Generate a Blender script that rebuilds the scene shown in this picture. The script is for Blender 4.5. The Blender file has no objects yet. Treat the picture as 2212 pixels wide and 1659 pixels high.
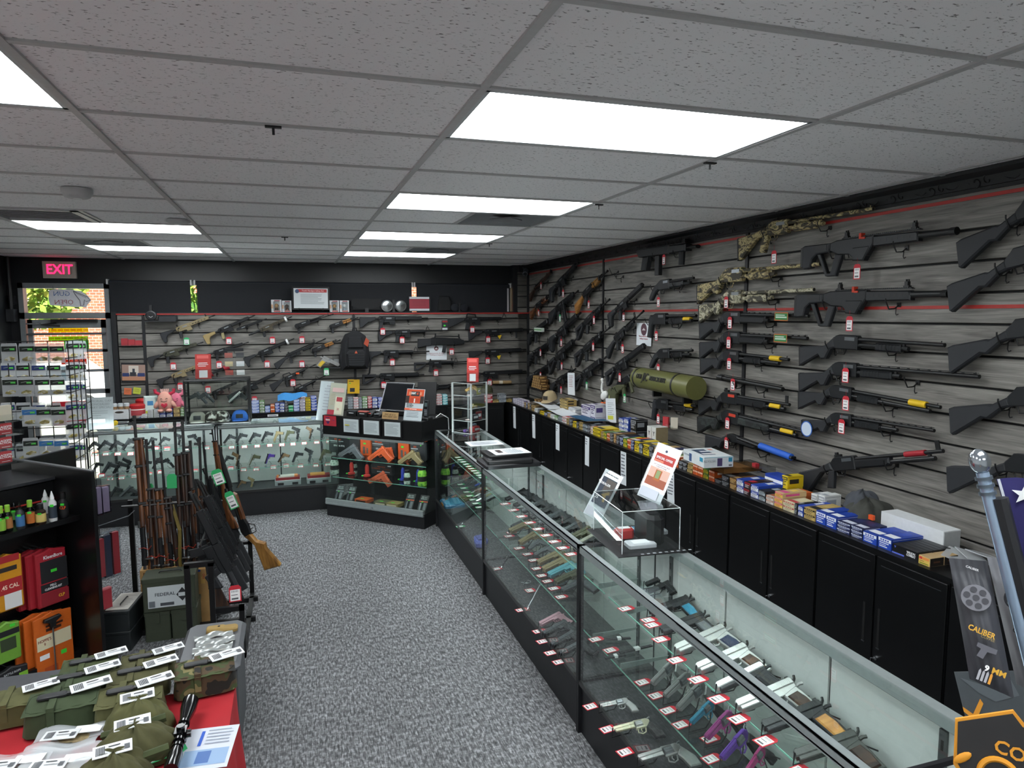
import bpy,bmesh,math,random
from mathutils import Vector,Matrix
random.seed(7)
SC=bpy.context.scene
COL=SC.collection
PI=math.pi
CAMZ=2.08
FPX=1489.85
_yaw,_pit,_rol=.3084,-.1005,-.0037
_f=Vector((math.sin(_yaw)*math.cos(_pit),math.cos(_yaw)*math.cos(_pit),math.sin(_pit)))
_r=Vector((math.cos(_yaw),-math.sin(_yaw),0))
_u=_r.cross(_f)
CR=math.cos(_rol)*_r+math.sin(_rol)*_u
CU=-math.sin(_rol)*_r+math.cos(_rol)*_u
CO=Vector((0,0,CAMZ))
cam=bpy.data.cameras.new('camera');cam.sensor_width=36;cam.sensor_fit='HORIZONTAL'
cam.lens=36*FPX/2212;cam.clip_start=.02;cam.clip_end=300
camo=bpy.data.objects.new('camera',cam);COL.objects.link(camo)
_m=Matrix((CR,CU,-_f)).transposed().to_4x4();_m.translation=CO;camo.matrix_world=_m
SC.camera=camo
SC.view_settings.view_transform='Standard';SC.view_settings.look='None'
SC.view_settings.exposure=1.25;SC.view_settings.gamma=1;SC.view_settings.use_curve_mapping=False
LAMP=7.6
W=bpy.data.worlds.new('world');SC.world=W;W.use_nodes=True
_nt=W.node_tree;_bg=_nt.nodes['Background']
_sk=_nt.nodes.new('ShaderNodeTexSky');_sk.sky_type='HOSEK_WILKIE';_sk.turbidity=3;_sk.sun_direction=(.25,-.55,.8)
_nt.links.new(_sk.outputs[0],_bg.inputs[0]);_bg.inputs[1].default_value=1.0
_sl=bpy.data.lights.new('sun','SUN');_sl.energy=9;_sl.angle=.01;_sl.color=(1,.95,.86)
_so=bpy.data.objects.new('sun',_sl);COL.objects.link(_so)
_so.rotation_euler=Vector((-.25,.55,-.8)).to_track_quat('-Z','Y').to_euler()
SC.cycles.use_denoising=True
SC.cycles.max_bounces=8;SC.cycles.diffuse_bounces=4;SC.cycles.glossy_bounces=4;SC.cycles.transparent_max_bounces=24
SC.cycles.caustics_reflective=False;SC.cycles.caustics_refractive=False
SC.cycles.sample_clamp_indirect=6
def ray(x,y):return _f+CR*((x-1106)/FPX)-CU*((y-829.5)/FPX)
def on_y(x,y,Y):d=ray(x,y);return CO+d*(Y/d.y)
def on_x(x,y,X):d=ray(x,y);return CO+d*(X/d.x)
def on_z(x,y,z):d=ray(x,y);return CO+d*((z-CAMZ)/d.z)
def on_pl(x,y,p,n):d=ray(x,y);return CO+d*((Vector(p)-CO).dot(n)/d.dot(n))
CROPS=dict(A=(0,540,.25316),B=(230,580,.25316),C=(700,560,.20796),D=(1100,560,.20796),E=(1480,420,.33152),F=(1100,800,.25316),G=(1480,880,.33152),H=(0,840,.25316),I=(0,1100,.25316),J=(0,1300,.25316),L=(160,860,.25316),M=(680,820,.25316),N=(940,1000,.25316),O=(1200,1180,.28933),P=(1780,940,.4333),Q=(180,880,.13562),R=(460,880,.13562),S=(660,840,.14467),T=(690,1000,.14467),U=(540,840,.1576),V=(1100,850,.1576),W=(1260,900,.18912),X=(1460,960,.18912),Y=(1660,1020,.18912),Z=(1840,1080,.18912),a=(930,890,.18083),b=(0,0,1.0),c=(960,760,.21008),d=(380,700,.23121),e=(1980,960,.294),f=(1980,1400,.272))
def K(c,x,y):q=CROPS[c];return q[0]+x*q[2],q[1]+y*q[2]
def lin(c):c/=255;return c/12.92 if c<=.04045 else((c+.055)/1.055)**2.4
def rgb(h):return tuple(lin(int(h[i:i+2],16))for i in(0,2,4))
MATS={}
def _new(name):
 m=bpy.data.materials.new(name);m.use_nodes=True
 return m,m.node_tree,m.node_tree.nodes['Principled BSDF']
def mat(h,rough=.5,metal=0.,var=.08,scale=40.,spec=.5):
 """plain procedural surface: colour with a little noise in tone and roughness"""
 k=(h,rough,metal,var,scale)
 if k in MATS:return MATS[k]
 m,nt,b=_new('m_%s_%d'%(h,len(MATS)))
 b.inputs['Roughness'].default_value=rough;b.inputs['Metallic'].default_value=metal
 b.inputs['Specular IOR Level'].default_value=spec
 c=rgb(h)
 if var>0:
  tc=nt.nodes.new('ShaderNodeTexCoord');no=nt.nodes.new('ShaderNodeTexNoise');no.inputs['Scale'].default_value=scale
  no.inputs['Detail'].default_value=1
  mx=nt.nodes.new('ShaderNodeMix');mx.data_type='RGBA'
  mx.inputs['A'].default_value=tuple(v*(1-var)for v in c)+(1,);mx.inputs['B'].default_value=tuple(min(1,v*(1+var)+.002)for v in c)+(1,)
  nt.links.new(tc.outputs['Object'],no.inputs['Vector']);nt.links.new(no.outputs['Fac'],mx.inputs['Factor'])
  nt.links.new(mx.outputs['Result'],b.inputs['Base Color'])
 else:b.inputs['Base Color'].default_value=c+(1,)
 MATS[k]=m;return m
def flat(h,rough=.6):return mat(h,rough,0,0)
def emit(h,s):
 k=('em',h,s)
 if k not in MATS:
  m,nt,b=_new('emit_'+h);b.inputs['Base Color'].default_value=rgb(h)+(1,)
  b.inputs['Emission Color'].default_value=rgb(h)+(1,);b.inputs['Emission Strength'].default_value=s;MATS[k]=m
 return MATS[k]
def glass(tint='ffffff',ior=1.45,rough=.0,k0=1.0):
 k=('gl',tint,ior,rough,k0)
 if k in MATS:return MATS[k]
 m=bpy.data.materials.new('glass_'+tint);m.use_nodes=True;nt=m.node_tree;nt.nodes.clear()
 o=nt.nodes.new('ShaderNodeOutputMaterial');t=nt.nodes.new('ShaderNodeBsdfTransparent');g=nt.nodes.new('ShaderNodeBsdfGlossy')
 f=nt.nodes.new('ShaderNodeFresnel');x=nt.nodes.new('ShaderNodeMixShader');mu=nt.nodes.new('ShaderNodeMath');mu.operation='MULTIPLY'
 f.inputs['IOR'].default_value=ior;g.inputs['Roughness'].default_value=rough;t.inputs['Color'].default_value=rgb(tint)+(1,)
 mu.inputs[1].default_value=k0;mu.use_clamp=True
 ge=nt.nodes.new('ShaderNodeNewGeometry');sb_=nt.nodes.new('ShaderNodeMath');sb_.operation='SUBTRACT';sb_.inputs[0].default_value=1
 m2=nt.nodes.new('ShaderNodeMath');m2.operation='MULTIPLY';nt.links.new(ge.outputs['Backfacing'],sb_.inputs[1])
 nt.links.new(f.outputs[0],mu.inputs[0]);nt.links.new(mu.outputs[0],m2.inputs[0]);nt.links.new(sb_.outputs[0],m2.inputs[1]);nt.links.new(m2.outputs[0],x.inputs[0])
 nt.links.new(t.outputs[0],x.inputs[1]);nt.links.new(g.outputs[0],x.inputs[2]);nt.links.new(x.outputs[0],o.inputs[0])
 MATS[k]=m;return m
def ramp_mat(name,stops,scale=(1,1,1),nscale=5.,detail=4.,rough=.6,kind='noise',rnd=True,bump=0.,interp='LINEAR',coord='Object',dist=0.):
 if name in MATS:return MATS[name]
 m,nt,b=_new(name);b.inputs['Roughness'].default_value=rough
 tc=nt.nodes.new('ShaderNodeTexCoord');mp=nt.nodes.new('ShaderNodeMapping');mp.inputs['Scale'].default_value=scale
 nt.links.new(tc.outputs[coord],mp.inputs['Vector']);src=mp.outputs[0]
 if rnd:
  oi=nt.nodes.new('ShaderNodeObjectInfo');mu=nt.nodes.new('ShaderNodeMath');mu.operation='MULTIPLY';mu.inputs[1].default_value=37
  ad=nt.nodes.new('ShaderNodeVectorMath');ad.operation='ADD'
  nt.links.new(oi.outputs['Random'],mu.inputs[0]);nt.links.new(src,ad.inputs[0]);nt.links.new(mu.outputs[0],ad.inputs[1]);src=ad.outputs[0]
 if kind=='noise':
  n=nt.nodes.new('ShaderNodeTexNoise');n.inputs['Detail'].default_value=detail;n.inputs['Distortion'].default_value=dist;fac=n.outputs['Fac']
 else:n=nt.nodes.new('ShaderNodeTexVoronoi');fac=n.outputs['Distance']
 n.inputs['Scale'].default_value=nscale
 cr=nt.nodes.new('ShaderNodeValToRGB');cr.color_ramp.interpolation=interp
 el=cr.color_ramp.elements
 while len(el)<len(stops):el.new(.5)
 for e,(p,h)in zip(el,stops):e.position=p;e.color=rgb(h)+(1,)
 nt.links.new(src,n.inputs['Vector']);nt.links.new(fac,cr.inputs[0]);nt.links.new(cr.outputs[0],b.inputs['Base Color'])
 if bump:
  bm_=nt.nodes.new('ShaderNodeBump');bm_.inputs['Strength'].default_value=bump;bm_.inputs['Distance'].default_value=.004
  nt.links.new(fac,bm_.inputs['Height']);nt.links.new(bm_.outputs[0],b.inputs['Normal'])
 MATS[name]=m;return m
BLK=mat('0c0d0f',.45);BLK2=mat('15161a',.5);GUN=mat('1b1d20',.42,.25);GUN2=mat('26292e',.5);POLY=mat('202226',.6)
STEEL=mat('8f9498',.28,.9);CHROME=mat('c9ccd0',.18,1.);ALU=mat('a9b3b3',.35,.55);WHITE=flat('e9ebec',.7);PAPER=flat('dfe4e8',.8)
INK=flat('2a2c30');RED=flat('b3222e');TAGRED=flat('c32433');TAGGRN=flat('2fae66');TAN=mat('8a7c5c',.55);OLIVE=mat('4b4c36',.55)
SILVER=mat('a6a7a6',.33,.6);BLUE=flat('2346a8');YEL=flat('e3c01c');ORG=flat('e2571f');KRAFT=mat('b48d58',.7);GRN=flat('3fd23a')
GLASS=glass('f8fcfa',1.45,0.,1.3);ACRYL=glass('f9fbfb',1.49,0.,1.5);WOODG=None
PLASTIC=glass('e6e8ea',1.35,.15,2.2)
def haze(h,k):
 """milky clear plastic: part diffuse, part see-through"""
 m,nt,b=_new('haze_'+h);o=nt.nodes['Material Output'];t=nt.nodes.new('ShaderNodeBsdfTransparent');x=nt.nodes.new('ShaderNodeMixShader');x.inputs[0].default_value=k
 b.inputs['Base Color'].default_value=rgb(h)+(1,);b.inputs['Roughness'].default_value=.2
 nt.links.new(t.outputs[0],x.inputs[1]);nt.links.new(b.outputs[0],x.inputs[2]);nt.links.new(x.outputs[0],o.inputs[0]);return m
MILK=haze('d5d9dc',.5);FROST=haze('dfe6e6',.45)
class MB:
 def __init__(s):s.v=[];s.f=[];s.m=[]
 def add(s,vs,fs,m=0):
  o=len(s.v);s.v+=[tuple(q)for q in vs];s.f+=[tuple(i+o for i in f)for f in fs];s.m+=[m]*len(fs);return s
 def bx(s,x0,x1,y0,y1,z0,z1,m=0):
  return s.add([(x0,y0,z0),(x1,y0,z0),(x1,y1,z0),(x0,y1,z0),(x0,y0,z1),(x1,y0,z1),(x1,y1,z1),(x0,y1,z1)],[(0,3,2,1),(4,5,6,7),(0,1,5,4),(1,2,6,5),(2,3,7,6),(3,0,4,7)],m)
 def cbx(s,c,d,m=0,M=None):
  k=MB().bx(-d[0]/2,d[0]/2,-d[1]/2,d[1]/2,-d[2]/2,d[2]/2)
  T=Matrix.Translation(Vector(c))@(M.to_4x4()if M else Matrix())
  return s.add([T@Vector(q)for q in k.v],k.f,m)
 def chb(s,x0,x1,y0,y1,z0,z1,c,m=0):
  """box with chamfered vertical (z) edges and a soft top"""
  p=[(x0+c,y0),(x1-c,y0),(x1,y0+c),(x1,y1-c),(x1-c,y1),(x0+c,y1),(x0,y1-c),(x0,y0+c)]
  cx,cy=(x0+x1)/2,(y0+y1)/2
  q=[(cx+(a-cx)*(1-2*c/(x1-x0)*.6),cy+(b-cy)*(1-2*c/(y1-y0)*.6))for a,b in p]
  vs=[(a,b,z0)for a,b in p]+[(a,b,z1-c*.7)for a,b in p]+[(a,b,z1)for a,b in q]
  fs=[tuple(range(7,-1,-1)),tuple(range(16,24))]
  for k in(0,8):
   for i in range(8):j=(i+1)%8;fs.append((k+i,k+j,k+8+j,k+8+i))
  return s.add(vs,fs,m)
 def poly(s,pts,t,z=0,m=0,c=0.):
  """outline in the x-y plane, thickness 2t about z, edges chamfered by c"""
  n=len(pts)
  ar=sum(pts[i][0]*pts[(i+1)%n][1]-pts[(i+1)%n][0]*pts[i][1]for i in range(n))
  if ar<0:pts=pts[::-1]
  if c<=0:
   vs=[(x,y,z-t)for x,y in pts]+[(x,y,z+t)for x,y in pts]
   fs=[tuple(range(n-1,-1,-1)),tuple(range(n,2*n))]+[(i,(i+1)%n,n+(i+1)%n,n+i)for i in range(n)]
   return s.add(vs,fs,m)
  ins=[]
  for i in range(n):
   p0,p1,p2=Vector(pts[i-1]),Vector(pts[i]),Vector(pts[(i+1)%n])
   e1=(p1-p0).normalized();e2=(p2-p1).normalized()
   n1=Vector((-e1.y,e1.x));n2=Vector((-e2.y,e2.x));b=n1+n2
   L=b.length;b=b/L if L>1e-5 else n1
   k=min(1.8,1/max(.3,b.dot(n1)));ins.append(tuple(p1+b*c*k))
  vs=[(x,y,z-t)for x,y in ins]+[(x,y,z-t+c)for x,y in pts]+[(x,y,z+t-c)for x,y in pts]+[(x,y,z+t)for x,y in ins]
  fs=[tuple(range(n-1,-1,-1)),tuple(range(3*n,4*n))]
  for k in range(3):fs+=[(k*n+i,k*n+(i+1)%n,(k+1)*n+(i+1)%n,(k+1)*n+i)for i in range(n)]
  return s.add(vs,fs,m)
 def cyl(s,a,b,r,r2=None,n=12,m=0):
  a,b=Vector(a),Vector(b);r2=r if r2 is None else r2
  d=(b-a).normalized();x=d.orthogonal().normalized();y=d.cross(x)
  vs=[a+(x*math.cos(2*PI*i/n)+y*math.sin(2*PI*i/n))*r for i in range(n)]+[b+(x*math.cos(2*PI*i/n)+y*math.sin(2*PI*i/n))*r2 for i in range(n)]
  return s.add(vs,[tuple(range(n-1,-1,-1)),tuple(range(n,2*n))]+[(i,(i+1)%n,n+(i+1)%n,n+i)for i in range(n)],m)
 def tube(s,pts,r,n=6,m=0):
  P_=[Vector(p)for p in pts];vs=[];x=None
  for i,p in enumerate(P_):
   d=(P_[min(i+1,len(P_)-1)]-P_[max(i-1,0)]).normalized()
   x=d.orthogonal().normalized()if x is None else(x-d*x.dot(d)).normalized()
   y=d.cross(x);vs+=[p+(x*math.cos(2*PI*k/n)+y*math.sin(2*PI*k/n))*r for k in range(n)]
  fs=[tuple(range(n-1,-1,-1)),tuple(range(len(vs)-n,len(vs)))]
  for i in range(len(P_)-1):fs+=[(i*n+k,i*n+(k+1)%n,(i+1)*n+(k+1)%n,(i+1)*n+k)for k in range(n)]
  return s.add(vs,fs,m)
 def lathe(s,prof,n=16,m=0,c=(0,0,0),M=None):
  """profile of (radius, height) about z"""
  M=M or Matrix();c=Vector(c);vs=[]
  for r,h in prof:vs+=[c+M@Vector((r*math.cos(2*PI*k/n),r*math.sin(2*PI*k/n),h))for k in range(n)]
  fs=[tuple(range(n-1,-1,-1)),tuple(range(len(vs)-n,len(vs)))]
  for i in range(len(prof)-1):fs+=[(i*n+k,i*n+(k+1)%n,(i+1)*n+(k+1)%n,(i+1)*n+k)for k in range(n)]
  return s.add(vs,fs,m)
 def ell(s,c,r,m=0,n=12,k=8,M=None):
  M=M or Matrix();c=Vector(c);vs=[];fs=[]
  for i in range(k+1):
   a=PI*i/k
   vs+=[c+M@Vector((r[0]*math.sin(a)*math.cos(2*PI*j/n),r[1]*math.sin(a)*math.sin(2*PI*j/n),r[2]*math.cos(a)))for j in range(n)]
  for i in range(k):fs+=[(i*n+j,(i+1)*n+j,(i+1)*n+(j+1)%n,i*n+(j+1)%n)for j in range(n)]
  return s.add(vs,fs,m)
 def quad(s,a,b,c,d,m=0):return s.add([a,b,c,d],[(0,1,2,3)],m)
 def grid(s,fn,nu,nv,m=0):
  vs=[fn(i/nu,j/nv)for j in range(nv+1)for i in range(nu+1)]
  return s.add(vs,[(j*(nu+1)+i,j*(nu+1)+i+1,(j+1)*(nu+1)+i+1,(j+1)*(nu+1)+i)for j in range(nv)for i in range(nu)],m)
 def xf(s,M):s.v=[tuple(M@Vector(q))for q in s.v];return s
 def mesh(s,name,mats,ang=35):
  me=bpy.data.meshes.new(name);me.from_pydata(s.v,[],s.f)
  for mt in mats:me.materials.append(mt)
  me.polygons.foreach_set('material_index',s.m)
  me.polygons.foreach_set('use_smooth',[True]*len(s.f));me.update()
  if ang is not None:me.set_sharp_from_angle(angle=math.radians(ang))
  return me
 def build(s,name,mats,parent=None,M=None,ang=35):
  return link(name,s.mesh(name,mats if isinstance(mats,(list,tuple))else[mats],ang),parent,M)
def link(name,me,parent=None,M=None):
 o=bpy.data.objects.new(name,me);COL.objects.link(o)
 if parent is not None:o.parent=parent
 if M is not None:o.matrix_basis=M
 return o
def tag(o,label,cat,group=None,kind=None):
 o['label']=label;o['category']=cat
 if group:o['group']=group
 if kind:o['kind']=kind
 return o
def thing(name,label,cat,M=None,group=None):
 o=bpy.data.objects.new(name,None);COL.objects.link(o);o.empty_display_size=.02
 if M is not None:o.matrix_basis=M if isinstance(M,Matrix)else Matrix.Translation(Vector(M))
 return tag(o,label,cat,group)
def struct(name,mb,mats,label=None):
 o=mb.build(name,mats);o['kind']='structure'
 if label:o['label']=label
 return o
def frame(o,x,y=None,z=None,s=1.):
 """matrix from origin and axis directions"""
 x=Vector(x).normalized()
 if z is None:y=Vector(y);z=x.cross(y).normalized();y=z.cross(x)
 else:z=Vector(z);y=z.cross(x).normalized();z=x.cross(y)
 M=Matrix((x*s,y*s,z*s)).transposed().to_4x4();M.translation=Vector(o);return M
def text(s,size,mt,parent,M,align='CENTER',ext=.0004,sx=1.,bold=0.,name='lettering',sp=1.):
 c=bpy.data.curves.new(name,'FONT');c.body=s;c.size=size;c.align_x=align;c.align_y='CENTER';c.extrude=ext;c.offset=bold*size
 c.resolution_u=2;c.space_line=sp;c.materials.append(mt)
 o=bpy.data.objects.new(name,c);COL.objects.link(o)
 TEXTS.append((o,parent,M@Matrix.Diagonal((sx,1,1,1)),name))
TEXTS=[]
def finish_text():
 dg=bpy.context.evaluated_depsgraph_get()
 for o,par,M,name in TEXTS:
  me=bpy.data.meshes.new_from_object(o.evaluated_get(dg));bpy.data.objects.remove(o);link(name,me,par,M)
 TEXTS.clear()
def T3(x,y,z):return Matrix.Translation(Vector((x,y,z)))
def prints(parent,M,rects,z=.0008,name='print'):
 """flat coloured printing: rects of (x0,y0,x1,y1,material) in the plane of M"""
 mb=MB();mats=[]
 for i,(x0,y0,x1,y1,mt)in enumerate(rects):
  if mt not in mats:mats.append(mt)
  zz=z+.00025*i
  mb.quad((x0,y0,zz),(x1,y0,zz),(x1,y1,zz),(x0,y1,zz),mats.index(mt))
 return mb.build(name,mats,parent,M)
def textlines(x0,x1,y0,y1,n,mt,h=.4,seed=1):
 rr=random.Random(seed);out=[];st=(y1-y0)/n
 for i in range(n):
  y=y1-(i+.5)*st;L=(x1-x0)*(rr.uniform(.55,1)if i%3==2 else rr.uniform(.85,1))
  out.append((x0,y-st*h/2,x0+L,y+st*h/2,mt))
 return out
ORD='first second third fourth fifth sixth seventh eighth ninth tenth eleventh twelfth thirteenth fourteenth fifteenth sixteenth seventeenth eighteenth nineteenth twentieth'.split()
ORD+=['twenty-'+w for w in ORD[:9]]+['thirtieth']+['thirty-'+w for w in ORD[:9]]+['fortieth']+['forty-'+w for w in ORD[:9]]
# ================================================================== THE ROOM
CZ=2.75;XW=3.15;YW=9.1;YB=9.3;XL=-3.06;YN=-3.2
m,nt,b=_new('carpet');b.inputs['Roughness'].default_value=.95;b.inputs['Specular IOR Level'].default_value=.1
tc=nt.nodes.new('ShaderNodeTexCoord')
def _noise(scale,s,det=2,off=0):
 mp=nt.nodes.new('ShaderNodeMapping');mp.inputs['Scale'].default_value=s;mp.inputs['Location'].default_value=(off,off,0)
 n=nt.nodes.new('ShaderNodeTexNoise');n.inputs['Scale'].default_value=scale;n.inputs['Detail'].default_value=det
 nt.links.new(tc.outputs['Object'],mp.inputs[0]);nt.links.new(mp.outputs[0],n.inputs[0]);return n.outputs['Fac']
def _rmp(src,a,bb,lo,hi):
 c=nt.nodes.new('ShaderNodeMapRange');c.inputs['From Min'].default_value=a;c.inputs['From Max'].default_value=bb
 c.inputs['To Min'].default_value=lo;c.inputs['To Max'].default_value=hi;nt.links.new(src,c.inputs[0]);return c.outputs[0]
def _mth(op,a,bb):
 c=nt.nodes.new('ShaderNodeMath');c.operation=op
 for i,q in enumerate((a,bb)):
  if isinstance(q,(int,float)):c.inputs[i].default_value=q
  else:nt.links.new(q,c.inputs[i])
 return c.outputs[0]
blot=_rmp(_noise(1,(78,30,1),2.5),.40,.60,0,1)
blot2=_rmp(_noise(1,(26,74,1),2,7),.42,.58,.45,1)
fine=_rmp(_noise(1,(260,14,1),1,3),.3,.7,.5,1.35)
big=_rmp(_noise(1.2,(1,1,1),2,11),.3,.7,.88,1.08)
v=_mth('MULTIPLY',_mth('ADD',.10,_mth('MULTIPLY',_mth('MULTIPLY',blot,blot2),.19)),_mth('MULTIPLY',fine,big))
cc=nt.nodes.new('ShaderNodeCombineColor');nt.links.new(v,cc.inputs[0]);nt.links.new(_mth('MULTIPLY',v,1.02),cc.inputs[1]);nt.links.new(_mth('MULTIPLY',v,1.06),cc.inputs[2])
nt.links.new(cc.outputs[0],b.inputs['Base Color'])
bmp=nt.nodes.new('ShaderNodeBump');bmp.inputs['Strength'].default_value=.5;bmp.inputs['Distance'].default_value=.004
nt.links.new(fine,bmp.inputs['Height']);nt.links.new(bmp.outputs[0],b.inputs['Normal'])
CARPET=m
struct('floor',MB().bx(XL-.1,XW+.1,YN-.1,YB+.1,-.1,0),[CARPET],'grey flecked loop-pile carpet')
BWALL=mat('101216',.38,0,.25,3.)
DRY=mat('e4e3df',.8)
wr=struct('wall_right',MB().bx(XW+.022,XW+.12,YN,YB,0,CZ+.1),[mat('191a1b',.7)],'grey wood-grain slatwall')
DX0,DX1,WX0,WX1,WZ0,WZ1=-2.96,-2.04,-1.93,2.96,.95,2.5
wb=MB()
wb.bx(XL-.1,DX0,YB,YB+.12,0,CZ+.1);wb.bx(DX0,DX1,YB,YB+.12,2.46,CZ+.1);wb.bx(DX1,WX0,YB,YB+.12,0,CZ+.1)
wb.bx(WX0,WX1,YB,YB+.12,0,WZ0);wb.bx(WX0,WX1,YB,YB+.12,WZ1,CZ+.1);wb.bx(WX1,XW+.12,YB,YB+.12,0,CZ+.1)
WB=struct('wall_back',wb,[BWALL],'glossy black painted front wall above the windows')
struct('wall_left',MB().bx(XL-.12,XL,YN,6.5,0,CZ+.1,1).bx(XL-.12,XL,6.5,YB,0,CZ+.1),[BWALL,mat('e4e3df',.8)],'black painted side wall beside the door')
struct('wall_near',MB().bx(XL-.1,XW+.1,YN-.12,YN,0,CZ+.1),[DRY])
struct('trim_1',MB().bx(2.93,2.985,9.13,YB,0,CZ+.1),[BLK2],'black upright trim at the end of the blinds')
WOOD=None
m,nt,b=_new('slat_wood');b.inputs['Roughness'].default_value=.55
tc=nt.nodes.new('ShaderNodeTexCoord');oi=nt.nodes.new('ShaderNodeObjectInfo')
mu=nt.nodes.new('ShaderNodeMath');mu.operation='MULTIPLY';mu.inputs[1].default_value=53;nt.links.new(oi.outputs['Random'],mu.inputs[0])
ad=nt.nodes.new('ShaderNodeVectorMath');nt.links.new(tc.outputs['Object'],ad.inputs[0]);nt.links.new(mu.outputs[0],ad.inputs[1])
def wn(sc,scale,det,dist):
 mp=nt.nodes.new('ShaderNodeMapping');mp.inputs['Scale'].default_value=sc;nt.links.new(ad.outputs[0],mp.inputs[0])
 n=nt.nodes.new('ShaderNodeTexNoise');n.inputs['Scale'].default_value=scale;n.inputs['Detail'].default_value=det;n.inputs['Distortion'].default_value=dist
 nt.links.new(mp.outputs[0],n.inputs[0]);return n.outputs['Fac']
g1=wn((1.2,1,16),1.6,5,1.6);g2=wn((5,1,190),1.4,3,.2);g3=wn((.7,1,2.2),1.1,2,0)
vv=_mth('ADD',_mth('MULTIPLY',g1,.55),_mth('ADD',_mth('MULTIPLY',g2,.33),_mth('MULTIPLY',g3,.25)))
cr=nt.nodes.new('ShaderNodeValToRGB');el=cr.color_ramp.elements;el.new(.5)
for e,(p,h)in zip(el,((.38,'4a4744'),(.55,'716e69'),(.72,'8f8c86'))):e.position=p;e.color=rgb(h)+(1,)
nt.links.new(vv,cr.inputs[0]);nt.links.new(cr.outputs[0],b.inputs['Base Color'])
bmp=nt.nodes.new('ShaderNodeBump');bmp.inputs['Strength'].default_value=.25;bmp.inputs['Distance'].default_value=.002
nt.links.new(g2,bmp.inputs['Height']);nt.links.new(bmp.outputs[0],b.inputs['Normal']);WOOD=m
STRIPR=mat('a52b26',.45)
G0,GS=2.03,.152
zs=[G0+GS*k for k in range(-13,5)]
_pl={}
def plank(parent,L,z0,z1,M):
 k=(round(L,3),round(z1-z0,3))
 if k not in _pl:_pl[k]=MB().poly([(0,0),(L,0),(L,z1-z0),(0,z1-z0)],.011,0,0,.003).xf(Matrix.Rotation(PI/2,4,'X')).mesh('slat',[WOOD])
 return link('slat',_pl[k],parent,M)
def planks(parent,L,M,ztop,skip=None):
 for z0 in zs:
  z1=z0+GS-.012;z1=min(z1,ztop)
  if z1-z0<.02:continue
  plank(parent,L,z0,z1,M@T3(0,0,z0))
ys=[9.1,6.69,4.28,1.87,-.54,-2.95]
for a,c in zip(ys[:-1],ys[1:]):
 planks(wr,a-c-.014,Matrix.Translation((XW+.011,a-.007,0))@Matrix.Rotation(-PI/2,4,'Z'),2.66)
for i,y in enumerate(ys[:-1]):
 MB().bx(XW-.012,XW+.02,y-.016,y+.016,.0,2.66).build('upright_strip',[BLK2],wr)
for z in(2.1,2.622):
 MB().bx(XW-.005,XW+.01,-2.9,9.1,z,z+.017).build('red_strip',[STRIPR],wr)
sb=struct('wall_slat',MB().bx(-1.985,XW+.02,YW+.022,YW+.16,0,2.1),[mat('191a1b',.7)],'grey wood-grain slatwall below the blinds')
for x0,x1 in((-1.935,-1.665),(-1.65,.76),(.775,3.13)):
 planks(sb,x1-x0,T3(x0,YW+.011,0),2.1)
planks(sb,.15,T3(2.99,YW+.011,0),2.66)
for z0 in zs[14:]:
 if z0>2.05:plank(sb,.15,z0,min(2.66,z0+GS-.012),T3(2.99,YW+.011,z0))
MB().bx(2.985,XW+.03,YW+.022,YW+.16,2.1,CZ+.1).build('upper_backing',[mat('191a1b',.7)],sb)
for x in(-1.66,.767,3.135):MB().bx(x-.016,x+.016,YW-.012,YW+.02,0,2.08 if x<3 else 2.66).build('upright_strip',[BLK2],sb)
MB().bx(-1.99,-1.94,YW-.03,YW+.16,0,2.125).build('end_trim',[BLK2],sb)
MB().bx(-1.94,2.985,YW-.012,YW+.17,2.098,2.118).build('ledge',[BLK2],sb)
MB().bx(-1.94,3.15,YW-.016,YW-.004,2.09,2.106).build('red_strip',[STRIPR],sb)
m,nt,b=_new('ceiling_tile');b.inputs['Roughness'].default_value=.9
tc=nt.nodes.new('ShaderNodeTexCoord');oi=nt.nodes.new('ShaderNodeObjectInfo')
mu=nt.nodes.new('ShaderNodeMath');mu.operation='MULTIPLY';mu.inputs[1].default_value=41;nt.links.new(oi.outputs['Random'],mu.inputs[0])
ad=nt.nodes.new('ShaderNodeVectorMath');nt.links.new(tc.outputs['Object'],ad.inputs[0]);nt.links.new(mu.outputs[0],ad.inputs[1])
n1=wn((62,135,1),1,2,.3)
cr=nt.nodes.new('ShaderNodeValToRGB');el=cr.color_ramp.elements
for e,(p,h)in zip(el,((.31,'8a8888'),(.37,'f0eeef'))):e.position=p;e.color=rgb(h)+(1,)
nt.links.new(n1,cr.inputs[0]);nt.links.new(cr.outputs[0],b.inputs['Base Color'])
bmp=nt.nodes.new('ShaderNodeBump');bmp.inputs['Strength'].default_value=.5;bmp.inputs['Distance'].default_value=.004
nt.links.new(cr.outputs[0],bmp.inputs['Height']);nt.links.new(bmp.outputs[0],b.inputs['Normal']);TILE=m
TEE=mat('b4b3b3',.45)
ceil=struct('ceiling',MB().bx(XL-.1,XW+.12,YN-.1,YB+.12,CZ+.1,CZ+.2),[mat('3a3a3a',.9)],'suspended ceiling of white fissured tiles in a metal grid')
GX0,GY0,TX,TY=-.6507,2.05,1.2192,.6096
LIGHTS=[(1,0),(1,3),(1,6),(1,9),(-1,0),(-1,6),(-1,9),(1,-3),(-1,-3),(1,-6),(-1,-6)]
VENTS={(1,4):'half',(1,8):'half',(-1,8):'half',(-1,5):'half'}
_tm={}
def tile(x0,x1,y0,y1,cut=None):
 k=(round(x1-x0,3),round(y1-y0,3))
 if k not in _tm:_tm[k]=MB().poly([(0,0),(k[0],0),(k[0],k[1]),(0,k[1])],.009,0,0,.002).mesh('ceiling_tile',[TILE])
 link('ceiling_tile',_tm[k],ceil,T3(x0,y0,CZ+.013))
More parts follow.
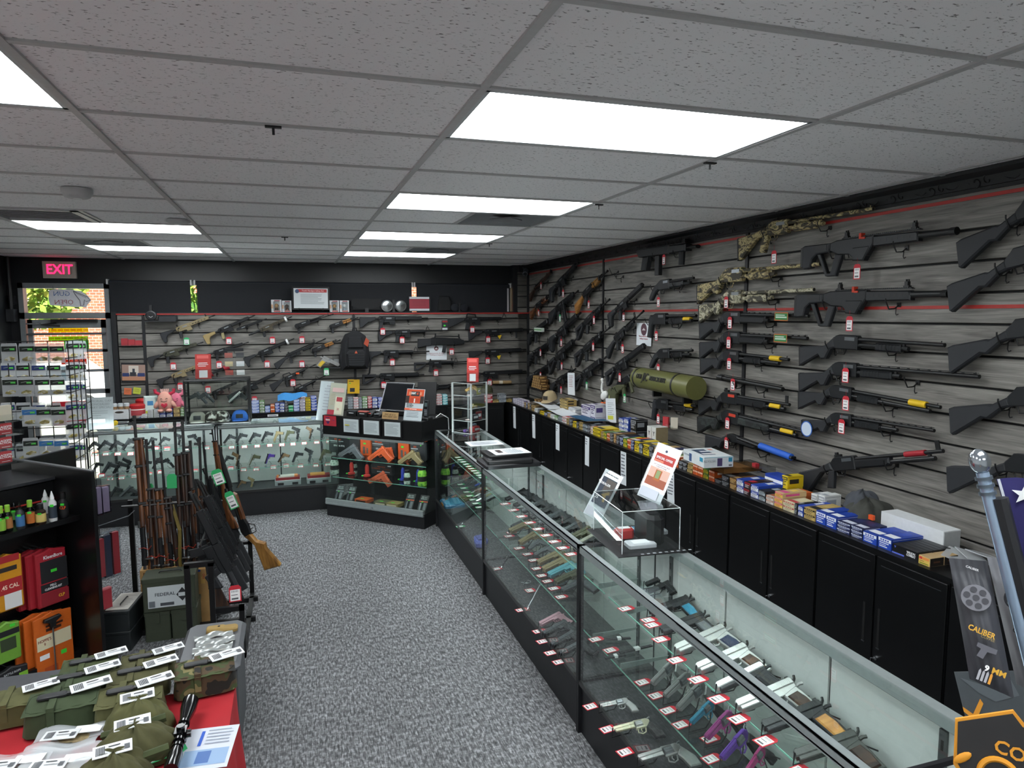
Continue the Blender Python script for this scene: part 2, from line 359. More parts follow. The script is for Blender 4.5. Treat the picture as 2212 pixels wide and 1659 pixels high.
for i in range(-2,4):
 x0,x1=max(XL,GX0+TX*i)+.006,min(XW-.02,GX0+TX*(i+1))-.006
 for j in range(-9,12):
  y0,y1=max(YN,GY0+TY*j)+.006,min(YB,GY0+TY*(j+1))-.006
  if(i,j)in LIGHTS or x1-x0<.03 or y1-y0<.03:continue
  if(i,j)in VENTS:
   if i==1:tile(x0,(x0+x1)/2-.01,y0,y1);
   elif j==8:tile((x0+x1)/2+.01,x1,y0,y1)
   else:tile((x0+x1)/2+.01,x1,y0,y1)
   continue
  tile(x0,x1,y0,y1)
for i in range(-2,4):
 x=GX0+TX*i
 if XL<x<XW:MB().bx(x-.0125,x+.0125,YN,YB,CZ-.004,CZ+.03).build('tee_runner',[TEE],ceil)
for j in range(-8,12):
 y=GY0+TY*j
 MB().bx(XL,XW,y-.0115,y+.0115,CZ-.003,CZ+.03).build('cross_tee',[TEE],ceil)
for(i,j)in VENTS:
 x=GX0+TX*(i+.5);MB().bx(x-.0115,x+.0115,GY0+TY*j,GY0+TY*(j+1),CZ-.003,CZ+.03).build('cross_tee',[TEE],ceil)
cm=struct('trim_2',MB().add([(x,y,z)for y in(-3,9.09)for x,z in((XW,2.655),(XW-.018,2.655),(XW-.022,2.67),(XW-.03,2.672),(XW-.045,2.715),(XW-.075,2.735),(XW-.08,2.75),(XW,2.75))],[(i,(i+1)%8,8+(i+1)%8,8+i)for i in range(8)]),[mat('0d0d10',.42)],'ornate black crown moulding')
sc_=MB()
for k in range(30):
 y0=9.0-.24*k;s_=1 if k%2 else-1
 def P_(a,r,cx,cz):return(XW-.034-(cz+r*math.sin(a)-2.672)*.28,cx+r*math.cos(a),cz+r*math.sin(a))
 sc_.tube([P_(a*.5,.006+.0021*a,y0,2.693)for a in range(0,11)],.0026,5)
 sc_.tube([P_(PI+a*.5,.006+.0021*a,y0-.06,2.695)for a in range(0,11)],.0026,5)
 sc_.tube([(XW-.036,y0-.08-.13*t,2.692+.013*s_*math.sin(t*6.3))for t in[q/9 for q in range(10)]],.003,5)
o=sc_.build('scroll_relief',[mat('0d0d10',.42)],cm);o['kind']='stuff'
o=MB().bx(2.985,XW,9.04,9.1,2.655,2.75).build('trim_3',[mat('0d0d10',.42)]);o['kind']='structure'
m,nt,b=_new('diffuser');b.inputs['Roughness'].default_value=.4
tc=nt.nodes.new('ShaderNodeTexCoord');ck=nt.nodes.new('ShaderNodeTexVoronoi');ck.inputs['Scale'].default_value=95
nt.links.new(tc.outputs['Object'],ck.inputs['Vector'])
cr=nt.nodes.new('ShaderNodeMapRange');cr.inputs['From Min'].default_value=0;cr.inputs['From Max'].default_value=.6
cr.inputs['To Min'].default_value=LAMP*1.08;cr.inputs['To Max'].default_value=LAMP*.8
nt.links.new(ck.outputs['Distance'],cr.inputs[0]);nt.links.new(cr.outputs[0],b.inputs['Emission Strength'])
b.inputs['Emission Color'].default_value=(.93,.98,1,1);b.inputs['Base Color'].default_value=(.8,.8,.8,1);DIFF=m
pos={(1,0):'nearest over the counter',(1,3):'second over the counter',(1,6):'third over the counter',(1,9):'farthest over the counter, by the blinds',(-1,0):'nearest on the door side',(-1,6):'behind the ceiling grille on the door side',(-1,9):'farthest on the door side, near the exit sign'}
for(i,j)in LIGHTS:
 x0,y0=GX0+TX*i,GY0+TY*j
 t=thing('ceiling_light','white fluorescent ceiling panel, '+pos.get((i,j),'above and behind the viewer, row %d'%(i+10*j)),'ceiling light',(x0+TX/2,y0+TY/2,CZ),'recessed fluorescent panels')
 if j<0:t['label']='white fluorescent ceiling panel behind the viewer, '+('counter' if i==1 else 'door')+' side, '+('closer' if j==-3 else 'further')+' one'
 w,h=TX/2-.006,TY/2-.006
 fr=MB()
 for(a,b_,c,d)in((-w,w,-h,-h+.022),(-w,w,h-.022,h),(-w,-w+.022,-h,h),(w-.022,w,-h,h)):fr.bx(a,b_,c,d,-.002,.03)
 fr.build('frame',[mat('b9bcbf',.4,.3)],t)
 MB().bx(-w+.02,w-.02,-h+.02,h-.02,.004,.012).build('diffuser',[DIFF],t)
def vent(name,label,x0,x1,y0,y1,louv):
 t=thing(name,label,'air vent',((x0+x1)/2,(y0+y1)/2,CZ));w,h=(x1-x0)/2-.008,(y1-y0)/2-.008
 g=mat('77787b',.5)if not louv else mat('b5b5b8',.4)
 if louv:
  fr=MB()
  for(a,b_,c,d)in((-w,w,-h,-h+.04),(-w,w,h-.04,h),(-w,-w+.04,-h,h),(w-.04,w,-h,h)):fr.bx(a,b_,c,d,-.008,.02)
  fr.build('frame',[g],t);MB().bx(-w+.03,w-.03,-h+.03,h-.03,.05,.06).build('backing',[BLK],t)
  for k in range(8):
   y=-h+.06+k*(2*h-.1)/7.5
   MB().cbx((0,y,.012),(2*w-.08,.03,.003),0,Matrix.Rotation(.7,3,'X')).build('louver',[g],t)
 else:
  MB().add([(-w,-h,0),(w,-h,0),(w,h,0),(-w,h,0),(-w+.05,-h+.05,.03),(w-.05,-h+.05,.03),(w-.05,h-.05,.03),(-w+.05,h-.05,.03)],[(1,0,4,5),(2,1,5,6),(3,2,6,7),(0,3,7,4),(5,4,7,6)]).build('pan',[g],t)
  MB().add([(-.12,0,.0),(0,-.12,.0),(.12,0,.0),(0,.12,.0),(-.12,0,.008),(0,-.12,.008),(.12,0,.008),(0,.12,.008)],[(3,2,1,0),(4,5,6,7),(0,1,5,4),(1,2,6,5),(2,3,7,6),(3,0,4,7)]).build('deflector',[g],t)
xm=GX0+TX*1.5
vent('ceiling_diffuser','grey square air diffuser just behind the second counter light',xm+.01,GX0+TX*2,GY0+TY*4,GY0+TY*5,False)
vent('ceiling_diffuser','grey square air diffuser in front of the farthest counter light',xm+.01,GX0+TX*2,GY0+TY*8,GY0+TY*9,False)
vent('ceiling_diffuser','square air diffuser before the farthest door-side light',GX0-TX,GX0-TX/2-.01,GY0+TY*8,GY0+TY*9,False)
vent('return_air_grille','louvred return air grille beside the door-side light',GX0-TX,GX0-TX/2-.01,GY0+TY*5,GY0+TY*6,True)
def disc(name,label,px,py,r,h):
 p=on_z(px,py,CZ);t=thing(name,label,'detector',(p.x,p.y,CZ-h))
 MB().lathe([(r*.62,0),(r*.8,.006),(r,h*.55),(r,h)],20).build('body',[mat('b7b7b8',.5)],t)
 MB().lathe([(r*.3,-.004),(r*.3,.002)],12).build('sensor',[mat('d8d8d8',.5)],t)
disc('smoke_detector','large round grey smoke detector on the ceiling tile',166,408,.075,.05)
disc('wifi_access_point','smaller flat round device on the ceiling, next to the light panel',385,475,.08,.03)
for k,(px,py)in enumerate(((590,270),(615,511),(1534,349),(1293,440),(1057,525))):
 p=on_z(px,py,CZ);w_=('over the carpet aisle','further back over the aisle','at the nearest counter light','at the second counter light','at the third counter light')[k]
 t=thing('ceiling_hook','small black grid hook '+w_,'hook',(p.x,p.y,CZ-.004),'hooks clipped to the ceiling grid')
 MB().bx(-.028,.028,-.01,.01,-.006,.0).build('clip',[BLK],t);MB().cyl((0,0,-.004),(0,0,-.03),.0045,n=8).build('peg',[BLK],t)
 # ================================================================== SHOP DOOR, WINDOWS, BLINDS, STREET
def AY(x,y,Y=YB):p=K('A',x,y);return on_y(p[0],p[1],Y)
DOORM=mat('8f9497',.4,.45)
d1=MB()
for(x0,x1,z0,z1)in((DX0,DX0+.05,0,2.46),(DX1-.05,DX1,0,2.46),(DX0,DX1,2.40,2.46),(DX0,DX1,2.05,2.12)):d1.bx(x0,x1,YB-.03,YB+.09,z0,z1)
d1=struct('door_1',d1,[DOORM],'aluminium shop door frame with transom')
leaf=MB();LX0,LX1=DX0+.06,DX1-.06
for(x0,x1)in((LX0,LX0+.05),(LX1-.05,LX1)):leaf.bx(x0,x1,YB+.0,YB+.045,.01,2.04)
rails=[(1.93,2.04),(1.86,1.885),(1.645,1.69),(1.41,1.45),(1.15,1.215),(.0,.12),(.62,.68)]
for a,c in rails:leaf.bx(LX0,LX1,YB+.0,YB+.045,a+.01,c)
leaf.build('door_leaf',[DOORM],d1)
for a,c in((1.885,1.93),(1.69,1.86),(1.45,1.645),(1.215,1.41),(.68,1.15),(.12,.62)):
 MB().bx(LX0+.05,LX1-.05,YB+.02,YB+.026,a,c).build('pane',[GLASS],d1)
MB().bx(DX0+.05,DX1-.05,YB+.04,YB+.046,2.12,2.40).build('pane',[GLASS],d1)
MB().cyl((LX0,YB-.04,1.872),(LX1,YB-.04,1.872),.011,n=8).build('pull_bar',[mat('6f7478',.4,.5)],d1)
c_=MB().bx(LX0+.25,LX0+.72,YB-.05,YB,2.005,2.045);c_.tube([(LX0+.3,YB-.03,2.0),(LX0+.17,YB-.1,1.985),(LX0+.34,YB-.05,1.965)],.011)
c_.build('door_closer',[BLK],d1)
pr=MB().bx(DX0+.04,DX0+.2,YB-.02,YB,1.985,2.0);pr.build('closer_arm',[CHROME],d1)
sk=thing('glass_sticker','translucent yellow and green sticker on the door glass','sticker',(0,0,0))
TY_=glass('c8d21c');TG_=glass('3fbf2c')
for(x0,y0,x1,y1,mt)in((408,652,745,706,TY_),(408,735,745,775,glass('9ad22a')),(545,770,750,868,TG_)):
 a,c=AY(x0,y1),AY(x1,y0);MB().bx(a.x,c.x,YB+.0265,YB+.028,a.z,c.z).build('film',[mt],sk)
p=AY(600,752);text('TACTICAL',.035,flat('1f7a2a'),sk,frame((p.x,YB+.012,p.z),(-1,0,0),(0,0,1)))
sk=thing('door_sticker','brown training sticker on the lower door glass','sticker',(0,0,0))
a,c=AY(560,978),AY(732,915);MB().bx(a.x-.05,c.x,YB+.0265,YB+.028,a.z,c.z).build('film',[glass('a04a30')],sk)
p=AY(650,942);text('TRAINING A',.03,flat('d8b9a8'),sk,frame((p.x,YB+.012,p.z),(-1,0,0),(0,0,1)))
rs=thing('door_poster','bright red poster low on the door glass','poster',(0,0,0))
a,c=AY(455,1500),AY(745,1285);MB().bx(a.x,c.x,YB-.004,YB-.001,a.z,c.z).build('sheet',[flat('d3122c')],rs)
p=AY(705,1305);text('CI',.06,WHITE,rs,frame((p.x,YB-.006,p.z),(1,0,0),(0,0,1)))
ng=thing('neon_sign','white acrylic GUN OPEN sign hung in the transom, seen from behind','sign',(0,0,0))
A_=[(418,345),(470,333),(620,338),(645,345),(690,350),(760,400),(778,430),(745,470),(735,492),(690,485),(660,488),(430,470),(415,425)]
pts=[AY(*q,YB-.03)for q in A_]
MB().poly([(q.x,q.z)for q in pts],.004,0,0,.001).xf(frame((0,YB-.03,0),(1,0,0),(0,0,1))).build('backing',[mat('e8e8ee',.3)],ng)
def Mn(x,y):p=AY(x,y,YB-.04);return frame((p.x,YB-.037,p.z),(-1,0,0),(0,0,1))
text('GUN',.078,flat('3b6aa8'),ng,Mn(525,375),bold=-.01);text('OPEN',.075,flat('a03348'),ng,Mn(545,447),bold=-.01)
gl=[(625,350),(745,400),(770,430),(735,440),(720,425),(715,470),(690,480),(680,430),(640,378),(625,350)]
MB().tube([AY(*q,YB-.038)for q in gl],.0035,5).build('gun_outline',[flat('5a5a62')],ng)
MB().tube([AY(*q,YB-.038)for q in((635,352),(650,370),(735,408))],.002,5).build('slide_line',[flat('5a5a62')],ng)
MB().tube([AY(450,310,YB-.03),AY(455,340,YB-.03)],.002,5).build('hanger_wire',[INK],ng)
ex=thing('exit_sign','beige EXIT sign with red letters above the door','exit sign',(0,0,0))
a,c=AY(368,240,YB-.05),AY(640,100,YB-.05)
MB().bx(a.x,c.x,YB-.05,YB,a.z,c.z).build('housing',[mat('b5ada4',.5)],ex)
p=AY(505,168,YB-.06);text('EXIT',.155,emit('ff1e50',1.6),ex,frame((p.x,YB-.052,p.z),(1,0,0),(0,0,1)),sx=.85,bold=.012,ext=.001)
p=AY(603,178,YB-.05);MB().bx(p.x-.014,p.x+.014,YB-.053,YB-.05,p.z-.04,p.z+.04).build('chevron',[mat('9a938b',.5)],ex)
q=thing('alarm_box','dark conduit and box on the wall beside the door','electrical box',(0,0,0))
p=AY(30,480);MB().bx(-3.055,-2.98,9.16,9.28,2.02,2.16).build('body',[mat('2a2b2e',.4)],q)
MB().cyl((-3.02,9.22,2.16),(-3.02,9.22,2.75),.02,n=8).build('conduit',[BLK2],q)
p=AY(125,430);MB().bx(p.x-.02,p.x+.02,YB-.06,YB,p.z-.05,p.z+.05).build('junction_box',[BLK2],q)
w1=MB()
for(x0,x1,z0,z1)in((WX0,WX1,WZ0,WZ0+.05),(WX0,WX1,WZ1-.05,WZ1),(WX0,WX0+.05,WZ0,WZ1),(WX1-.05,WX1,WZ0,WZ1),(-.36,-.31,WZ0,WZ1),(1.27,1.32,WZ0,WZ1)):w1.bx(x0,x1,YB+.02,YB+.1,z0,z1)
w1=struct('window_1',w1,[DOORM],'aluminium shopfront window frame')
for x0,x1 in((WX0+.05,-.36),(-.31,1.27),(1.32,WX1-.05)):MB().bx(x0,x1,YB+.05,YB+.056,WZ0+.05,WZ1-.05).build('pane',[GLASS],w1)
BLIND=mat('12151c',.75,0,.05)
for k,(xa,xb,lab)in enumerate(((-2.04,-1.14,'short black roller blind next to the door'),(-1.10,1.555,'wide black roller blind behind the safety act notice'),(1.585,2.925,'black roller blind nearest the corner, with edge light painted as a white strip'))):
 t=thing('roller_blind',lab,'blind',(0,0,0),'black roller blinds over the slatwall')
 MB().cyl((xa+.01,YB-.045,2.475),(xb-.01,YB-.045,2.475),.024,n=14).build('roller',[mat('1c2029',.6)],t)
 MB().bx(xa+.02,xb-.012,YB-.072,YB-.068,1.4,2.475).build('fabric',[BLIND],t)
 for x in(xa,xb):MB().bx(x-.012,x+.006,YB-.08,YB,2.45,2.51).build('bracket',[mat('c7c7c8',.4)],t)
p=on_y(1098,645,YB-.08);MB().bx(p.x-.015,p.x+.008,YB-.076,YB-.074,2.12,2.44).build('painted_edge_light',[mat('c9c4c8',.6)],t)  # opaque pale strip, its colour stands for light leaking past the blind
street=struct('ground',MB().bx(-30,30,9.45,60,-1.15,-1.05),[mat('9a9993',.9,0,.15,2.)],'sunlit parking lot outside')
m,nt,b=_new('brick');b.inputs['Roughness'].default_value=.9
tc=nt.nodes.new('ShaderNodeTexCoord');mp=nt.nodes.new('ShaderNodeMapping');mp.inputs['Rotation'].default_value=(PI/2,0,0)
bk=nt.nodes.new('ShaderNodeTexBrick');bk.inputs['Scale'].default_value=2.1
bk.inputs['Color1'].default_value=rgb('b9674e')+(1,);bk.inputs['Color2'].default_value=rgb('a85540')+(1,);bk.inputs['Mortar'].default_value=rgb('d9b9a6')+(1,)
nt.links.new(tc.outputs['Object'],mp.inputs[0]);nt.links.new(mp.outputs[0],bk.inputs[0]);nt.links.new(bk.outputs[0],b.inputs['Base Color'])
bld=MB().bx(-20,8,34,40,-1.05,7);bld=bld.build('brick_building',[m]);tag(bld,'red brick building across the street','building')
MB().bx(-13.2,-9.5,33.9,34,2.6,4.0).build('window_band',[mat('c9c0b8',.6)],bld)
LEAF=ramp_mat('leafs',[(.3,'3d6a2a'),(.55,'86a83e'),(.8,'c9a24e')],nscale=.9,rough=.8)
def tree(label,x,y,z,r,n,seed):
 t=thing('street_tree',label,'tree',(x,y,-1.05));rr=random.Random(seed)
 MB().cyl((0,0,0),(0,0,z-r*.4+1.05),.16,.09,9).build('trunk',[mat('5a4534',.9)],t)
 mb=MB()
 for k in range(n):
  d=Vector((rr.gauss(0,1),rr.gauss(0,1),rr.gauss(0,1))).normalized()*r*rr.uniform(.55,1.05)
  c=Vector((0,0,z+1.05))+d;a=Vector((rr.uniform(-1,1),rr.uniform(-1,1),rr.uniform(-1,1))).normalized()*.2;e=a.orthogonal().normalized()*.11
  mb.quad(c-a,c+e,c+a,c-e)
 f=mb.build('foliage',[LEAF],t);f['kind']='stuff'
tree('leafy green tree seen through the transom',-8.6,27,3.4,1.9,1500,3)
tree('small sunlit tree seen in the gap between the blinds',-3.3,28,3.5,2.2,1500,5)
car=thing('parked_car','white car parked outside the door','car',(-7.6,25,-1.05))
CARW=mat('d9dde0',.25,.1)
body=[(-2.3,.35),(-2.35,.8),(-2.2,1.05),(-1.2,1.12),(-.6,1.68),(1.2,1.72),(1.9,1.15),(2.35,1.0),(2.4,.4)]
XZ=frame((0,0,0),(1,0,0),(0,0,1))
MB().poly(body,.9,0,0,.08).xf(XZ).build('body',[CARW],car)
MB().poly([(-1.0,1.14),(-.52,1.6),(1.1,1.62),(1.6,1.16)],.905,0,0,.01).xf(XZ).build('side_window',[mat('3c4750',.1)],car)
for x in(-1.45,1.45):
 w=MB().lathe([(.2,-.12),(.34,-.12),(.37,-.08),(.37,.08),(.34,.12),(.2,.12)],24,0,(x,-.85,.37),Matrix.Rotation(PI/2,4,'X')).build('wheel',[mat('17181a',.8)],car)
 h=MB().lathe([(.05,-.13),(.22,-.12),(.22,.05)],20,0,(x,-.85,.37),Matrix.Rotation(-PI/2,4,'X'))
 h.build('rim',[mat('cfd3d6',.3,.6)],w)
 for k in range(5):MB().cbx((x,-.985,.37),(.42,.02,.05),0,Matrix.Rotation(k*PI/5,3,'Y')).build('spoke',[CHROME],w)
 # ================================================================== CABINETS AND DISPLAY CASES
CABM=mat('08090b',.38,.1,.1,6.)
SEAM=mat('020203',.7)
def cabinet(M,w,label,h=.93,d=.43):
 """local x along the front, y into the cabinet, z up"""
 t=thing('metal_cabinet',label,'cabinet',M,'black metal cabinets along the slatwalls')
 k=('cab',round(w,3))
 if k not in _pl:
  b_=MB().bx(.002,w-.002,.004,d,0,h-.02);b_.bx(0,w,-.006,d,h-.022,h)
  dm=MB().chb(0,w/2-.016,-.006,.004,.03,h-.034,.0025)
  dm.bx(.028,w/2-.044,-.0072,-.005,h-.075,h-.072,1)
  hm=MB().bx(-.007,.007,-.0075,0,-.1,.1).bx(-.0085,.0085,-.0085,-.0055,-.106,-.1,1)
  lm=MB().cyl((0,0,0),(0,-.012,0),.011,.01,12);lm.tube([(0,-.012,0),(-.018,-.02,-.006),(-.022,-.018,-.03)],.0022,5)
  lm.tube([(-.022+.008*math.cos(a),-.018,-.038+.008*math.sin(a))for a in[q*PI/5 for q in range(11)]],.0015,5);lm.bx(-.026,-.018,-.02,-.017,-.085,-.046)
  _pl[k]=(b_.mesh('body',[CABM]),dm.mesh('door',[CABM,mat('2c2e31',.4)]),hm.mesh('handle',[SEAM,mat('3a3c40',.4)]),lm.mesh('lock',[CHROME]))
 me=_pl[k]
 link('body',me[0],t)
 for s in(0,1):
  dr=link('door',me[1],t,T3(.012+s*(w/2-.004),0,0))
  link('handle',me[2],dr,T3((w/2-.065)if s==0 else.03,0,h*.58))
  if s:link('lock',me[3],dr,T3(.03,-.006,h*.58-.15))
 return t
XC=2.7
yb=[8.55-.795*k for k in range(10)]
for k in range(9):
 cabinet(frame((XC,yb[k],0),(0,-1,0),(1,0,0)),.795,'black two-door metal cabinet against the right wall, %s from the back corner'%ORD[k])
for k in range(6):
 cabinet(frame((-1.96+.765*k,8.6,0),(1,0,0),(0,1,0)),.765,'black two-door metal cabinet under the back slatwall, %s from the door'%ORD[k])
fl=MB().bx(2.7,3.13,8.551,9.08,.0,.93).build('corner_filler',[CABM]);tag(fl,'plain black cabinet block filling the back corner','cabinet')
def sheet_px(name,label,cat,plane,c,quad,mt=PAPER,group=None,th=.0012,n=None):
 """thin sheet from the four picture corners (tl, tr, br, bl) on a plane function"""
 P_=[plane(*K(c,*q))for q in quad]
 o,x,y=P_[3],(P_[2]-P_[3]),(P_[0]-P_[3])
 w,h=(x.length+(P_[1]-P_[0]).length)/2,(y.length+(P_[1]-P_[2]).length)/2
 M=frame(o,x,y);t=thing(name,label,cat,M,group)
 MB().bx(0,w,0,h,0,th).build('sheet',[mt],t)
 return t,w,h
pl=lambda x,y:on_x(x,y,XC-.0085)
for k,q in enumerate(([(34,305),(54,312),(57,497),(37,490)],[(196,372),(219,380),(225,583),(199,573)],[(393,449),(424,460),(428,686),(398,672)],[(640,556),(676,570),(680,821),(646,803)],[(951,686),(997,704),(999,987),(953,967)],[(1352,862),(1411,885),(1411,1141),(1350,1118)])):
 t,w,h=sheet_px('paper_strip','white paper list taped to the cabinet doors, %s from the back corner'%ORD[k],'paper list',pl,'F',q,PAPER,'lists taped to the cabinets')
 prints(t,T3(0,0,.0013),textlines(w*.12,w*(.9 if k>3 else.6),h*(.25 if k>3 else.7),h*.95,7 if k>3 else 3,flat('6a6f78'),.35,k))
GEDGE=mat('7fb8a6',.2);DECK=mat('2a2c2f',.5);INNER=mat('b9bdbc',.75,0,.04)
def counter(M,L,label,D=.44,H=.96,base=.26,shelves=((.69,.15),(.42,.12)),led=False,grp='glass display counters',deck=DECK):
 t=thing('display_counter',label,'display case',M,grp)
 MB().bx(0,L,.012,D,0,base-.012).build('base',[BLK2],t)
 MB().bx(0,L,.0,D,base-.012,base).build('deck',[deck],t)
 MB().bx(.004,L-.004,0,.004,base+.012,H-.035).build('front_glass',[GLASS],t)
 MB().bx(.004,L-.004,.03,D-.03,H-.009,H-.002).build('top_glass',[GLASS],t)
 fr=MB().bx(0,L,-.004,.028,H-.034,H-.024).bx(0,L,-.004,.004,H-.03,H).bx(0,L,-.004,.03,H-.004,H);fr.build('front_rail',[ALU],t)
 MB().bx(0,L,-.004,.012,base-.004,base+.016).build('sill_rail',[mat('3a3a3a',.35,.5)],t)
 MB().bx(0,L,D-.035,D+.008,H-.04,H).bx(0,L,D-.012,D+.012,H-.06,H-.035).build('back_rail',[ALU],t)
 for x0 in(0,L-.012):
  e=MB().bx(x0,x0+.012,-.006,.02,0,H).bx(x0,x0+.012,-.006,D,H-.014,H).bx(x0,x0+.012,D-.02,D,0,H).bx(x0,x0+.012,.0,D,base,base+.012);e.build('end_frame',[BLK2],t)
 n=max(2,round(L/.6))
 for k in range(n):MB().bx(L*k/n+.006,L*(k+1)/n-.006,D-.022,D-.014,base+.01,H-.05).build('back_panel',[INNER],t)
 for x in(.16,L-.16):
  s=MB().bx(x-.012,x+.012,D-.03,D-.022,base,H-.05)
  for q in range(9):s.bx(x-.004,x+.004,D-.0312,D-.03,base+.07+q*.065,base+.1+q*.065,1)
  s.build('shelf_standard',[mat('5a5e60',.35,.6),BLK],t)
 for z,y0 in shelves:
  sh=MB().bx(.02,L-.02,y0,D-.035,z-.006,z);sh=sh.build('shelf',[GLASS],t)
  MB().bx(.02,L-.02,y0-.001,y0+.001,z-.006,z).build('polished_edge',[GEDGE],sh)
  for x in(.16,L-.16):MB().poly([(0,0),(D-.06-y0,0),(D-.06-y0,-.03),(.01,-.012)],.003).xf(frame((x,D-.03,z-.007),(0,-1,0),(0,0,1))).build('bracket',[ALU],sh)
 if led:MB().bx(.05,L-.05,.035,.055,H-.03,H-.022).build('added_led_strip',[emit('f2fbff',led)],t)  # strip lamp added under the front rail to brighten the case interior
 return t
CX=1.30;CD=.44
YJ=(6.56,4.80,3.01,1.22)
far_c=counter(frame((CX,YJ[0],0),(0,-1,0),(1,0,0)),YJ[0]-YJ[1]-.004,'glass counter of knives beside the register stand',led=14.0)
mid_c=counter(frame((CX,YJ[1],0),(0,-1,0),(1,0,0)),YJ[1]-YJ[2]-.004,'glass counter of tan and black pistols in the middle of the row',led=9.0)
near_c=counter(frame((CX,YJ[2],0),(0,-1,0),(1,0,0)),YJ[2]-YJ[3],'glass counter nearest the viewer with revolvers and silver pistols',led=9.0)
YR=7.52
lr_c=counter(frame((-1.93,YR,0),(1,0,0),(0,1,0)),1.16,'glass display case near the door behind the rifle rack',shelves=((.735,.1),(.485,.08)),led=22.0,grp='glass cases across the back')
rr_c=counter(frame((-.76,YR,0),(1,0,0),(0,1,0)),1.20,'glass display case between the rifle rack and the register stand',shelves=((.735,.1),(.485,.08)),led=22.0,grp='glass cases across the back')
RM=frame((.285,7.29,0),(.736,-.677,0),(.677,.736,0));RL,RD=1.19,.46
reg=thing('register_stand','black register stand with a glass front set across the corner','display case',RM)
MB().bx(0,RL,.01,RD,0,.13).build('base',[BLK2],reg)
MB().bx(0,RL,0,RD,.13,.145).build('deck',[BLK],reg)
MB().bx(0,RL,-.012,.012,.125,.185).bx(0,RL,-.016,-.008,.135,.145).build('sill_rail',[ALU],reg)
MB().cyl((RL*.5,-.016,.15),(RL*.5,-.03,.15),.011,n=12).build('lock',[CHROME],reg)
for x0,x1,y in((.004,RL*.52,-.002),(RL*.48,RL-.004,.006)):MB().bx(x0,x1,y,y+.004,.18,.84).build('front_glass',[GLASS],reg)
MB().bx(RL-.006,RL,.02,.3,.15,.84).build('side_glass',[GLASS],reg);MB().bx(0,.006,.02,RD-.02,.15,.84).build('side_glass',[GLASS],reg)
MB().bx(.0,RL,RD-.012,RD,.145,.86).build('back_panel',[mat('0e1012',.5)],reg)
MB().bx(RL-.01,RL+.002,.3,RD,.0,.86).build('end_panel',[BLK2],reg)
MB().bx(-.004,RL+.004,-.012,RD+.01,.862,1.06).build('counter_box',[CABM],reg)
MB().bx(0,RL,-.014,.02,.838,.862).build('top_rail',[ALU],reg)
MB().bx(.03,RL-.03,.03,.05,.85,.858).build('added_led_strip',[emit("f2fbff",16.0)],reg)  # added strip lamp, brightens the shelves inside the stand
for z in(.60,.395):
 sh=MB().bx(.02,RL-.02,.09,RD-.02,z-.006,z).build('shelf',[GLASS],reg);MB().bx(.02,RL-.02,.089,.091,z-.006,z).build('polished_edge',[GEDGE],sh)
def onreg(c,x,y,yl=0):
 """point on a plane parallel to the register stand's front, yl metres behind it"""
 n=Vector((-.677,-.736,0));o=RM@Vector((0,yl,0));return on_pl(*K(c,x,y),o,n)
 # ================================================================== FIREARMS (shop display pieces): profile shapes, x along the bore, y up
CAMO1=ramp_mat('camo_timber',[(.36,'3a352a'),(.46,'857854'),(.52,'b5a578'),(.6,'5c5a3c'),(.66,'d0c294')],(1,2.2,1),13,3,.6,interp='CONSTANT',dist=1.5)
CAMO2=ramp_mat('camo_grey',[(.36,'454238'),(.46,'868069'),(.52,'b9b39b'),(.6,'6a6850'),(.66,'a09a82')],(1,1.6,1),15,3,.6,interp='CONSTANT',dist=1.)
CAMO3=ramp_mat('camo_dark',[(.4,'15181a'),(.5,'2b3230'),(.6,'1d2122'),(.68,'3b4440')],(1,1.6,1),14,2,.6,interp='CONSTANT',dist=1.)
WOODB=ramp_mat('gunwood',[(.35,'3a2114'),(.55,'6b3f22'),(.75,'8a5a33')],(2,14,6),3,3,.4)
WOODD=ramp_mat('gunwood_dark',[(.35,'1d1310'),(.55,'3a2419'),(.75,'50321f')],(2,14,6),3,3,.4)
WOODL=ramp_mat('gunwood_light',[(.35,'8a5a2a'),(.55,'b07c40'),(.75,'c9964f')],(2,14,6),3,3,.4)
WOODG_=ramp_mat('gunwood_gold',[(.35,'6f4c22'),(.55,'9a6e35'),(.75,'b58846')],(2,14,6),3,3,.4)
BASEC=dict(f=GUN,g=POLY,s=POLY,h=GUN,b=BLK,c=STEEL,k=BLK,p=BLK2)
def P2(mb,pts,t,c=.003,m=0):mb.poly(pts,t,0,m,c);return mb
def C2(mb,x0,x1,y,r,r2=None,n=10,m=0):mb.cyl((x0,y,0),(x1,y,0),r,r2,n,m);return mb
def rail(mb,x0,x1,y):
 mb.bx(x0,x1,y,y+.004,-.011,.011);n=int((x1-x0)/.0125)
 for i in range(n):mb.bx(x0+i*.0125,x0+i*.0125+.007,y+.004,y+.0075,-.0105,.0105)
def stock(kind):
 m=MB()
 if kind=='brace':P2(m,[(.0,.025),(.03,.035),(.19,.02),(.19,-.022),(.10,-.03),(.07,-.06),(.05,-.125),(.015,-.13),(.0,-.05)],.021,.008);m.bx(.005,.03,-.11,.01,-.024,.024)
 elif kind=='m4':P2(m,[(0,.022),(.2,.02),(.2,-.02),(.16,-.03),(.15,-.045),(.11,-.045),(.035,-.11),(0,-.115)],.019,.006);m.bx(.03,.1,-.06,-.03,-.0205,.0205)
 elif kind=='a2':P2(m,[(0,.018),(.23,.022),(.23,-.022),(.2,-.03),(.01,-.115),(0,-.11)],.021,.007);m.bx(-.006,.004,-.108,.014,-.02,.02)
 elif kind=='moe':
  P2(m,[(0,.02),(.19,.02),(.19,-.018),(.03,-.02),(.03,-.08),(.05,-.085),(.17,-.02),(.19,-.02),(.19,-.035),(.06,-.115),(0,-.118)],.019,.005)
 elif kind=='tube':C2(m,.06,.24,-.002,.02)
 return m
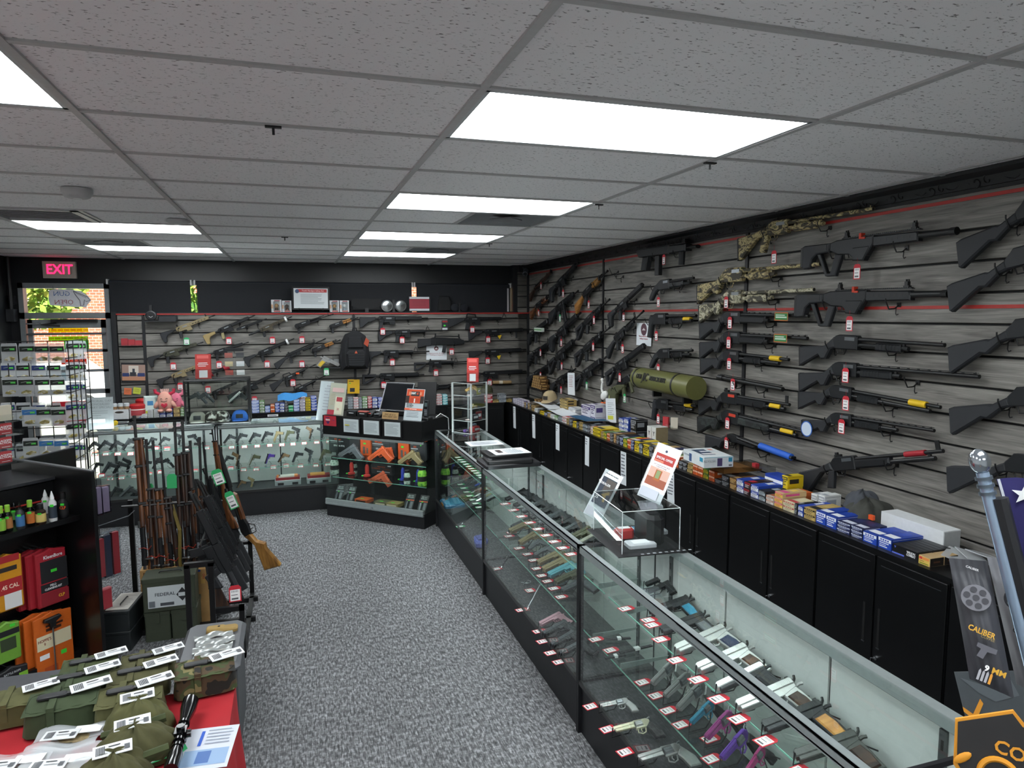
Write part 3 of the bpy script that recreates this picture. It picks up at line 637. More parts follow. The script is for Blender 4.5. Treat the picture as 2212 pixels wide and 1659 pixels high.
def ar(L=.84,stk='m4',hg=.72,style='mlok',mag=False,carry=False,sights=False,fsb=False,grip=True,vfg=False):
 ps=[]
 if stk!='none':
  ps.append(('stock' if stk!='brace' else 'arm_brace','s',stock(stk)))
  if stk in('brace','m4','moe','tube'):ps.append(('buffer_tube','b',C2(MB(),.02,.25,-.001,.0145)))
 up=P2(MB(),[(.235,-.014),(.235,.016),(.255,.027),(.45,.027),(.45,-.022),(.36,-.022)],.0185,.004)
 if not carry:rail(up,.25,.45,.027)
 else:P2(up,[(.25,.027),(.26,.075),(.28,.082),(.39,.07),(.40,.027),(.385,.027),(.375,.055),(.29,.066),(.275,.06),(.27,.027)],.009,.003)
 ps.append(('upper_receiver','f',up))
 ps.append(('bolt_carrier','c',MB().bx(.335,.405,-.006,.011,.0165,.0195)))
 ps.append(('forward_assist','b',MB().cyl((.27,.004,.012),(.29,.008,.024),.008,n=8)))
 lo=P2(MB(),[(.237,-.014),(.36,-.02),(.452,-.02),(.455,-.082),(.378,-.078),(.374,-.05),(.305,-.05),(.25,-.04)],.014,.003)
 lo.cyl((.31,-.035,.013),(.31,-.035,.019),.006,n=8).bx(.33,.355,-.045,-.028,.012,.018);ps.append(('lower_receiver','f',lo))
 tg=MB().tube([(.305,-.05,0),(.312,-.074,0),(.36,-.076,0),(.375,-.07,0)],.0033,5);tg.tube([(.337,-.05,0),(.345,-.06,0),(.341,-.07,0)],.003,5);ps.append(('trigger_guard','b',tg))
 if grip:ps.append(('pistol_grip','g',P2(MB(),[(.255,-.042),(.303,-.05),(.297,-.07),(.278,-.145),(.235,-.14),(.248,-.075)],.0135,.005)))
 if mag:ps.append(('magazine','p',P2(MB(),[(.385,-.07),(.448,-.07),(.455,-.15),(.475,-.215),(.41,-.225),(.39,-.15)],.011,.003)))
 h=MB()
 if style=='mlok':
  P2(h,[(.45,.022),(hg,.022),(hg,-.016),(hg-.008,-.022),(.45,-.022)],.0195,.007);rail(h,.455,hg,.024)
  for k in range(int((hg-.5)/.045)):h.bx(.48+k*.045,.51+k*.045,-.005,.005,.0175,.0197,1)
 elif style=='round':
  C2(h,.45,hg,0,.026,.023,12)
  for k in range(14):x=.462+k*(hg-.475)/14;C2(h,x,x+.004,0,.0285,.0275,12)
 elif style=='quad':
  P2(h,[(.45,.024),(hg,.024),(hg,-.026),(.45,-.026)],.022,.004);rail(h,.455,hg,.026)
  for k in range(int((hg-.46)/.0125)):h.bx(.458+k*.0125,.464+k*.0125,-.032,-.026,-.012,.012)
 ps.append(('handguard','h',h))
 bl=C2(MB(),.45,L-.045,0,.0085);C2(bl,L-.045,L,0,.0115,.0105);ps.append(('barrel','b',bl))
 if fsb or style=='round':
  s_=MB().tube([(hg+.01,.0,0),(hg+.035,.062,0),(hg+.05,.062,0),(hg+.075,.0,0)],.0045,5);s_.tube([(hg+.042,.06,0),(hg+.042,.078,0)],.003,5);s_.bx(hg+.01,hg+.075,-.01,.006,-.011,.011);ps.append(('front_sight','b',s_))
 if sights:ps.append(('rear_sight','b',MB().bx(.26,.285,.034,.068,-.006,.006)));ps.append(('front_sight','b',MB().bx(hg-.04,hg-.02,.03,.07,-.006,.006)))
 if vfg:ps.append(('foregrip','g',C2(MB(),0,0,0,0).cyl((hg-.1,-.02,0),(hg-.1,-.11,0),.015,.014,10)))
 return L,ps
def ak(L=.88,stk='wood',mag=False,hand='h',fold=None):
 ps=[]
 if stk=='wood':ps.append(('stock','s',P2(MB(),[(0,-.03),(.2,-.012),(.26,-.005),(.26,-.04),(.2,-.052),(.01,-.14),(0,-.13)],.02,.007)))
 elif stk=='tri':ps.append(('stock','s',stock('moe')))
 elif stk=='poly':ps.append(('stock','s',P2(MB(),[(0,-.015),(.24,.0),(.24,-.04),(.16,-.05),(.03,-.13),(0,-.13)],.02,.006)))
 rc=P2(MB(),[(.245,-.04),(.24,-.005),(.25,.012),(.27,.025),(.47,.025),(.49,.012),(.5,-.045),(.36,-.05),(.26,-.05)],.017,.004);ps.append(('receiver','f',rc))
 ps.append(('bolt_carrier','c',MB().bx(.36,.43,-.004,.009,.0155,.018)))
 ps.append(('selector','b',P2(MB(),[(.29,-.012),(.42,-.02),(.42,-.026),(.29,-.024)],.0015,0).xf(T3(0,0,.0185))))
 ps.append(('pistol_grip','g',P2(MB(),[(.27,-.048),(.315,-.05),(.288,-.145),(.25,-.138)],.0135,.005)))
 ps.append(('trigger_guard','b',MB().tube([(.315,-.05,0),(.32,-.078,0),(.37,-.078,0),(.378,-.05,0)],.003,5).tube([(.348,-.05,0),(.355,-.07,0)],.003,5)))
 if mag:ps.append(('magazine','p',P2(MB(),[(.39,-.045),(.45,-.045),(.465,-.12),(.51,-.19),(.455,-.215),(.405,-.13)],.011,.003)))
 if hand:ps.append(('handguard',hand,P2(P2(MB(),[(.5,-.038),(.5,-.006),(.66,-.006),(.66,-.034),(.58,-.045)],.021,.007),[(.5,.0),(.5,.024),(.65,.022),(.65,.0)],.016,.006)))
 bl=C2(C2(MB(),.5,L-.03,-.008,.0075),.5,.74,.015,.0075);C2(bl,L-.03,L,-.008,.011);bl.bx(.655,.685,-.02,.028,-.009,.009)
 bl.tube([(L-.09,-.01,0),(L-.085,.045,0)],.005,6);bl.bx(.45,.5,.02,.034,-.008,.008);ps.append(('barrel','b',bl))
 return L,ps
def pump(L=1.05,style='stock',rib=False,tube=.72,fore=(.53,.71),semi=False,port='c',ghost=False,side=False,ext=False):
 ps=[]
 if style=='stock':ps.append(('stock','s',P2(MB(),[(0,-.062),(.205,-.045),(.235,-.028),(.285,.012),(.30,-.05),(.262,-.062),(.225,-.125),(.19,-.13),(.165,-.105),(.012,-.185),(.004,-.18)],.021,.008)));ps.append(('recoil_pad','k',P2(MB(),[(-.012,-.066),(.004,-.06),(.012,-.185),(.0,-.19)],.0205,.004)))
 elif style=='pg':ps.append(('pistol_grip','s',P2(MB(),[(.245,.015),(.295,.01),(.30,-.05),(.275,-.065),(.25,-.16),(.2,-.155),(.222,-.06),(.225,-.01)],.018,.008)))
 elif style=='bird':ps.append(('grip','s',P2(MB(),[(.285,.012),(.295,-.05),(.24,-.07),(.17,-.14),(.135,-.14),(.125,-.115),(.17,-.06),(.22,-.015)],.018,.008)))
 elif style=='pgstock':
  ps.append(('stock','s',P2(MB(),[(0,-.045),(.17,-.028),(.27,-.0),(.29,-.05),(.19,-.062),(.14,-.1),(.04,-.185),(.012,-.19)],.021,.008)));ps.append(('pistol_grip','g',P2(MB(),[(.25,-.045),(.295,-.05),(.265,-.16),(.215,-.155)],.017,.007)))
  ps.append(('recoil_pad','k',P2(MB(),[(-.012,-.048),(.004,-.044),(.014,-.19),(.0,-.195)],.0205,.004)))
 rc=P2(MB(),[(.275,-.005),(.30,.02),(.33,.028),(.46,.028),(.47,.02),(.47,-.056),(.30,-.058)],.019,.005);ps.append(('receiver','f',rc))
 ps.append(('ejection_port',port,MB().bx(.375,.45,-.004,.016,.0172,.0196)))
 ps.append(('trigger_guard','b',MB().tube([(.30,-.056,0),(.308,-.086,0),(.36,-.088,0),(.375,-.056,0)],.0036,5).tube([(.338,-.056,0),(.346,-.076,0)],.003,5)))
 bl=C2(MB(),.465,L,.006,.0115,.0108,12);bl.cyl((L-.001,.006,0),(L+.001,.006,0),.0085,n=10,m=1)
 if rib:
  bl.bx(.47,L-.005,.021,.024,-.005,.005)
  for k in range(12):x=.49+k*(L-.52)/11;bl.bx(x,x+.012,.015,.022,-.003,.003)
 bl.cyl((L-.02,.018,0),(L-.02,.026,0),.003,n=6);ps.append(('barrel','b',bl))
 mt=C2(MB(),.465,tube,-.027,.0125);C2(mt,tube,tube+.018,-.027,.0145,.012);mt.bx(tube-.02,tube-.005,-.03,.006,-.006,.006);ps.append(('magazine_tube','b',mt))
 a,c=fore
 if semi:ps.append(('forend','h',P2(MB(),[(.47,.0),(.47,-.05),(c-.02,-.05),(c,-.035),(c,-.002)],.022,.009)))
 else:
  fo=P2(MB(),[(a,-.006),(a-.005,-.045),(a+.01,-.052),(c-.01,-.052),(c,-.045),(c,-.006)],.022,.009)
  for k in range(6):fo.bx(a+.02+k*.022,a+.03+k*.022,-.04,-.012,.0215,.0228)
  ps.append(('forend','h',fo))
 if ghost:ps.append(('rear_sight','b',MB().bx(.31,.36,.028,.042,-.008,.008).bx(.315,.335,.042,.055,-.006,.006)));ps.append(('front_sight','b',MB().bx(L-.04,L-.015,.016,.062,-.003,.003)))
 if style=='bird' or style=='pg':ps.append(('hand_strap','b',MB().tube([(a+.02,-.05,0),(a+.03,-.075,0),(c-.05,-.078,0),(c-.02,-.05,0)],.005,6)))
 return L,ps
def arshot(L=.98):
 ps=[]
 ps.append(('stock','s',P2(MB(),[(0,.012),(.02,.02),(.22,.018),(.22,-.03),(.12,-.035),(.085,-.06),(.07,-.11),(.02,-.115),(.0,-.1)],.022,.006)))
 ps.append(('cheek_panel','k',MB().bx(.1,.2,-.02,.012,.0215,.0235)));ps.append(('butt_pad','k',MB().bx(-.004,.012,-.1,.01,-.0225,.0225)))
 ps.append(('brace_strut','f',P2(MB(),[(.115,-.035),(.145,-.035),(.2,-.145),(.235,-.15),(.232,-.165),(.185,-.162)],.013,.004)))
 ps.append(('receiver','f',P2(MB(),[(.22,.018),(.27,.03),(.52,.032),(.52,-.012),(.48,-.07),(.43,-.082),(.39,-.078),(.36,-.055),(.28,-.05),(.22,-.025)],.018,.005)))
 ps.append(('magwell','h',P2(MB(),[(.385,-.02),(.50,-.02),(.50,-.03),(.46,-.095),(.385,-.09)],.0215,.006)))
 ps.append(('charging_handle','o',MB().bx(.43,.445,.02,.05,-.004,.022).bx(.445,.47,.018,.028,.012,.022)))
 ps.append(('pistol_grip','g',P2(MB(),[(.255,-.045),(.305,-.05),(.262,-.165),(.195,-.165),(.205,-.15),(.225,-.145)],.0145,.005)))
 ps.append(('trigger_guard','b',MB().tube([(.305,-.05,0),(.315,-.08,0),(.37,-.082,0)],.0035,5).tube([(.338,-.052,0),(.345,-.072,0)],.003,5)))
 h=P2(MB(),[(.52,.026),(.78,.022),(.79,.012),(.79,-.026),(.52,-.028)],.02,.006);rail(h,.3,.79,.03)
 for k in range(6):h.bx(.55+k*.035,.572+k*.035,-.006,.008,.0185,.0205,1)
 ps.append(('handguard','h',h))
 for x in(.31,.74):ps.append(('flip_sight','b',MB().bx(x,x+.03,.036,.046,-.01,.01).bx(x+.006,x+.024,.046,.066,-.009,.009).bx(x+.006,x+.011,.066,.076,-.004,.004).bx(x+.019,x+.024,.066,.076,-.004,.004)))
 ps.append(('barrel','b',C2(C2(MB(),.78,L,.002,.017,.016,14),L-.03,L,.002,.019)))
 return L,ps
def saiga(L=1.15):
 ps=[('stock','s',P2(MB(),[(0,-.07),(.03,-.06),(.2,-.045),(.215,-.05),(.30,-.012),(.31,-.055),(.27,-.065),(.22,-.10),(.2,-.115),(.17,-.11),(.015,-.2),(.002,-.19)],.02,.008))]
 ps.append(('receiver','f',P2(MB(),[(.295,-.012),(.325,.015),(.34,.032),(.56,.032),(.58,.015),(.58,-.05),(.30,-.055)],.018,.005)))
 ps.append(('trigger_guard','b',MB().tube([(.33,-.052,0),(.338,-.085,0),(.39,-.085,0),(.40,-.052,0)],.0035,5).tube([(.365,-.05,0),(.37,-.078,0)],.003,5)))
 ps.append(('handguard','h',P2(MB(),[(.58,.012),(.58,-.045),(.72,-.042),(.74,.01)],.022,.007)))
 ps.append(('barrel','b',C2(MB(),.58,L,.004,.0125,.012,12)));ps.append(('magazine','p',P2(MB(),[(.44,-.05),(.5,-.05),(.51,-.14),(.45,-.14)],.014,.003)))
 return L,ps
def breakopen(L=1.0):
 return L,[('stock','s',P2(MB(),[(0,-.06),(.2,-.045),(.26,-.01),(.285,.008),(.30,-.04),(.23,-.07),(.2,-.125),(.16,-.12),(.015,-.185),(.004,-.18)],.021,.008)),('receiver','f',P2(MB(),[(.27,.0),(.32,.02),(.41,.02),(.42,-.03),(.36,-.045),(.29,-.045)],.018,.005)),('trigger_guard','b',MB().tube([(.29,-.045,0),(.30,-.085,0),(.35,-.085,0),(.37,-.045,0)],.0035,5).tube([(.325,-.045,0),(.33,-.07,0)],.003,5)),('forend','h',P2(MB(),[(.41,-.005),(.41,-.035),(.6,-.03),(.62,-.01)],.02,.007)),('barrel','b',C2(MB().cyl((.41,.006,-.0115),(L,.006,-.0115),.0115,.0105,10),.41,L,.006,.008).cyl((.41,.006,.0115),(L,.006,.0115),.0115,.0105,10)),('barrel_wrap','w',C2(MB(),.66,L-.02,.006,.024,.023,12))]
def bullpup(L=.76,aug=False):
 if aug:return L,[('stock','s',P2(MB(),[(0,.03),(.02,.04),(.26,.035),(.34,.02),(.42,-.0),(.42,-.03),(.36,-.05),(.30,-.045),(.27,-.06),(.2,-.07),(.14,-.17),(.03,-.16)],.024,.009)),('receiver','f',P2(MB(),[(.24,.035),(.28,.075),(.56,.08),(.58,.04),(.56,.0),(.4,.0)],.02,.006)),('pistol_grip','s',P2(MB(),[(.36,-.02),(.41,-.02),(.39,-.14),(.34,-.14)],.016,.006)),('foregrip','s',P2(MB(),[(.53,.0),(.57,.0),(.60,-.13),(.56,-.135)],.013,.005)),('barrel','b',C2(MB(),.56,L,.03,.011)),('sling_loop','b',MB().tube([(.1,.0,.025),(.14,.03,.027),(.17,.0,.026)],.004,5))]
 return L,[('stock','s',P2(MB(),[(0,.03),(.18,.04),(.2,.03),(.2,-.06),(.1,-.07),(.05,-.09),(.0,-.1)],.022,.006)),('receiver','f',P2(MB(),[(.18,.04),(.22,.055),(.62,.05),(.66,.03),(.66,-.02),(.52,-.05),(.2,-.055)],.021,.006)),('handguard','h',P2(MB(),[(.5,.03),(.68,.03),(.69,-.03),(.55,-.055)],.024,.006)),('pistol_grip','g',P2(MB(),[(.38,-.05),(.43,-.05),(.41,-.16),(.36,-.16)],.016,.006)),('carry_rail','f',P2(MB(),[(.24,.055),(.25,.085),(.62,.085),(.63,.05),(.61,.05),(.60,.07),(.27,.07),(.26,.055)],.008,.002)),('rear_sight','b',MB().bx(.25,.27,.085,.115,-.006,.006)),('front_sight','b',MB().bx(.6,.62,.08,.11,-.006,.006)),('barrel','b',C2(C2(MB(),.66,L,.005,.009),L-.05,L,.005,.0125))]
def hk(L=.95):
 return L,[('stock','s',P2(MB(),[(0,-.03),(.22,-.002),(.26,0),(.26,-.045),(.2,-.05),(.02,-.145),(0,-.13)],.021,.008)),('receiver','f',P2(P2(MB(),[(.24,.02),(.26,.03),(.52,.03),(.52,-.012),(.24,-.012)],.019,.006),[(.255,-.01),(.4,-.01),(.4,-.05),(.27,-.05)],.013,.003)),('pistol_grip','g',P2(MB(),[(.27,-.045),(.315,-.05),(.285,-.15),(.245,-.142)],.014,.005)),('trigger_guard','b',MB().tube([(.315,-.05,0),(.32,-.078,0),(.37,-.075,0),(.375,-.05,0)],.003,5)),('magwell','f',P2(MB(),[(.4,-.01),(.47,-.01),(.47,-.065),(.41,-.065)],.013,.003)),('handguard','h',P2(MB(),[(.52,-.0),(.72,.0),(.72,-.03),(.66,-.048),(.52,-.04)],.022,.009)),('cocking_tube','b',C2(MB(),.5,.76,.018,.0105)),('barrel','b',C2(C2(MB(),.7,L,-.004,.0085),L-.05,L,-.004,.0115)),('front_sight','b',MB().tube([(.745,.025,0),(.75,.07,0),(.765,.07,0),(.77,.025,0)],.005,6).bx(.28,.31,.03,.05,-.009,.009))]
def pcc(L=.5):
 return L,[(a_,b_,c_.xf(Matrix.Diagonal((1,.62,1,1))))for a_,b_,c_ in _pcc(L)]
def _pcc(L):
 return[('receiver','f',P2(MB(),[(.0,.02),(.02,.03),(.3,.03),(.3,-.03),(.03,-.03)],.02,.005)),('pistol_grip','g',P2(MB(),[(.06,-.03),(.11,-.03),(.09,-.13),(.045,-.125)],.015,.005)),('trigger_guard','b',MB().tube([(.11,-.03,0),(.115,-.06,0),(.165,-.06,0),(.17,-.03,0)],.003,5)),('magazine','p',P2(MB(),[(.17,-.03),(.205,-.03),(.205,-.17),(.17,-.17)],.011,.003)),('handguard','h',P2(MB(),[(.3,.026),(.43,.024),(.43,-.022),(.3,-.026)],.019,.005)),('top_rail','b',(lambda m:(rail(m,.02,.42,.03),m)[1])(MB())),('foregrip','g',MB().cyl((.38,-.02,0),(.38,-.11,0),.014,.013,10)),('barrel','b',C2(MB(),.43,L,0,.012)),('front_sight','b',MB().bx(.39,.41,.036,.06,-.006,.006))]
def bolt(L=1.1,style=0):
 """military bolt rifle"""
 fe=(.98,.8,.92)[style]
 st=P2(MB(),[(0,-.035),(.22,-.02),(.27,-.004),(.32,-.012),(.36,-.016),(.6,-.012),(fe,-.008),(fe,-.03),(.6,-.042),(.45,-.05),(.33,-.05),(.28,-.058),(.22,-.062),(.02,-.145),(0,-.14)],.02,.008)
 P2(st,[(.5,-.008),(.5,.014),(fe,.012),(fe,-.008)],.015,.006)
 ps=[('stock','s',st),('butt_plate','b',P2(MB(),[(-.008,-.036),(.003,-.034),(.006,-.145),(-.006,-.145)],.0195,.003))]
 ps.append(('receiver','f',C2(C2(MB(),.3,.5,.004,.0145),.3,.34,.004,.016)))
 ps.append(('bolt','c',C2(MB(),.26,.4,.006,.0085).tube([(.33,.006,0),(.335,.0,.03),(.335,-.02,.045)],.005,6).ell((.335,-.024,.048),(.009,.009,.009))))
 ps.append(('trigger_guard','b',MB().tube([(.31,-.05,0),(.32,-.078,0),(.365,-.078,0),(.38,-.05,0)],.0035,5).tube([(.345,-.05,0),(.348,-.07,0)],.003,5)))
 ps.append(('magazine','b',P2(MB(),[(.38,-.045),(.45,-.045),(.45,-.065),(.39,-.07)],.012,.003)))
 ps.append(('barrel','b',C2(C2(MB(),.48,L,.003,.0085,.008),L-.02,L,.003,.0095).bx(.5,.535,.012,.024,-.008,.008)))
 bd=MB()
 for x in(.62,.62+(fe-.62)*.55,fe-.015):bd.poly([(x,.018),(x+.015,.018),(x+.015,-.036),(x,-.036)],.019,0,0,.003)
 ps.append(('barrel_bands','b',bd));ps.append(('front_sight','b',MB().bx(L-.05,L-.035,.008,.036,-.003,.003).bx(L-.055,L-.03,.006,.014,-.008,.008)))
 return L,ps
def barrel_only(L=.55):return L,[('barrel','b',C2(C2(MB(),.0,L,0,.0125,.0115,12),0,.05,0,.015)),('rib','b',MB().bx(.02,L-.01,.016,.02,-.005,.005)),('lug','b',MB().cyl((.16,-.03,-.005),(.16,-.03,.005),.014,n=12).bx(.15,.17,-.03,0,-.005,.005))]
def upper_only(L=.45):
 l,ps=ar(.84,'none',.74,'mlok',grip=False);ps=[q for q in ps if q[0]in('upper_receiver','bolt_carrier','handguard','barrel')]
 for n,k,m in ps:m.xf(T3(-.235,0,0))
 return.605,ps
def pistol(L=.19,kind='striker'):
 """x=0 rear of slide, muzzle at L"""
 ps=[]
 sl=P2(MB(),[(0,.0),(.0,.018),(.006,.024),(L-.008,.024),(L,.018),(L,.0)],.0125,.003)
 for k in range(6):sl.bx(.01+k*.005,.0125+k*.005,.003,.021,-.0132,.0132)
 ps.append(('slide','f',sl));ps.append(('sights','k',MB().bx(.004,.014,.024,.030,-.007,.007).bx(L-.016,L-.010,.024,.030,-.0025,.0025)))
 ps.append(('ejection_port','c',MB().bx(.062,.088,.008,.0245,-.006,.0127)))
 ps.append(('barrel','c' if kind=='1911' else 'k',C2(MB(),L-.004,L+.001,.012,.0068,None,10)))
 fr=P2(MB(),[(.002,.0),(L-.006,.0),(L-.006,-.012),(.085,-.014),(.08,-.024),(.05,-.024),(.002,-.012)],.0122,.002)
 tgd=MB().tube([(.085,-.014,0),(.084,-.034,0),(.055,-.04,0),(.044,-.03,0)],.0035,6);tgd.tube([(.064,-.016,0),(.069,-.026,0),(.066,-.034,0)],.0028,5)
 ps.append(('frame','g',fr));ps.append(('trigger_guard','g',tgd))
 if kind=='1911':
  ps.append(('grip_frame','g',P2(MB(),[(.006,-.004),(.055,-.014),(.028,-.11),(-.018,-.104),(-.008,-.05),(.0,-.02)],.0115,.003)))
  ps.append(('grip_panel','s',P2(MB(),[(.01,-.026),(.046,-.03),(.026,-.1),(-.008,-.096),(-.002,-.055)],.0165,.004)))
  ps.append(('hammer','k',MB().tube([(.0,.008,0),(-.012,.018,0),(-.016,.027,0)],.0045,6)));ps.append(('beavertail','g',MB().tube([(.012,-.008,0),(-.012,-.002,0),(-.024,-.004,0)],.0055,6)))
  ps.append(('grip_screw','c',MB().cyl((.026,-.035,.0155),(.026,-.035,.0175),.003,n=8).cyl((.008,-.09,.0155),(.008,-.09,.0175),.003,n=8)))
 else:
  ps.append(('grip','g',P2(MB(),[(.004,-.006),(.052,-.018),(.046,-.04),(.026,-.112),(-.022,-.106),(-.008,-.05),(-.006,-.025),(-.014,-.012)],.0142,.005)))
  ps.append(('magazine_base','k',P2(MB(),[(-.022,-.104),(.028,-.111),(.027,-.118),(-.024,-.112)],.0135,.002)))
 return L,ps
def revolver(L=.2):
 ps=[('barrel','f',P2(C2(MB(),.085,L,.014,.0092,None,12),[(.085,.006),(L-.004,.006),(L-.01,-.008),(.085,-.012)],.007,.002).bx(.08,L-.004,.021,.025,-.003,.003))]
 cy=MB()
 for k in range(6):cy.cyl((.042,.002+.0115*math.cos(k*PI/3),.0115*math.sin(k*PI/3)),(.079,.002+.0115*math.cos(k*PI/3),.0115*math.sin(k*PI/3)),.008,n=8)
 cy.cyl((.041,.002,0),(.08,.002,0),.0165,n=12);ps.append(('cylinder','c',cy))
 ps.append(('frame','f',P2(P2(MB(),[(.0,.0),(.012,.022),(.085,.026),(.085,.018),(.04,.018),(.038,-.016),(.085,-.016),(.085,-.026),(.03,-.026),(.0,-.02)],.0095,.003),[(.0,.012),(.036,.018),(.036,-.02),(.0,-.02)],.0095,.002)))
 ps.append(('trigger_guard','f',MB().tube([(.075,-.024,0),(.08,-.045,0),(.06,-.056,0),(.04,-.05,0),(.032,-.028,0)],.0035,6).tube([(.055,-.024,0),(.06,-.036,0),(.056,-.046,0)],.0028,5)))
 ps.append(('grip','g',P2(MB(),[(.0,.0),(.02,-.02),(.03,-.03),(.018,-.055),(.006,-.1),(-.045,-.105),(-.04,-.06),(-.012,-.015)],.0135,.005)))
 ps.append(('hammer','c',MB().tube([(.012,.012,0),(.0,.024,0),(-.012,.026,0)],.004,6)))
 return L,ps
GDEF=dict(ar=ar,ak=ak,pump=pump,arshot=arshot,saiga=saiga,breakopen=breakopen,bullpup=bullpup,hk=hk,pcc=pcc,bolt=bolt,barrel_only=barrel_only,upper_only=upper_only,pistol=pistol,revolver=revolver)
GNAME=dict(ar='rifle',ak='rifle',pump='shotgun',arshot='shotgun',saiga='shotgun',breakopen='shotgun',bullpup='rifle',hk='rifle',pcc='pistol_carbine',bolt='bolt_rifle',barrel_only='shotgun_barrel',upper_only='rifle_upper',pistol='pistol',revolver='revolver')
_gc={}
def gun(kind,A,B,n,label,group=None,cols=None,length=None,name=None,lift=0.,**o):
 key=(kind,tuple(sorted(o.items())),tuple(sorted((k,v.name)for k,v in(cols or{}).items())))
 if key not in _gc:
  L,ps=GDEF[kind](**o);cm_=dict(BASEC);cm_['o']=flat('c23a22');cm_['w']=flat('2a62c8');cm_.update(cols or{})
  _gc[key]=(L,[(pn,mb.mesh(pn,[cm_[mk],BLK]))for pn,mk,mb in ps])
 L,ps=_gc[key]
 A,B,n=Vector(A),Vector(B),Vector(n).normalized();d=B-A;n=(n-d.normalized()*n.dot(d.normalized())).normalized()
 s=(length or d.length)/L
 z=n;y=z.cross(d)
 if(y.z<0)if abs(d.normalized().z)<.95 else False:z=-z
 M=frame(A+n*lift,d,None,z,s)
 t=thing(name or GNAME[kind],label,{'saiga':'shotgun','breakopen':'shotgun','pump':'shotgun','arshot':'shotgun','pistol':'pistol','revolver':'revolver','barrel_only':'gun barrel'}.get(kind,'rifle'),M,group)
 for pn,me in ps:link(pn,me,t)
 return t
_tagm={}
def price_tag(par,p,n,col=TAGRED,w=.05,h=.085,roll=0.,string=.02,right=None,bare=False):
 k=(col.name,bare)
 if k not in _tagm:
  a=MB().poly([(-.5,-1),(.5,-1),(.5,-.15),(.3,0),(-.3,0),(-.5,-.15)],.008,0,0)
  b_=MB()
  if not bare:
   b_.quad((-.4,-.94,.012),(.4,-.94,.012),(.4,-.26,.012),(-.4,-.26,.012))
   for q in range(7):b_.quad((-.3+q*.085,-.42,.016),(-.265+q*.085,-.42,.016),(-.265+q*.085,-.31,.016),(-.3+q*.085,-.31,.016),1)
   b_.quad((-.32,-.6,.016),(.2,-.6,.016),(.2,-.56,.016),(-.32,-.56,.016),1);b_.quad((-.3,-.86,.016),(.25,-.86,.016),(.25,-.76,.016),(-.3,-.76,.016),1)
  c_=MB().tube([(0,-.06,0),(.02,.15,.02),(0,.4,0)],.012,4)
  _tagm[k]=(a.mesh('price_tag',[col]),b_.mesh('price_label',[flat('eceaea'),flat('55565a')]),c_.mesh('tag_string',[col]))
 n=Vector(n).normalized();up=Vector((0,0,1))if abs(n.z)<.8 else Vector((0,1,0))
 x=Vector(right)if right is not None else up.cross(n)
 M=frame(p,x,None,n)@Matrix.Rotation(roll,4,'Z')@Matrix.Diagonal((w,h,.06,1))
 bpy_inv=par.matrix_basis.inverted()
 t=link('price_tag',_tagm[k][0],par,bpy_inv@M)
 if not bare:link('price_label',_tagm[k][1],t)
 if string:link('tag_string',_tagm[k][2],t)
 return t
_hk=[]
def hooks(p,n,right,label):
 if not _hk:
  m_=MB().bx(-.012,.012,-.012,.012,-.05,-.046).tube([(0,0,-.048),(0,-.02,-.02),(0,-.022,.02),(0,.02,.045),(0,.035,.046)],.0035,6)
  m_.tube([(0,-.012,-.03),(0,-.045,-.028),(.008,-.055,-.026),(.018,-.05,-.025)],.003,6);_hk.append(m_.mesh('gun_hook',[BLK]))
 return tag(link('gun_hook',_hk[0],None,frame(p,right,None,n)),label,'hook','gun hooks on the slatwalls')
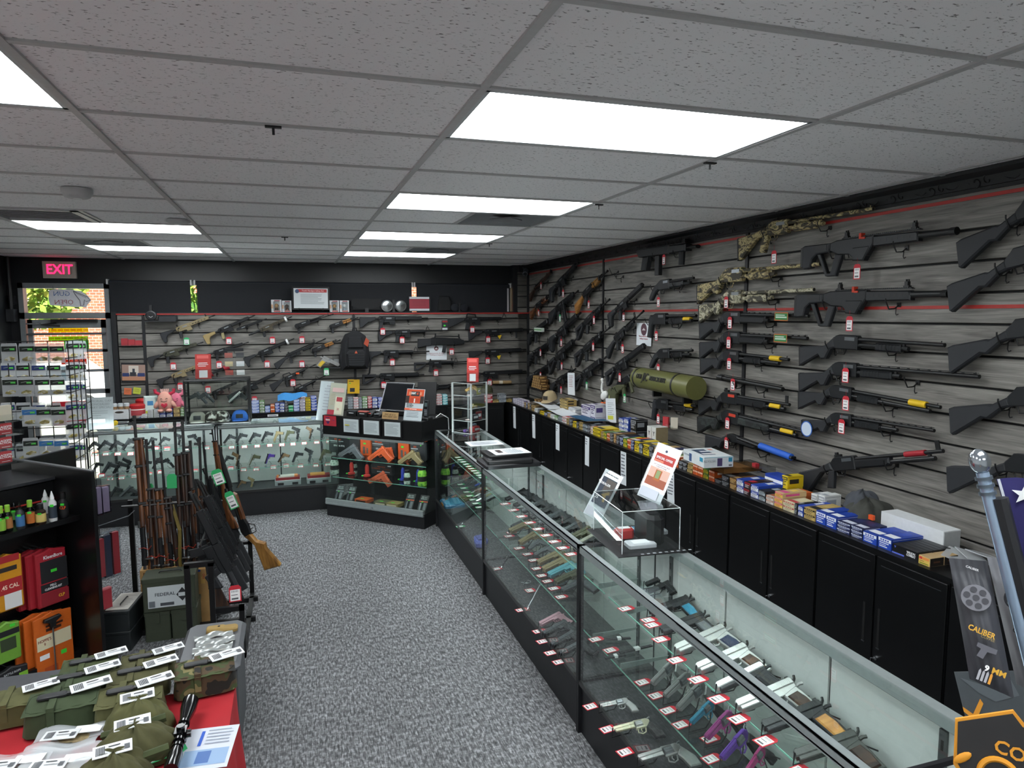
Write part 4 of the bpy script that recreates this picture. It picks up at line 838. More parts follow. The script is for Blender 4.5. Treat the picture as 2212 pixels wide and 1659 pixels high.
 # ================================================================== GUNS ON THE WALLS
NB=Vector((0,-1,0));NR=Vector((-1,0,0))
def bwp(c,x,y,off=.05):return on_y(*K(c,x,y),YW-off)
def rwp(c,x,y,off=.06):return on_x(*K(c,x,y),XW-off)
TANS=dict(f=TAN,h=TAN);OL=mat('3a3a2c',.5);BRZ=mat('4a4233',.5)
GB='rifles on the back slatwall'
BWL=[('ar','B',(462,572),(927,398),'tan rifle with black arm brace and green price tag',TANS,dict(stk='brace',hg=.74,sights=True),(682,600,TAGGRN)),('ar','B',(828,590),(1268,398),'black rifle with tan arm brace and tan pistol grip',dict(s=mat('9a8558',.6),g=mat('9a9068',.6)),dict(stk='brace',hg=.74),(1043,595,TAGRED)),('upper_only','B',(1110,525),(1368,428),'short black rifle upper beside the tan-gripped rifle',{},{},None),('ar','B',(1205,572),(1582,410),'bronze rifle pistol with foam-covered buffer tube and white muzzle tape',dict(f=BRZ,h=BRZ),dict(stk='tube',hg=.72),(1415,592,TAGRED)),('ak','B',(1480,530),(1937,385),'long black stockless rifle at the top middle of the back wall',{},dict(stk='none',L=.9),(1667,588,TAGRED)),('ak','B',(1790,530),(2148,414),'black rifle pistol with blond front grip, upper of two',dict(h=WOODL),dict(stk='none',L=.8),None),('ar','B',(350,780),(827,628),'dark olive rifle with arm brace in the second row',dict(f=OL,h=OL),dict(stk='brace',hg=.74),(568,812,TAGRED)),('ar','B',(790,758),(1215,628),'black rifle pistol with bare buffer tube behind the red leaflet',{},dict(stk='tube',hg=.74),(960,800,TAGRED)),('ar','B',(1172,782),(1602,598),'black rifle with arm brace and white tape near the muzzle',{},dict(stk='brace',hg=.72),(1370,795,TAGRED)),('hk','B',(1420,800),(1870,596),'black stamped-receiver rifle with fixed stock',{},{},(1667,795,TAGRED)),('ak','B',(1640,740),(1995,606),'black rifle pistol with blond front grip, lower of two',dict(h=WOODL),dict(stk='none',L=.8),None),('ar','B',(430,968),(870,800),'tan rifle with arm brace in the third row beside the red leaflet',TANS,dict(stk='brace',hg=.74),(628,985,TAGRED)),('ar','B',(690,985),(1052,832),'black rifle with red muzzle and red accents behind the card holder',{},dict(stk='none',hg=.76),None),('ar','B',(1395,1000),(1785,818),'black carry-handle rifle with orange safety flag, upper of two',{},dict(stk='a2',style='round',hg=.64,carry=True,L=.84),(1590,955,TAGRED)),('ar','B',(1492,1098),(1870,912),'black carry-handle rifle, lower of two',{},dict(stk='m4',style='round',hg=.64,carry=True,L=.84),(1680,1065,TAGRED)),('ar','B',(800,1110),(1150,955),'black rifle seen through the glass display box',{},dict(stk='none',hg=.74),(865,1012,TAGRED)),('ar','B',(1030,1095),(1478,884),'black rifle reaching out behind the glass display box',{},dict(stk='m4',hg=.76),(1262,1100,TAGRED)),('ar','C',(368,618),(1078,612),'level black rifle at top with a long slotted handguard',{},dict(stk='m4',hg=.80,L=.88),(609,725,TAGRED)),('ar','C',(560,765),(1232,742),'level black carbine with round handguard and tall front sight',{},dict(stk='m4',style='round',hg=.66,L=.92),(811,815,TAGRED)),('ar','C',(440,975),(1094,957),'level black carbine partly behind the backpack',{},dict(stk='m4',style='round',hg=.66,L=.9),(709,1045,TAGRED)),('ar','C',(398,1212),(1040,1196),'level black rifle with skeleton stock and dangling sling',{},dict(stk='moe',hg=.80,L=.88),(618,1282,TAGRED)),('ak','C',(855,1345),(1480,1300),'black rifle with tall receiver just above the register',{},dict(stk='poly',L=.95),None),('ar','C',(1288,628),(2010,612),'level black rifle with full fixed stock and carry handle',{},dict(stk='a2',style='round',hg=.76,carry=True,L=1.0),(1540,705,TAGRED)),('ar','C',(1498,758),(2120,733),'level black rifle with a vertical foregrip and yellow flag',{},dict(stk='m4',hg=.80,L=.88,vfg=True),(1705,810,TAGRED)),('bullpup','C',(972,850),(1500,858),'short black bullpup rifle above the white notice',{},{},(1325,935,TAGRED)),('ar','C',(1503,972),(2100,938),'level black rifle with yellow chamber flag, middle of the corner column',{},dict(stk='m4',hg=.80,L=.88),(1700,1030,TAGRED)),('ar','C',(935,1085),(1490,1064),'level black carbine with skeleton stock below the bullpup',{},dict(stk='moe',style='round',hg=.66,sights=True,L=.9),(1162,1155,TAGRED)),('ar','C',(1480,1200),(2100,1164),'level black rifle lowest in the corner column, above the tan tube',{},dict(stk='m4',hg=.82,L=.88),(1720,1255,TAGRED)),]
for kind,c,a,b_,lab,cols,opt,tg in BWL:
 g=gun(kind,bwp(c,*a),bwp(c,*b_),NB,lab,GB,cols,**opt)
 if tg:price_tag(g,bwp(c,tg[0],tg[1]-10,.085),NB,tg[2],.062,.085)
 A,B=bwp(c,*a,.0),bwp(c,*b_,.0)
 for f_ in(.34,.7):
  q=A.lerp(B,f_);hooks((q.x,YW-.055,q.z-.03),NB,(1,0,0),('rear' if f_<.5 else 'front')+' hook under '+lab)
 if 'white' in lab and 'tape' in lab:q=A.lerp(B,.86);MB().cyl((-.012,0,0),(.012,0,0),.036,n=12).build('white_tape',[WHITE],g,g.matrix_basis.inverted()@frame(q+NB*.05,B-A,None,NB))
 if 'red muzzle' in lab:
  for f_,w_ in((.93,.06),(.58,.02)):q=A.lerp(B,f_);MB().cyl((-w_/2,0,0),(w_/2,0,0),.034,n=12).build('red_band',[flat('a02330')],g,g.matrix_basis.inverted()@frame(q+NB*.05,B-A,None,NB))
 if 'yellow' in lab:q=A.lerp(B,.45);MB().poly([(0,0),(.06,.01),(.03,-.05)],.002).build('yellow_flag',[YEL],g,g.matrix_basis.inverted()@frame(q+NB*.09+Vector((0,0,-.06)),(1,0,0),None,NB))
 if 'orange' in lab:q=A.lerp(B,.6);MB().bx(-.02,.02,-.01,.01,-.002,.002).build('chamber_flag',[ORG],g,g.matrix_basis.inverted()@frame(q+NB*.09,(1,0,0),None,NB))
q0,q1=bwp('C',1750,1281),bwp('C',1936,1277)
sp=thing('suppressor_tube','tan cylindrical suppressor below the corner rifles','suppressor',frame(q0,q1-q0,None,NB));Ls=(q1-q0).length
C2(MB(),0,Ls,0,.024,n=18).build('tube',[mat('a78b62',.5)],sp);C2(MB(),Ls*.35,Ls*.55,0,.0246,n=18).build('label',[flat('d8cfc0')],sp);C2(MB(),Ls,Ls+.012,0,.02,n=18).build('end_cap',[mat('8a7350',.5)],sp)
GRW='rifles and shotguns on the right slatwall'
CH=CHROME
RWL=[('bolt','D',(212,345),(442,118),'dark wooden rifle at the top of the column in the far corner',dict(s=WOODD),dict(L=1.0),(330,262,TAGRED)),('ak','D',(222,530),(446,358),'brown wooden rifle with red tag, second down in the far corner column',dict(s=WOODB,h=WOODB,g=WOODB),dict(stk='wood'),(305,545,TAGRED)),('ar','D',(198,800),(442,618),'black scoped rifle third down in the far corner column',{},dict(stk='m4'),None),('ar','D',(198,1020),(442,858),'black rifle fourth down in the far corner column',{},dict(stk='m4',style='round',hg=.68),(325,958,TAGRED)),('ar','D',(192,1250),(442,1086),'black rifle in the far corner column above the brown boxes',{},dict(stk='m4',style='round',hg=.68),(325,1190,TAGRED)),('ar','D',(428,340),(722,38),'black rifle reaching up to the crown moulding',{},dict(stk='brace',hg=.76),(560,340,TAGRED)),('ar','D',(422,575),(716,328),'black rifle with a long straight magazine and green tag',{},dict(stk='a2',hg=.72,mag=True),(527,595,TAGGRN)),('ar','D',(428,850),(742,556),'black rifle with a yellow flag on its receiver',{},dict(stk='brace',hg=.76),(540,850,TAGRED)),('ar','D',(412,1090),(718,812),'black rifle with quad handguard in the second column',{},dict(stk='moe',style='quad',hg=.7),(545,1095,TAGRED)),('ar','D',(432,1320),(690,1138),'black rifle lowest in the second column behind the white list',{},dict(stk='m4',style='round',hg=.68),(538,1345,TAGRED)),('ak','D',(686,448),(1022,112),'rifle with blond wooden stock and handguard',dict(s=WOODL,h=WOODG_),dict(stk='wood'),(825,450,TAGRED)),('ak','D',(700,740),(1042,408),'black polymer rifle with curved stock, upper of two alike',{},dict(stk='tri'),(880,610,TAGRED)),('ak','D',(686,1010),(1046,698),'black polymer rifle with curved stock, lower of two alike',{},dict(stk='tri'),(872,890,TAGRED)),('ar','D',(682,1262),(1018,1008),'bulky black rifle with skeleton stock and green tag',{},dict(stk='moe',style='quad',hg=.68),(804,1295,TAGGRN)),('ar','D',(1035,600),(1394,262),'black rifle with a dark red booklet hanging from its grip',{},dict(stk='brace',hg=.82),(1188,575,flat('7a1622'))),('hk','D',(1008,918),(1396,533),'long black rifle with fixed stock right of the upright strip',{},{},(1178,905,TAGRED)),('ar','D',(1008,1200),(1416,896),'black rifle with skeleton stock above the olive bullpup',{},dict(stk='moe',hg=.82),(1148,1205,TAGRED)),('bullpup','D',(1040,1385),(1345,1225),'olive green bullpup rifle with black receiver',dict(s=mat('4f5138',.6)),dict(aug=True),(1198,1420,TAGGRN)),('pcc','b',(1380,549),(1508,532),'compact black pistol carbine under the crown moulding',{},{},(1434,572,TAGRED)),('pump','D',(1395,278),(1918,202),'short black shotgun with round grip and strap, topmost of the short ones',{},dict(style='bird',L=.82,tube=.76,fore=(.5,.68),semi=True),(1550,415,TAGRED)),('pump','D',(1322,602),(1945,596),'short black pistol-grip shotgun with yellow label before the white notice',{},dict(style='pg',L=.86,tube=.79,fore=(.52,.7)),(1528,768,TAGRED)),('pump','D',(1392,965),(1905,955),'short black shotgun with round grip above the olive tube',{},dict(style='bird',L=.8,tube=.75,fore=(.5,.66)),(1548,1110,TAGRED)),('pump','D',(1365,1452),(1950,1535),'short black pistol-grip shotgun with yellow label below the olive tube',{},dict(style='pg',L=.86,tube=.79,fore=(.55,.72)),(1548,1630,TAGRED)),('pump','E',(362,240),(1226,102),'camouflage pistol-grip shotgun against the crown moulding',dict(s=CAMO1,g=CAMO1,f=CAMO1,h=CAMO1,b=CAMO1),dict(style='pgstock',L=1.1,tube=.74),(580,380,TAGRED)),('pump','E',(95,528),(882,460),'tan reed-camouflage shotgun, upper of two camouflage shotguns',dict(s=CAMO1,f=CAMO1,h=CAMO1,b=CAMO1),dict(L=1.1,tube=.74),None),('pump','E',(105,664),(840,628),'grey-brown camouflage shotgun just above the red strip',dict(s=CAMO2,f=CAMO2,h=CAMO2,b=CAMO2),dict(L=1.1,tube=.74),(268,680,TAGRED)),('pump','E',(110,782),(806,799),'black shotgun with green label just under the red strip',{},dict(L=1.1,tube=.73,semi=True,rib=True,fore=(.5,.73)),(292,812,TAGRED)),('pump','E',(110,908),(798,944),'black shotgun with green label, second under the red strip',{},dict(L=1.1,tube=.73,semi=True,rib=True,fore=(.5,.73)),(284,942,TAGRED)),('pump','E',(115,1016),(676,1083),'short-barrelled black pump shotgun with yellow label by the upright strip',{},dict(L=.98,tube=.87),(287,1080,TAGRED)),('barrel_only','E',(216,1190),(637,1270),'loose shotgun barrel between two shotguns',{},{},(311,1215,TAGRED)),('pump','E',(102,1282),(681,1377),'black tactical shotgun with ring sights and yellow label',{},dict(L=1.0,tube=.94,semi=True,fore=(.5,.78),ghost=True,port='o'),None),('pump','E',(97,1390),(777,1553),'dark camouflage shotgun with yellow label',dict(s=CAMO3,h=CAMO3),dict(L=1.08,tube=1.0,semi=True,fore=(.5,.78),rib=True,port='o'),(276,1468,TAGRED)),('breakopen','G',(145,128),(706,336),'black double-barrel shotgun with a blue barrel wrap',{},{},(270,210,TAGRED)),('arshot','E',(778,362),(1772,240),'black rifle-style shotgun with red charging handle, upper of two',{},{},(1122,468,TAGRED)),('arshot','E',(736,672),(1718,650),'black rifle-style shotgun with red charging handle, lower of two',{},{},(1072,808,TAGRED)),('pump','E',(765,926),(1692,990),'black pump shotgun with plain barrel in the third column',{},dict(L=1.02,tube=.79,fore=(.6,.77)),None),('pump','E',(760,1100),(1918,1196),'long black pump shotgun with ribbed barrel in the third column',{},dict(L=1.22,tube=.75,rib=True,fore=(.5,.72)),(1046,1145,TAGRED)),('pump','E',(758,1226),(1664,1394),'black pump shotgun with yellow barrel label in the third column',{},dict(L=1.1,tube=1.02,fore=(.52,.68)),(1048,1328,TAGRED)),('pump','E',(775,1412),(1624,1546),'black pump shotgun with a round blue and white sticker on its stock',{},dict(L=1.1,tube=.82,rib=True,fore=(.5,.7)),(1020,1480,TAGRED)),('pump','G',(755,374),(1684,292),'black pistol-grip shotgun with red barrel label resting above the boxes',{},dict(style='pgstock',L=1.05,tube=.98,semi=True,fore=(.5,.72),ghost=True),None),('saiga','E',(1768,222),(2160,98),'black stocked shotgun cut by the picture edge, topmost of five',{},dict(L=1.15),None),('saiga','E',(1708,508),(2160,395),'black stocked shotgun cut by the picture edge, second of five',{},dict(L=1.15),None),('saiga','E',(1718,905),(2190,856),'black stocked shotgun cut by the picture edge, third of five',{},dict(L=1.15),None),('saiga','E',(1726,1302),(2208,1300),'black stocked shotgun cut by the picture edge, fourth of five',{},dict(L=1.15),None),('saiga','G',(1711,296),(2200,350),'black stocked shotgun cut by the picture edge, behind the flag pole',{},dict(L=1.15),None),]
for kind,c,a,b_,lab,cols,opt,tg in RWL:
 A,B=rwp(c,*a),rwp(c,*b_);Ln=1.15 if kind=='saiga' else None
 g=gun(kind,A,B,NR,lab,GRW,cols,length=Ln,**opt)
 far=A.y>5.2
 if tg:price_tag(g,rwp(c,tg[0],tg[1]-(14 if c in 'EG' else 22),.09),NR,tg[2],.05,.085,roll=-.0 if not far else.0)
 d=(B-A).normalized();Lg=Ln or(B-A).length
 for f_ in(.24 if kind in('pump','saiga','arshot')else.33,.68):
  if kind=='saiga' and f_>.5:continue
  q=A+d*Lg*f_;hooks((XW-.055,q.y,q.z-.05*(Lg/1.05)),NR,(0,-1,0),('rear' if f_<.5 else 'front')+' hook under '+lab)
 inv=g.matrix_basis.inverted()
 def band(f0,f1,off,r,mt,nm):
  pa,pb=A+d*Lg*f0,A+d*Lg*f1;up=Vector((0,0,1))-d*d.z
  MB().cyl((0,0,0),((pb-pa).length,0,0),r,n=14).build(nm,[mt],g,inv@frame(pa+up*off,d,None,NR));return pa,pb
 yl=flat('e0b81e')
 if 'yellow' in lab and kind=='pump':pa,pb=band(.82,.92,-.018 if 'tactical' in lab or 'notice' in lab or 'dark' in lab else.004,.0175,yl,'yellow_label')
 if 'green label' in lab:
  pa=A+d*Lg*.76;prints(g,inv@frame(pa+NR*.03+Vector((0,0,-.028)),d,None,NR),[(0,0,.13,.055,flat('b8642a')),(.005,.006,.125,.049,flat('2e7a3e')),(.012,.018,.118,.028,flat('b9d0bd')),(.012,.033,.1,.04,flat('b9d0bd'))],name='green_label')
 if 'red barrel' in lab:band(.78,.9,.006,.0155,flat('a3202c'),'red_label')
 if 'blue and white' in lab:
  o=MB().lathe([(.001,0),(.05,0),(.05,.001)],22).build('sticker',[flat('2d5fb0')],g,inv@frame(A+d*Lg*.06+NR*.024+Vector((0,0,-.105)),d,None,NR));MB().lathe([(.001,.001),(.043,.001),(.043,.0016)],22).build('sticker_face',[flat('c9d6e6')],o)
 if 'rifle-style' in lab:pass
for k,(c,x,y)in enumerate((('D',1080,130),('D',1130,180))):
 q=rwp(c,x,y,.06);hooks((XW-.055,q.y,q.z),NR,(0,-1,0),'empty hook beside the blond wooden rifle, '+('upper' if k==0 else 'lower'))
q0,q1=rwp('D',1350,1228,.13),rwp('D',1915,1335,.13)
Lt=(q1-q0).length;tb=thing('transport_tube','olive green carrying tube with black straps and black lettering','tube',frame(q0,q1-q0,None,NR))
TUBE=mat('67683a',.4)
C2(MB(),0,Lt,0,.093,n=36).build('body',[TUBE],tb);C2(MB(),Lt*.995,Lt+.04,0,.0945,n=36).build('end_cap',[TUBE],tb)
for f_ in(.04,.77):C2(MB(),Lt*f_,Lt*f_+.022,0,.0955,n=36).build('strap',[BLK2],tb)
for i,(s_,x_,sz)in enumerate((('OFM',.16,.06),('JIC',.29,.1),('M500CRUISER',.52,.055))):text(s_,sz,flat('1b1c16'),tb,frame((Lt*x_+.02,.028,.093),(1,0,0),None,(0,.3,1)),bold=.012,ext=.002,sx=.8)
for f_ in(.25,.8):MB().bx(Lt*f_-.012,Lt*f_+.012,-.15,-.09,-.1,-.02).build('wall_bracket',[BLK],tb)
# ================================================================== CARTRIDGE BOXES AND THINGS ON THE CABINETS
def solve_y(px,X,z):
 """Y of the point (X, Y, z) seen in picture column px"""
 k=(px-1106)/FPX;v=CR-_f*k;return-(v.x*X+v.z*(z-CAMZ))/v.y
def solve_x(px,Y,z):k=(px-1106)/FPX;v=CR-_f*k;return-(v.y*Y+v.z*(z-CAMZ))/v.x
def solve_z(py,X,Y):k=-(py-829.5)/FPX;v=CU-_f*k;return CAMZ-(v.x*X+v.y*Y)/v.z
SCH={'yellow':('d8bd1e','e0c72a','2a2a20','3a351a'),'orange':('b9531e','e0662a','f0dcc8','5a2410'),'black':('141518','1c1e22','8d9196','b9bcc0'),'gold and black':('b59a5c','c4ab6a','1a1a1a','3a3020'),'blue':('1f3f9c','2448b0','e6e9ee','dfe4f0'),'blue and white':('2346a8','e4e7ea','2346a8','4a5568'),'white':('d9dbda','e2e3e2','9aa0a8','6a6e74'),'green and white':('5f8a4c','dfe4dc','4f8a3c','3a5a30'),'green':('2fae6a','38b878','dff2e6','1c6a40'),'red':('a52a30','b5333a','e6dfdf','f0e6e6'),'red and white':('d9d3d3','e4dede','b5333a','6a3a3a'),'purple and white':('d8d4dc','e0dde4','4a3a78','3a3258'),'tan':('b09463','bfa673','4a3a22','5a4526'),'brown':('6b4a28','7d5a32','c9a468','d9bd86'),'cream':('d6cda8','ddd5b4','b5484a','7a6a4a'),'navy':('20264a','2b3360','c9cede','aab2cc'),'grey':('8f979c','a3abb0','50565c','5a6066'),'cyan':('3aa0a8','58b8be','e4f0f0','e8f4f4'),'red and black':('2a1c1e','37282a','b03038','c9c9c9'),'silver and black':('17181b','a9b4ba','2a2c30','30363a'),'pink and yellow':('c9ac7c','e8c45a','d24a8c','b03a3a'),'rust and white':('c9bfb6','d6cdc6','a5582e','7a6a60'),'green and yellow':('3f7a35','d4c02a','2f6a2c','22421c'),'pale blue':('6f86c4','8096cc','dfe5f2','e6ebf4')}
_am={}
def ammo_mesh(w,d,h,sch):
 k=(round(w,3),round(d,3),round(h,3),sch)
 if k in _am:return _am[k]
 a,b_,c,i=SCH[sch];mb=MB().chb(.0008,w-.0008,.0008,d,0,h-.0008,.0012);e=-.0002
 mb.quad((.003,e,.003),(w-.003,e,.003),(w-.003,e,h-.003),(.003,e,h-.003),1)
 mb.quad((.003,e*2,h*.62),(w-.003,e*2,h*.62),(w-.003,e*2,h*.9),(.003,e*2,h*.9),2)
 for q,(z0,z1,x1)in enumerate(((.46,.54,.8),(.32,.37,.6),(.16,.24,.7))):mb.quad((w*.12,e*2,h*z0),(w*x1,e*2,h*z0),(w*x1,e*2,h*z1),(w*.12,e*2,h*z1),3)
 for q in range(4):mb.quad((w*(.18+q*.17),e*3,h*.69),(w*(.29+q*.17),e*3,h*.69),(w*(.29+q*.17),e*3,h*.82),(w*(.18+q*.17),e*3,h*.82),1)
 t=h+.0002
 mb.quad((w*.1,d*.12,t),(w*.9,d*.12,t),(w*.9,d*.35,t),(w*.1,d*.35,t),2);mb.quad((w*.25,d*.5,t),(w*.75,d*.5,t),(w*.75,d*.8,t),(w*.25,d*.8,t),1)
 for x,s_ in((w+.0002,1),(-.0002,-1)):
  qd=[(x,d*.12,h*.3),(x,d*.7,h*.3),(x,d*.7,h*.7),(x,d*.12,h*.7)];mb.quad(*(qd if s_>0 else qd[::-1]),2)
  qd=[(x,d*.04,h*.86),(x,d*.98,h*.86),(x,d*.98,h*.88),(x,d*.04,h*.88)];mb.quad(*(qd if s_>0 else qd[::-1]),3)
 me=mb.mesh('cartridge_box',[flat(a,.45),flat(b_,.45),flat(c,.45),flat(i,.5)]);_am[k]=me;return me
LAY={1:[''],2:['lower','upper'],3:['bottom','middle','top'],4:['bottom','second','third','top'],5:['bottom','second','third','fourth','top'],6:['bottom','second','third','fourth','fifth','top']}
_cnt={}
def stack(M,w,d,h,n,sch,where,grp,jit=.002):
 """n boxes piled up; M maps local x along the row, y away from the viewer"""
 key=(where,sch);_cnt[key]=k=_cnt.get(key,0)+1
 for l in range(n):
  o=link('cartridge_box',ammo_mesh(w,d,h,sch),None,M@T3(random.uniform(-jit,jit),random.uniform(-jit,jit)+.002,l*(h+.0006)))
  lay=LAY[n][l]
  tag(o,'%s cartridge box%s, %s such stack %s'%(sch,', %s layer'%lay if lay else '',ORD[k-1],where),'ammunition box',grp)
RMF=lambda Y,X=2.725,z=.93:frame((X,Y,z),(0,-1,0),(1,0,0))
def rrow(c,rows,X=2.725,where='along the right cabinets',z=.93):
 for xl,xr,yt,n,sch,d in rows:
  pl_,pr_=K(c,xl,0)[0],K(c,xr,0)[0]
  Ya,Yb=solve_y(pl_,X,z),solve_y(pr_,X,z);top=solve_z(K(c,0,yt)[1],X,Ya)
  stack(RMF(Ya,X,z),max(.02,Ya-Yb-.003),d,(top-z)/n-.0006,n,sch,where,'cartridge boxes along the right cabinets')
rrow('V',[(48,72,60,3,'purple and white',.09),(72,98,62,3,'purple and white',.09),(98,128,70,3,'purple and white',.09),(128,158,80,3,'purple and white',.09),(158,186,88,3,'purple and white',.09),(205,228,118,2,'tan',.12),(228,252,120,2,'navy',.12),(252,275,128,2,'tan',.12),(275,300,135,2,'black',.12),(300,345,150,2,'tan',.12),(345,385,196,1,'white',.16),(385,415,212,1,'black',.16),(415,475,236,1,'yellow',.2),(475,520,256,1,'navy',.2),(520,560,268,1,'tan',.2),(560,612,278,1,'white',.2),(612,662,300,1,'green and white',.2),(662,722,308,2,'grey',.2),(722,780,310,2,'red and white',.2),(780,812,335,2,'tan',.2),(815,870,345,2,'black',.22),(870,918,375,1,'yellow',.22),(918,955,385,2,'black',.22),(955,1000,388,2,'gold and black',.2),(1000,1072,405,2,'silver and black',.2),(1072,1110,430,2,'black',.2),(1110,1144,448,3,'rust and white',.2),(1145,1244,458,2,'yellow',.2)])
rrow('W',[(196,228,165,2,'tan',.2),(228,262,170,2,'green and yellow',.2),(262,300,185,2,'orange',.2),(300,345,180,3,'black',.2),(345,376,190,2,'brown',.2),(376,412,210,2,'black',.2),(412,454,230,2,'navy',.2),(454,498,240,2,'green and yellow',.2),(498,540,250,2,'orange',.2),(540,578,262,3,'navy',.2),(579,633,278,1,'yellow',.2),(633,676,300,2,'silver and black',.2),(676,746,310,1,'yellow',.2),(746,800,330,2,'black',.2),(800,860,345,2,'tan',.2),(860,930,365,2,'navy',.2),(930,988,392,2,'white',.2),(988,1030,440,2,'green and yellow',.2),(1030,1083,450,2,'orange',.2)])
rrow('X',[(26,75,180,2,'black',.2),(75,126,200,2,'black',.2),(126,188,208,2,'gold and black',.2),(188,246,225,2,'orange',.2),(246,306,248,2,'orange',.2),(306,368,268,2,'green and yellow',.2),(370,438,285,2,'orange',.2),(438,518,385,1,'black',.18),(520,604,345,2,'black',.18),(606,684,372,2,'brown',.18),(685,770,385,2,'blue and white',.18),(771,845,415,2,'red and black',.18),(846,938,450,2,'blue and white',.18),(938,1022,512,2,'silver and black',.16),(1024,1112,572,2,'rust and white',.16)])
rrow('Y',[(60,158,210,3,'pink and yellow',.17),(160,290,312,2,'cream',.15),(292,330,352,2,'black',.15),(331,395,372,2,'blue and white',.2),(397,530,392,2,'gold and black',.2),(532,650,428,1,'blue',.19),(652,775,478,1,'blue',.19),(777,930,548,3,'navy',.16),(932,1068,600,3,'navy',.16),(1070,1236,664,1,'blue',.2),(1240,1400,716,1,'blue',.2)])
rrow('W',[(400,455,8,4,'blue and white',.12),(455,510,14,4,'blue and white',.12),(535,600,20,2,'black',.12)],X=2.94,where='in the rear rank')
for k,(c,xl,xr,yt,n,sch,X)in enumerate((('V',690,790,62,6,'gold and black',2.92),('V',985,1110,142,2,'purple and white',2.9),('V',1112,1176,136,2,'purple and white',2.9),('V',806,900,180,3,'white',2.92),('Y',480,555,236,1,'white',2.92),('Y',560,640,250,1,'white',2.92),('X',1195,1270,345,2,'yellow',2.9))):
 pl_,pr_=K(c,xl,0)[0],K(c,xr,0)[0];Ya,Yb=solve_y(pl_,X,.93),solve_y(pr_,X,.93);top=solve_z(K(c,0,yt)[1],X,Ya)
 stack(RMF(Ya,X),max(.05,Ya-Yb-.004),.12,(top-.93)/n-.0006,n,sch,'standing by the slatwall','cartridge boxes by the slatwall')
def carton(name,label,cat,M,w,d,h,col,rects=(),group=None,side=None,rects_r=(),rects_t=()):
 t=thing(name,label,cat,M,group)
 MB().chb(0,w,0,d,0,h,.002).build('carton',[col],t)
 if rects:prints(t,frame((0,0,0),(1,0,0),(0,0,1)),rects)
 if rects_t:prints(t,frame((0,0,h),(1,0,0),(0,1,0)),rects_t,name='top_print')
 if rects_r:prints(t,frame((w,0,0),(0,1,0),(0,0,1)),rects_r,name='side_print')
 return t
FRONT=frame((0,-.0012,0),(1,0,0),(0,0,1))
def yspan(c,xl,xr,X=2.725,z=.93):a=solve_y(K(c,xl,0)[0],X,z);return a,a-solve_y(K(c,xr,0)[0],X,z)
Ya,w=yspan('Z',460,752);h=solve_z(K('Z',0,492)[1],2.725,Ya)-.93
t=carton('ammunition_carton','black cartridge carton lettered WILSON COMBAT in white','ammunition box',RMF(Ya),w,.2,h,mat('131418',.4),[(.0,.002,w*.48,h*.2,flat('5a6ccc'))])
text('WILSON\nCOMBAT',h*.32,WHITE,t,FRONT@T3(w*.74,h*.52,0),bold=.02,sx=.8,sp=.85);text('V',h*.3,flat('5a6ccc'),t,FRONT@T3(w*.12,h*.75,0),bold=.03)
for q in range(5):MB().bx(w*.02,w*.98,.035+q*.03,.036+q*.03,h,h+.001).build('box_seam',[flat('2c2e33')],t)
Ya,w=yspan('Z',758,890);h=solve_z(K('Z',0,622)[1],2.725,Ya)-.93
for q in(0,1):
 t=carton('ammunition_carton','yellow and tan cartridge carton beside the coffee bags, '+('front one' if q==0 else 'one behind it'),'ammunition box',RMF(Ya,2.725+q*.085),w,.082,h,mat('b0946a',.5),[(.002,.002,w-.002,h-.002,flat('d9b85a')),(.004,h*.6,w-.004,h*.9,flat('e08a4a')),(.006,h*.62,.02,h*.9,flat('c03a3a')),(w*.1,h*.12,w*.9,h*.25,flat('7f8a2a')),(w*.1,h*.4,w*.5,h*.46,flat('6a5030'))],side=BLK,rects_r=[(.001,.001,.081,h-.001,flat('1a1512')),(.02,h*.4,.06,h*.6,flat('5a3a28'))])
Ya,w=yspan('X',372,520);h2=.065
t=carton('ammunition_carton','worn brown cartridge carton lying on orange boxes under the folder box','ammunition box',RMF(Ya,2.74,.93+solve_z(K('X',0,285)[1],2.725,Ya)-.93+.002),.16,.3,.035,mat('8a5f2e',.6))
zf=.93+.145;n_=on_z(*K('X',320,272),zf);e1=on_z(*K('X',655,255),zf);e2=on_z(*K('X',35,165),zf)
wv,dv=e1-n_,e2-n_
FB=frame(n_,wv,dv);t=thing('file_folder_box','white box of file folders lying across the cartridge boxes','carton',FB)
w,d,h=wv.length,(dv-wv.normalized()*dv.dot(wv.normalized())).length,.07
MB().chb(0,w,0,d,0,h,.002).build('carton',[mat('d6dcde',.5)],t)
prints(t,frame((0,0,0),(1,0,0),(0,0,1)),[(w*.45,h*.12,w*.62,h*.88,flat('4a4068')),(w*.83,h*.5,w*.96,h*.9,flat('2f8fb0')),(w*.84,h*.1,w*.95,h*.25,flat('60666c')),(0,h*.96,w,h,flat('4aa0b4'))])
text('FILE FOLDERS',h*.3,flat('7a858c'),t,frame((w*.2,-.001,h*.6),(1,0,0),(0,0,1)),sx=.7)
prints(t,frame((0,d,0),(0,-1,0),(0,0,1)),[(d*.3,h*.1,d*.42,h*.85,flat('3f5a8a')),(d*.8,h*.5,d*.95,h*.9,flat('2f8fb0'))],name='side_print')
text('FILE FOLDERS',h*.25,flat('9aa3aa'),t,frame((-.001,d*.82,h*.6),(0,-1,0),(0,0,1)),sx=.7)
prints(t,frame((0,0,h),(1,0,0),(0,1,0)),[(w*.15,d*.25,w*.6,d*.85,flat('3c4c63')),(w*.2,d*.3,w*.75,d*.42,flat('e2e0e0')),(w*.3,d*.55,w*.85,d*.66,flat('cfd6dc')),(w*.7,d*.7,w*.85,d*.85,flat('d9968a'))],name='top_print')
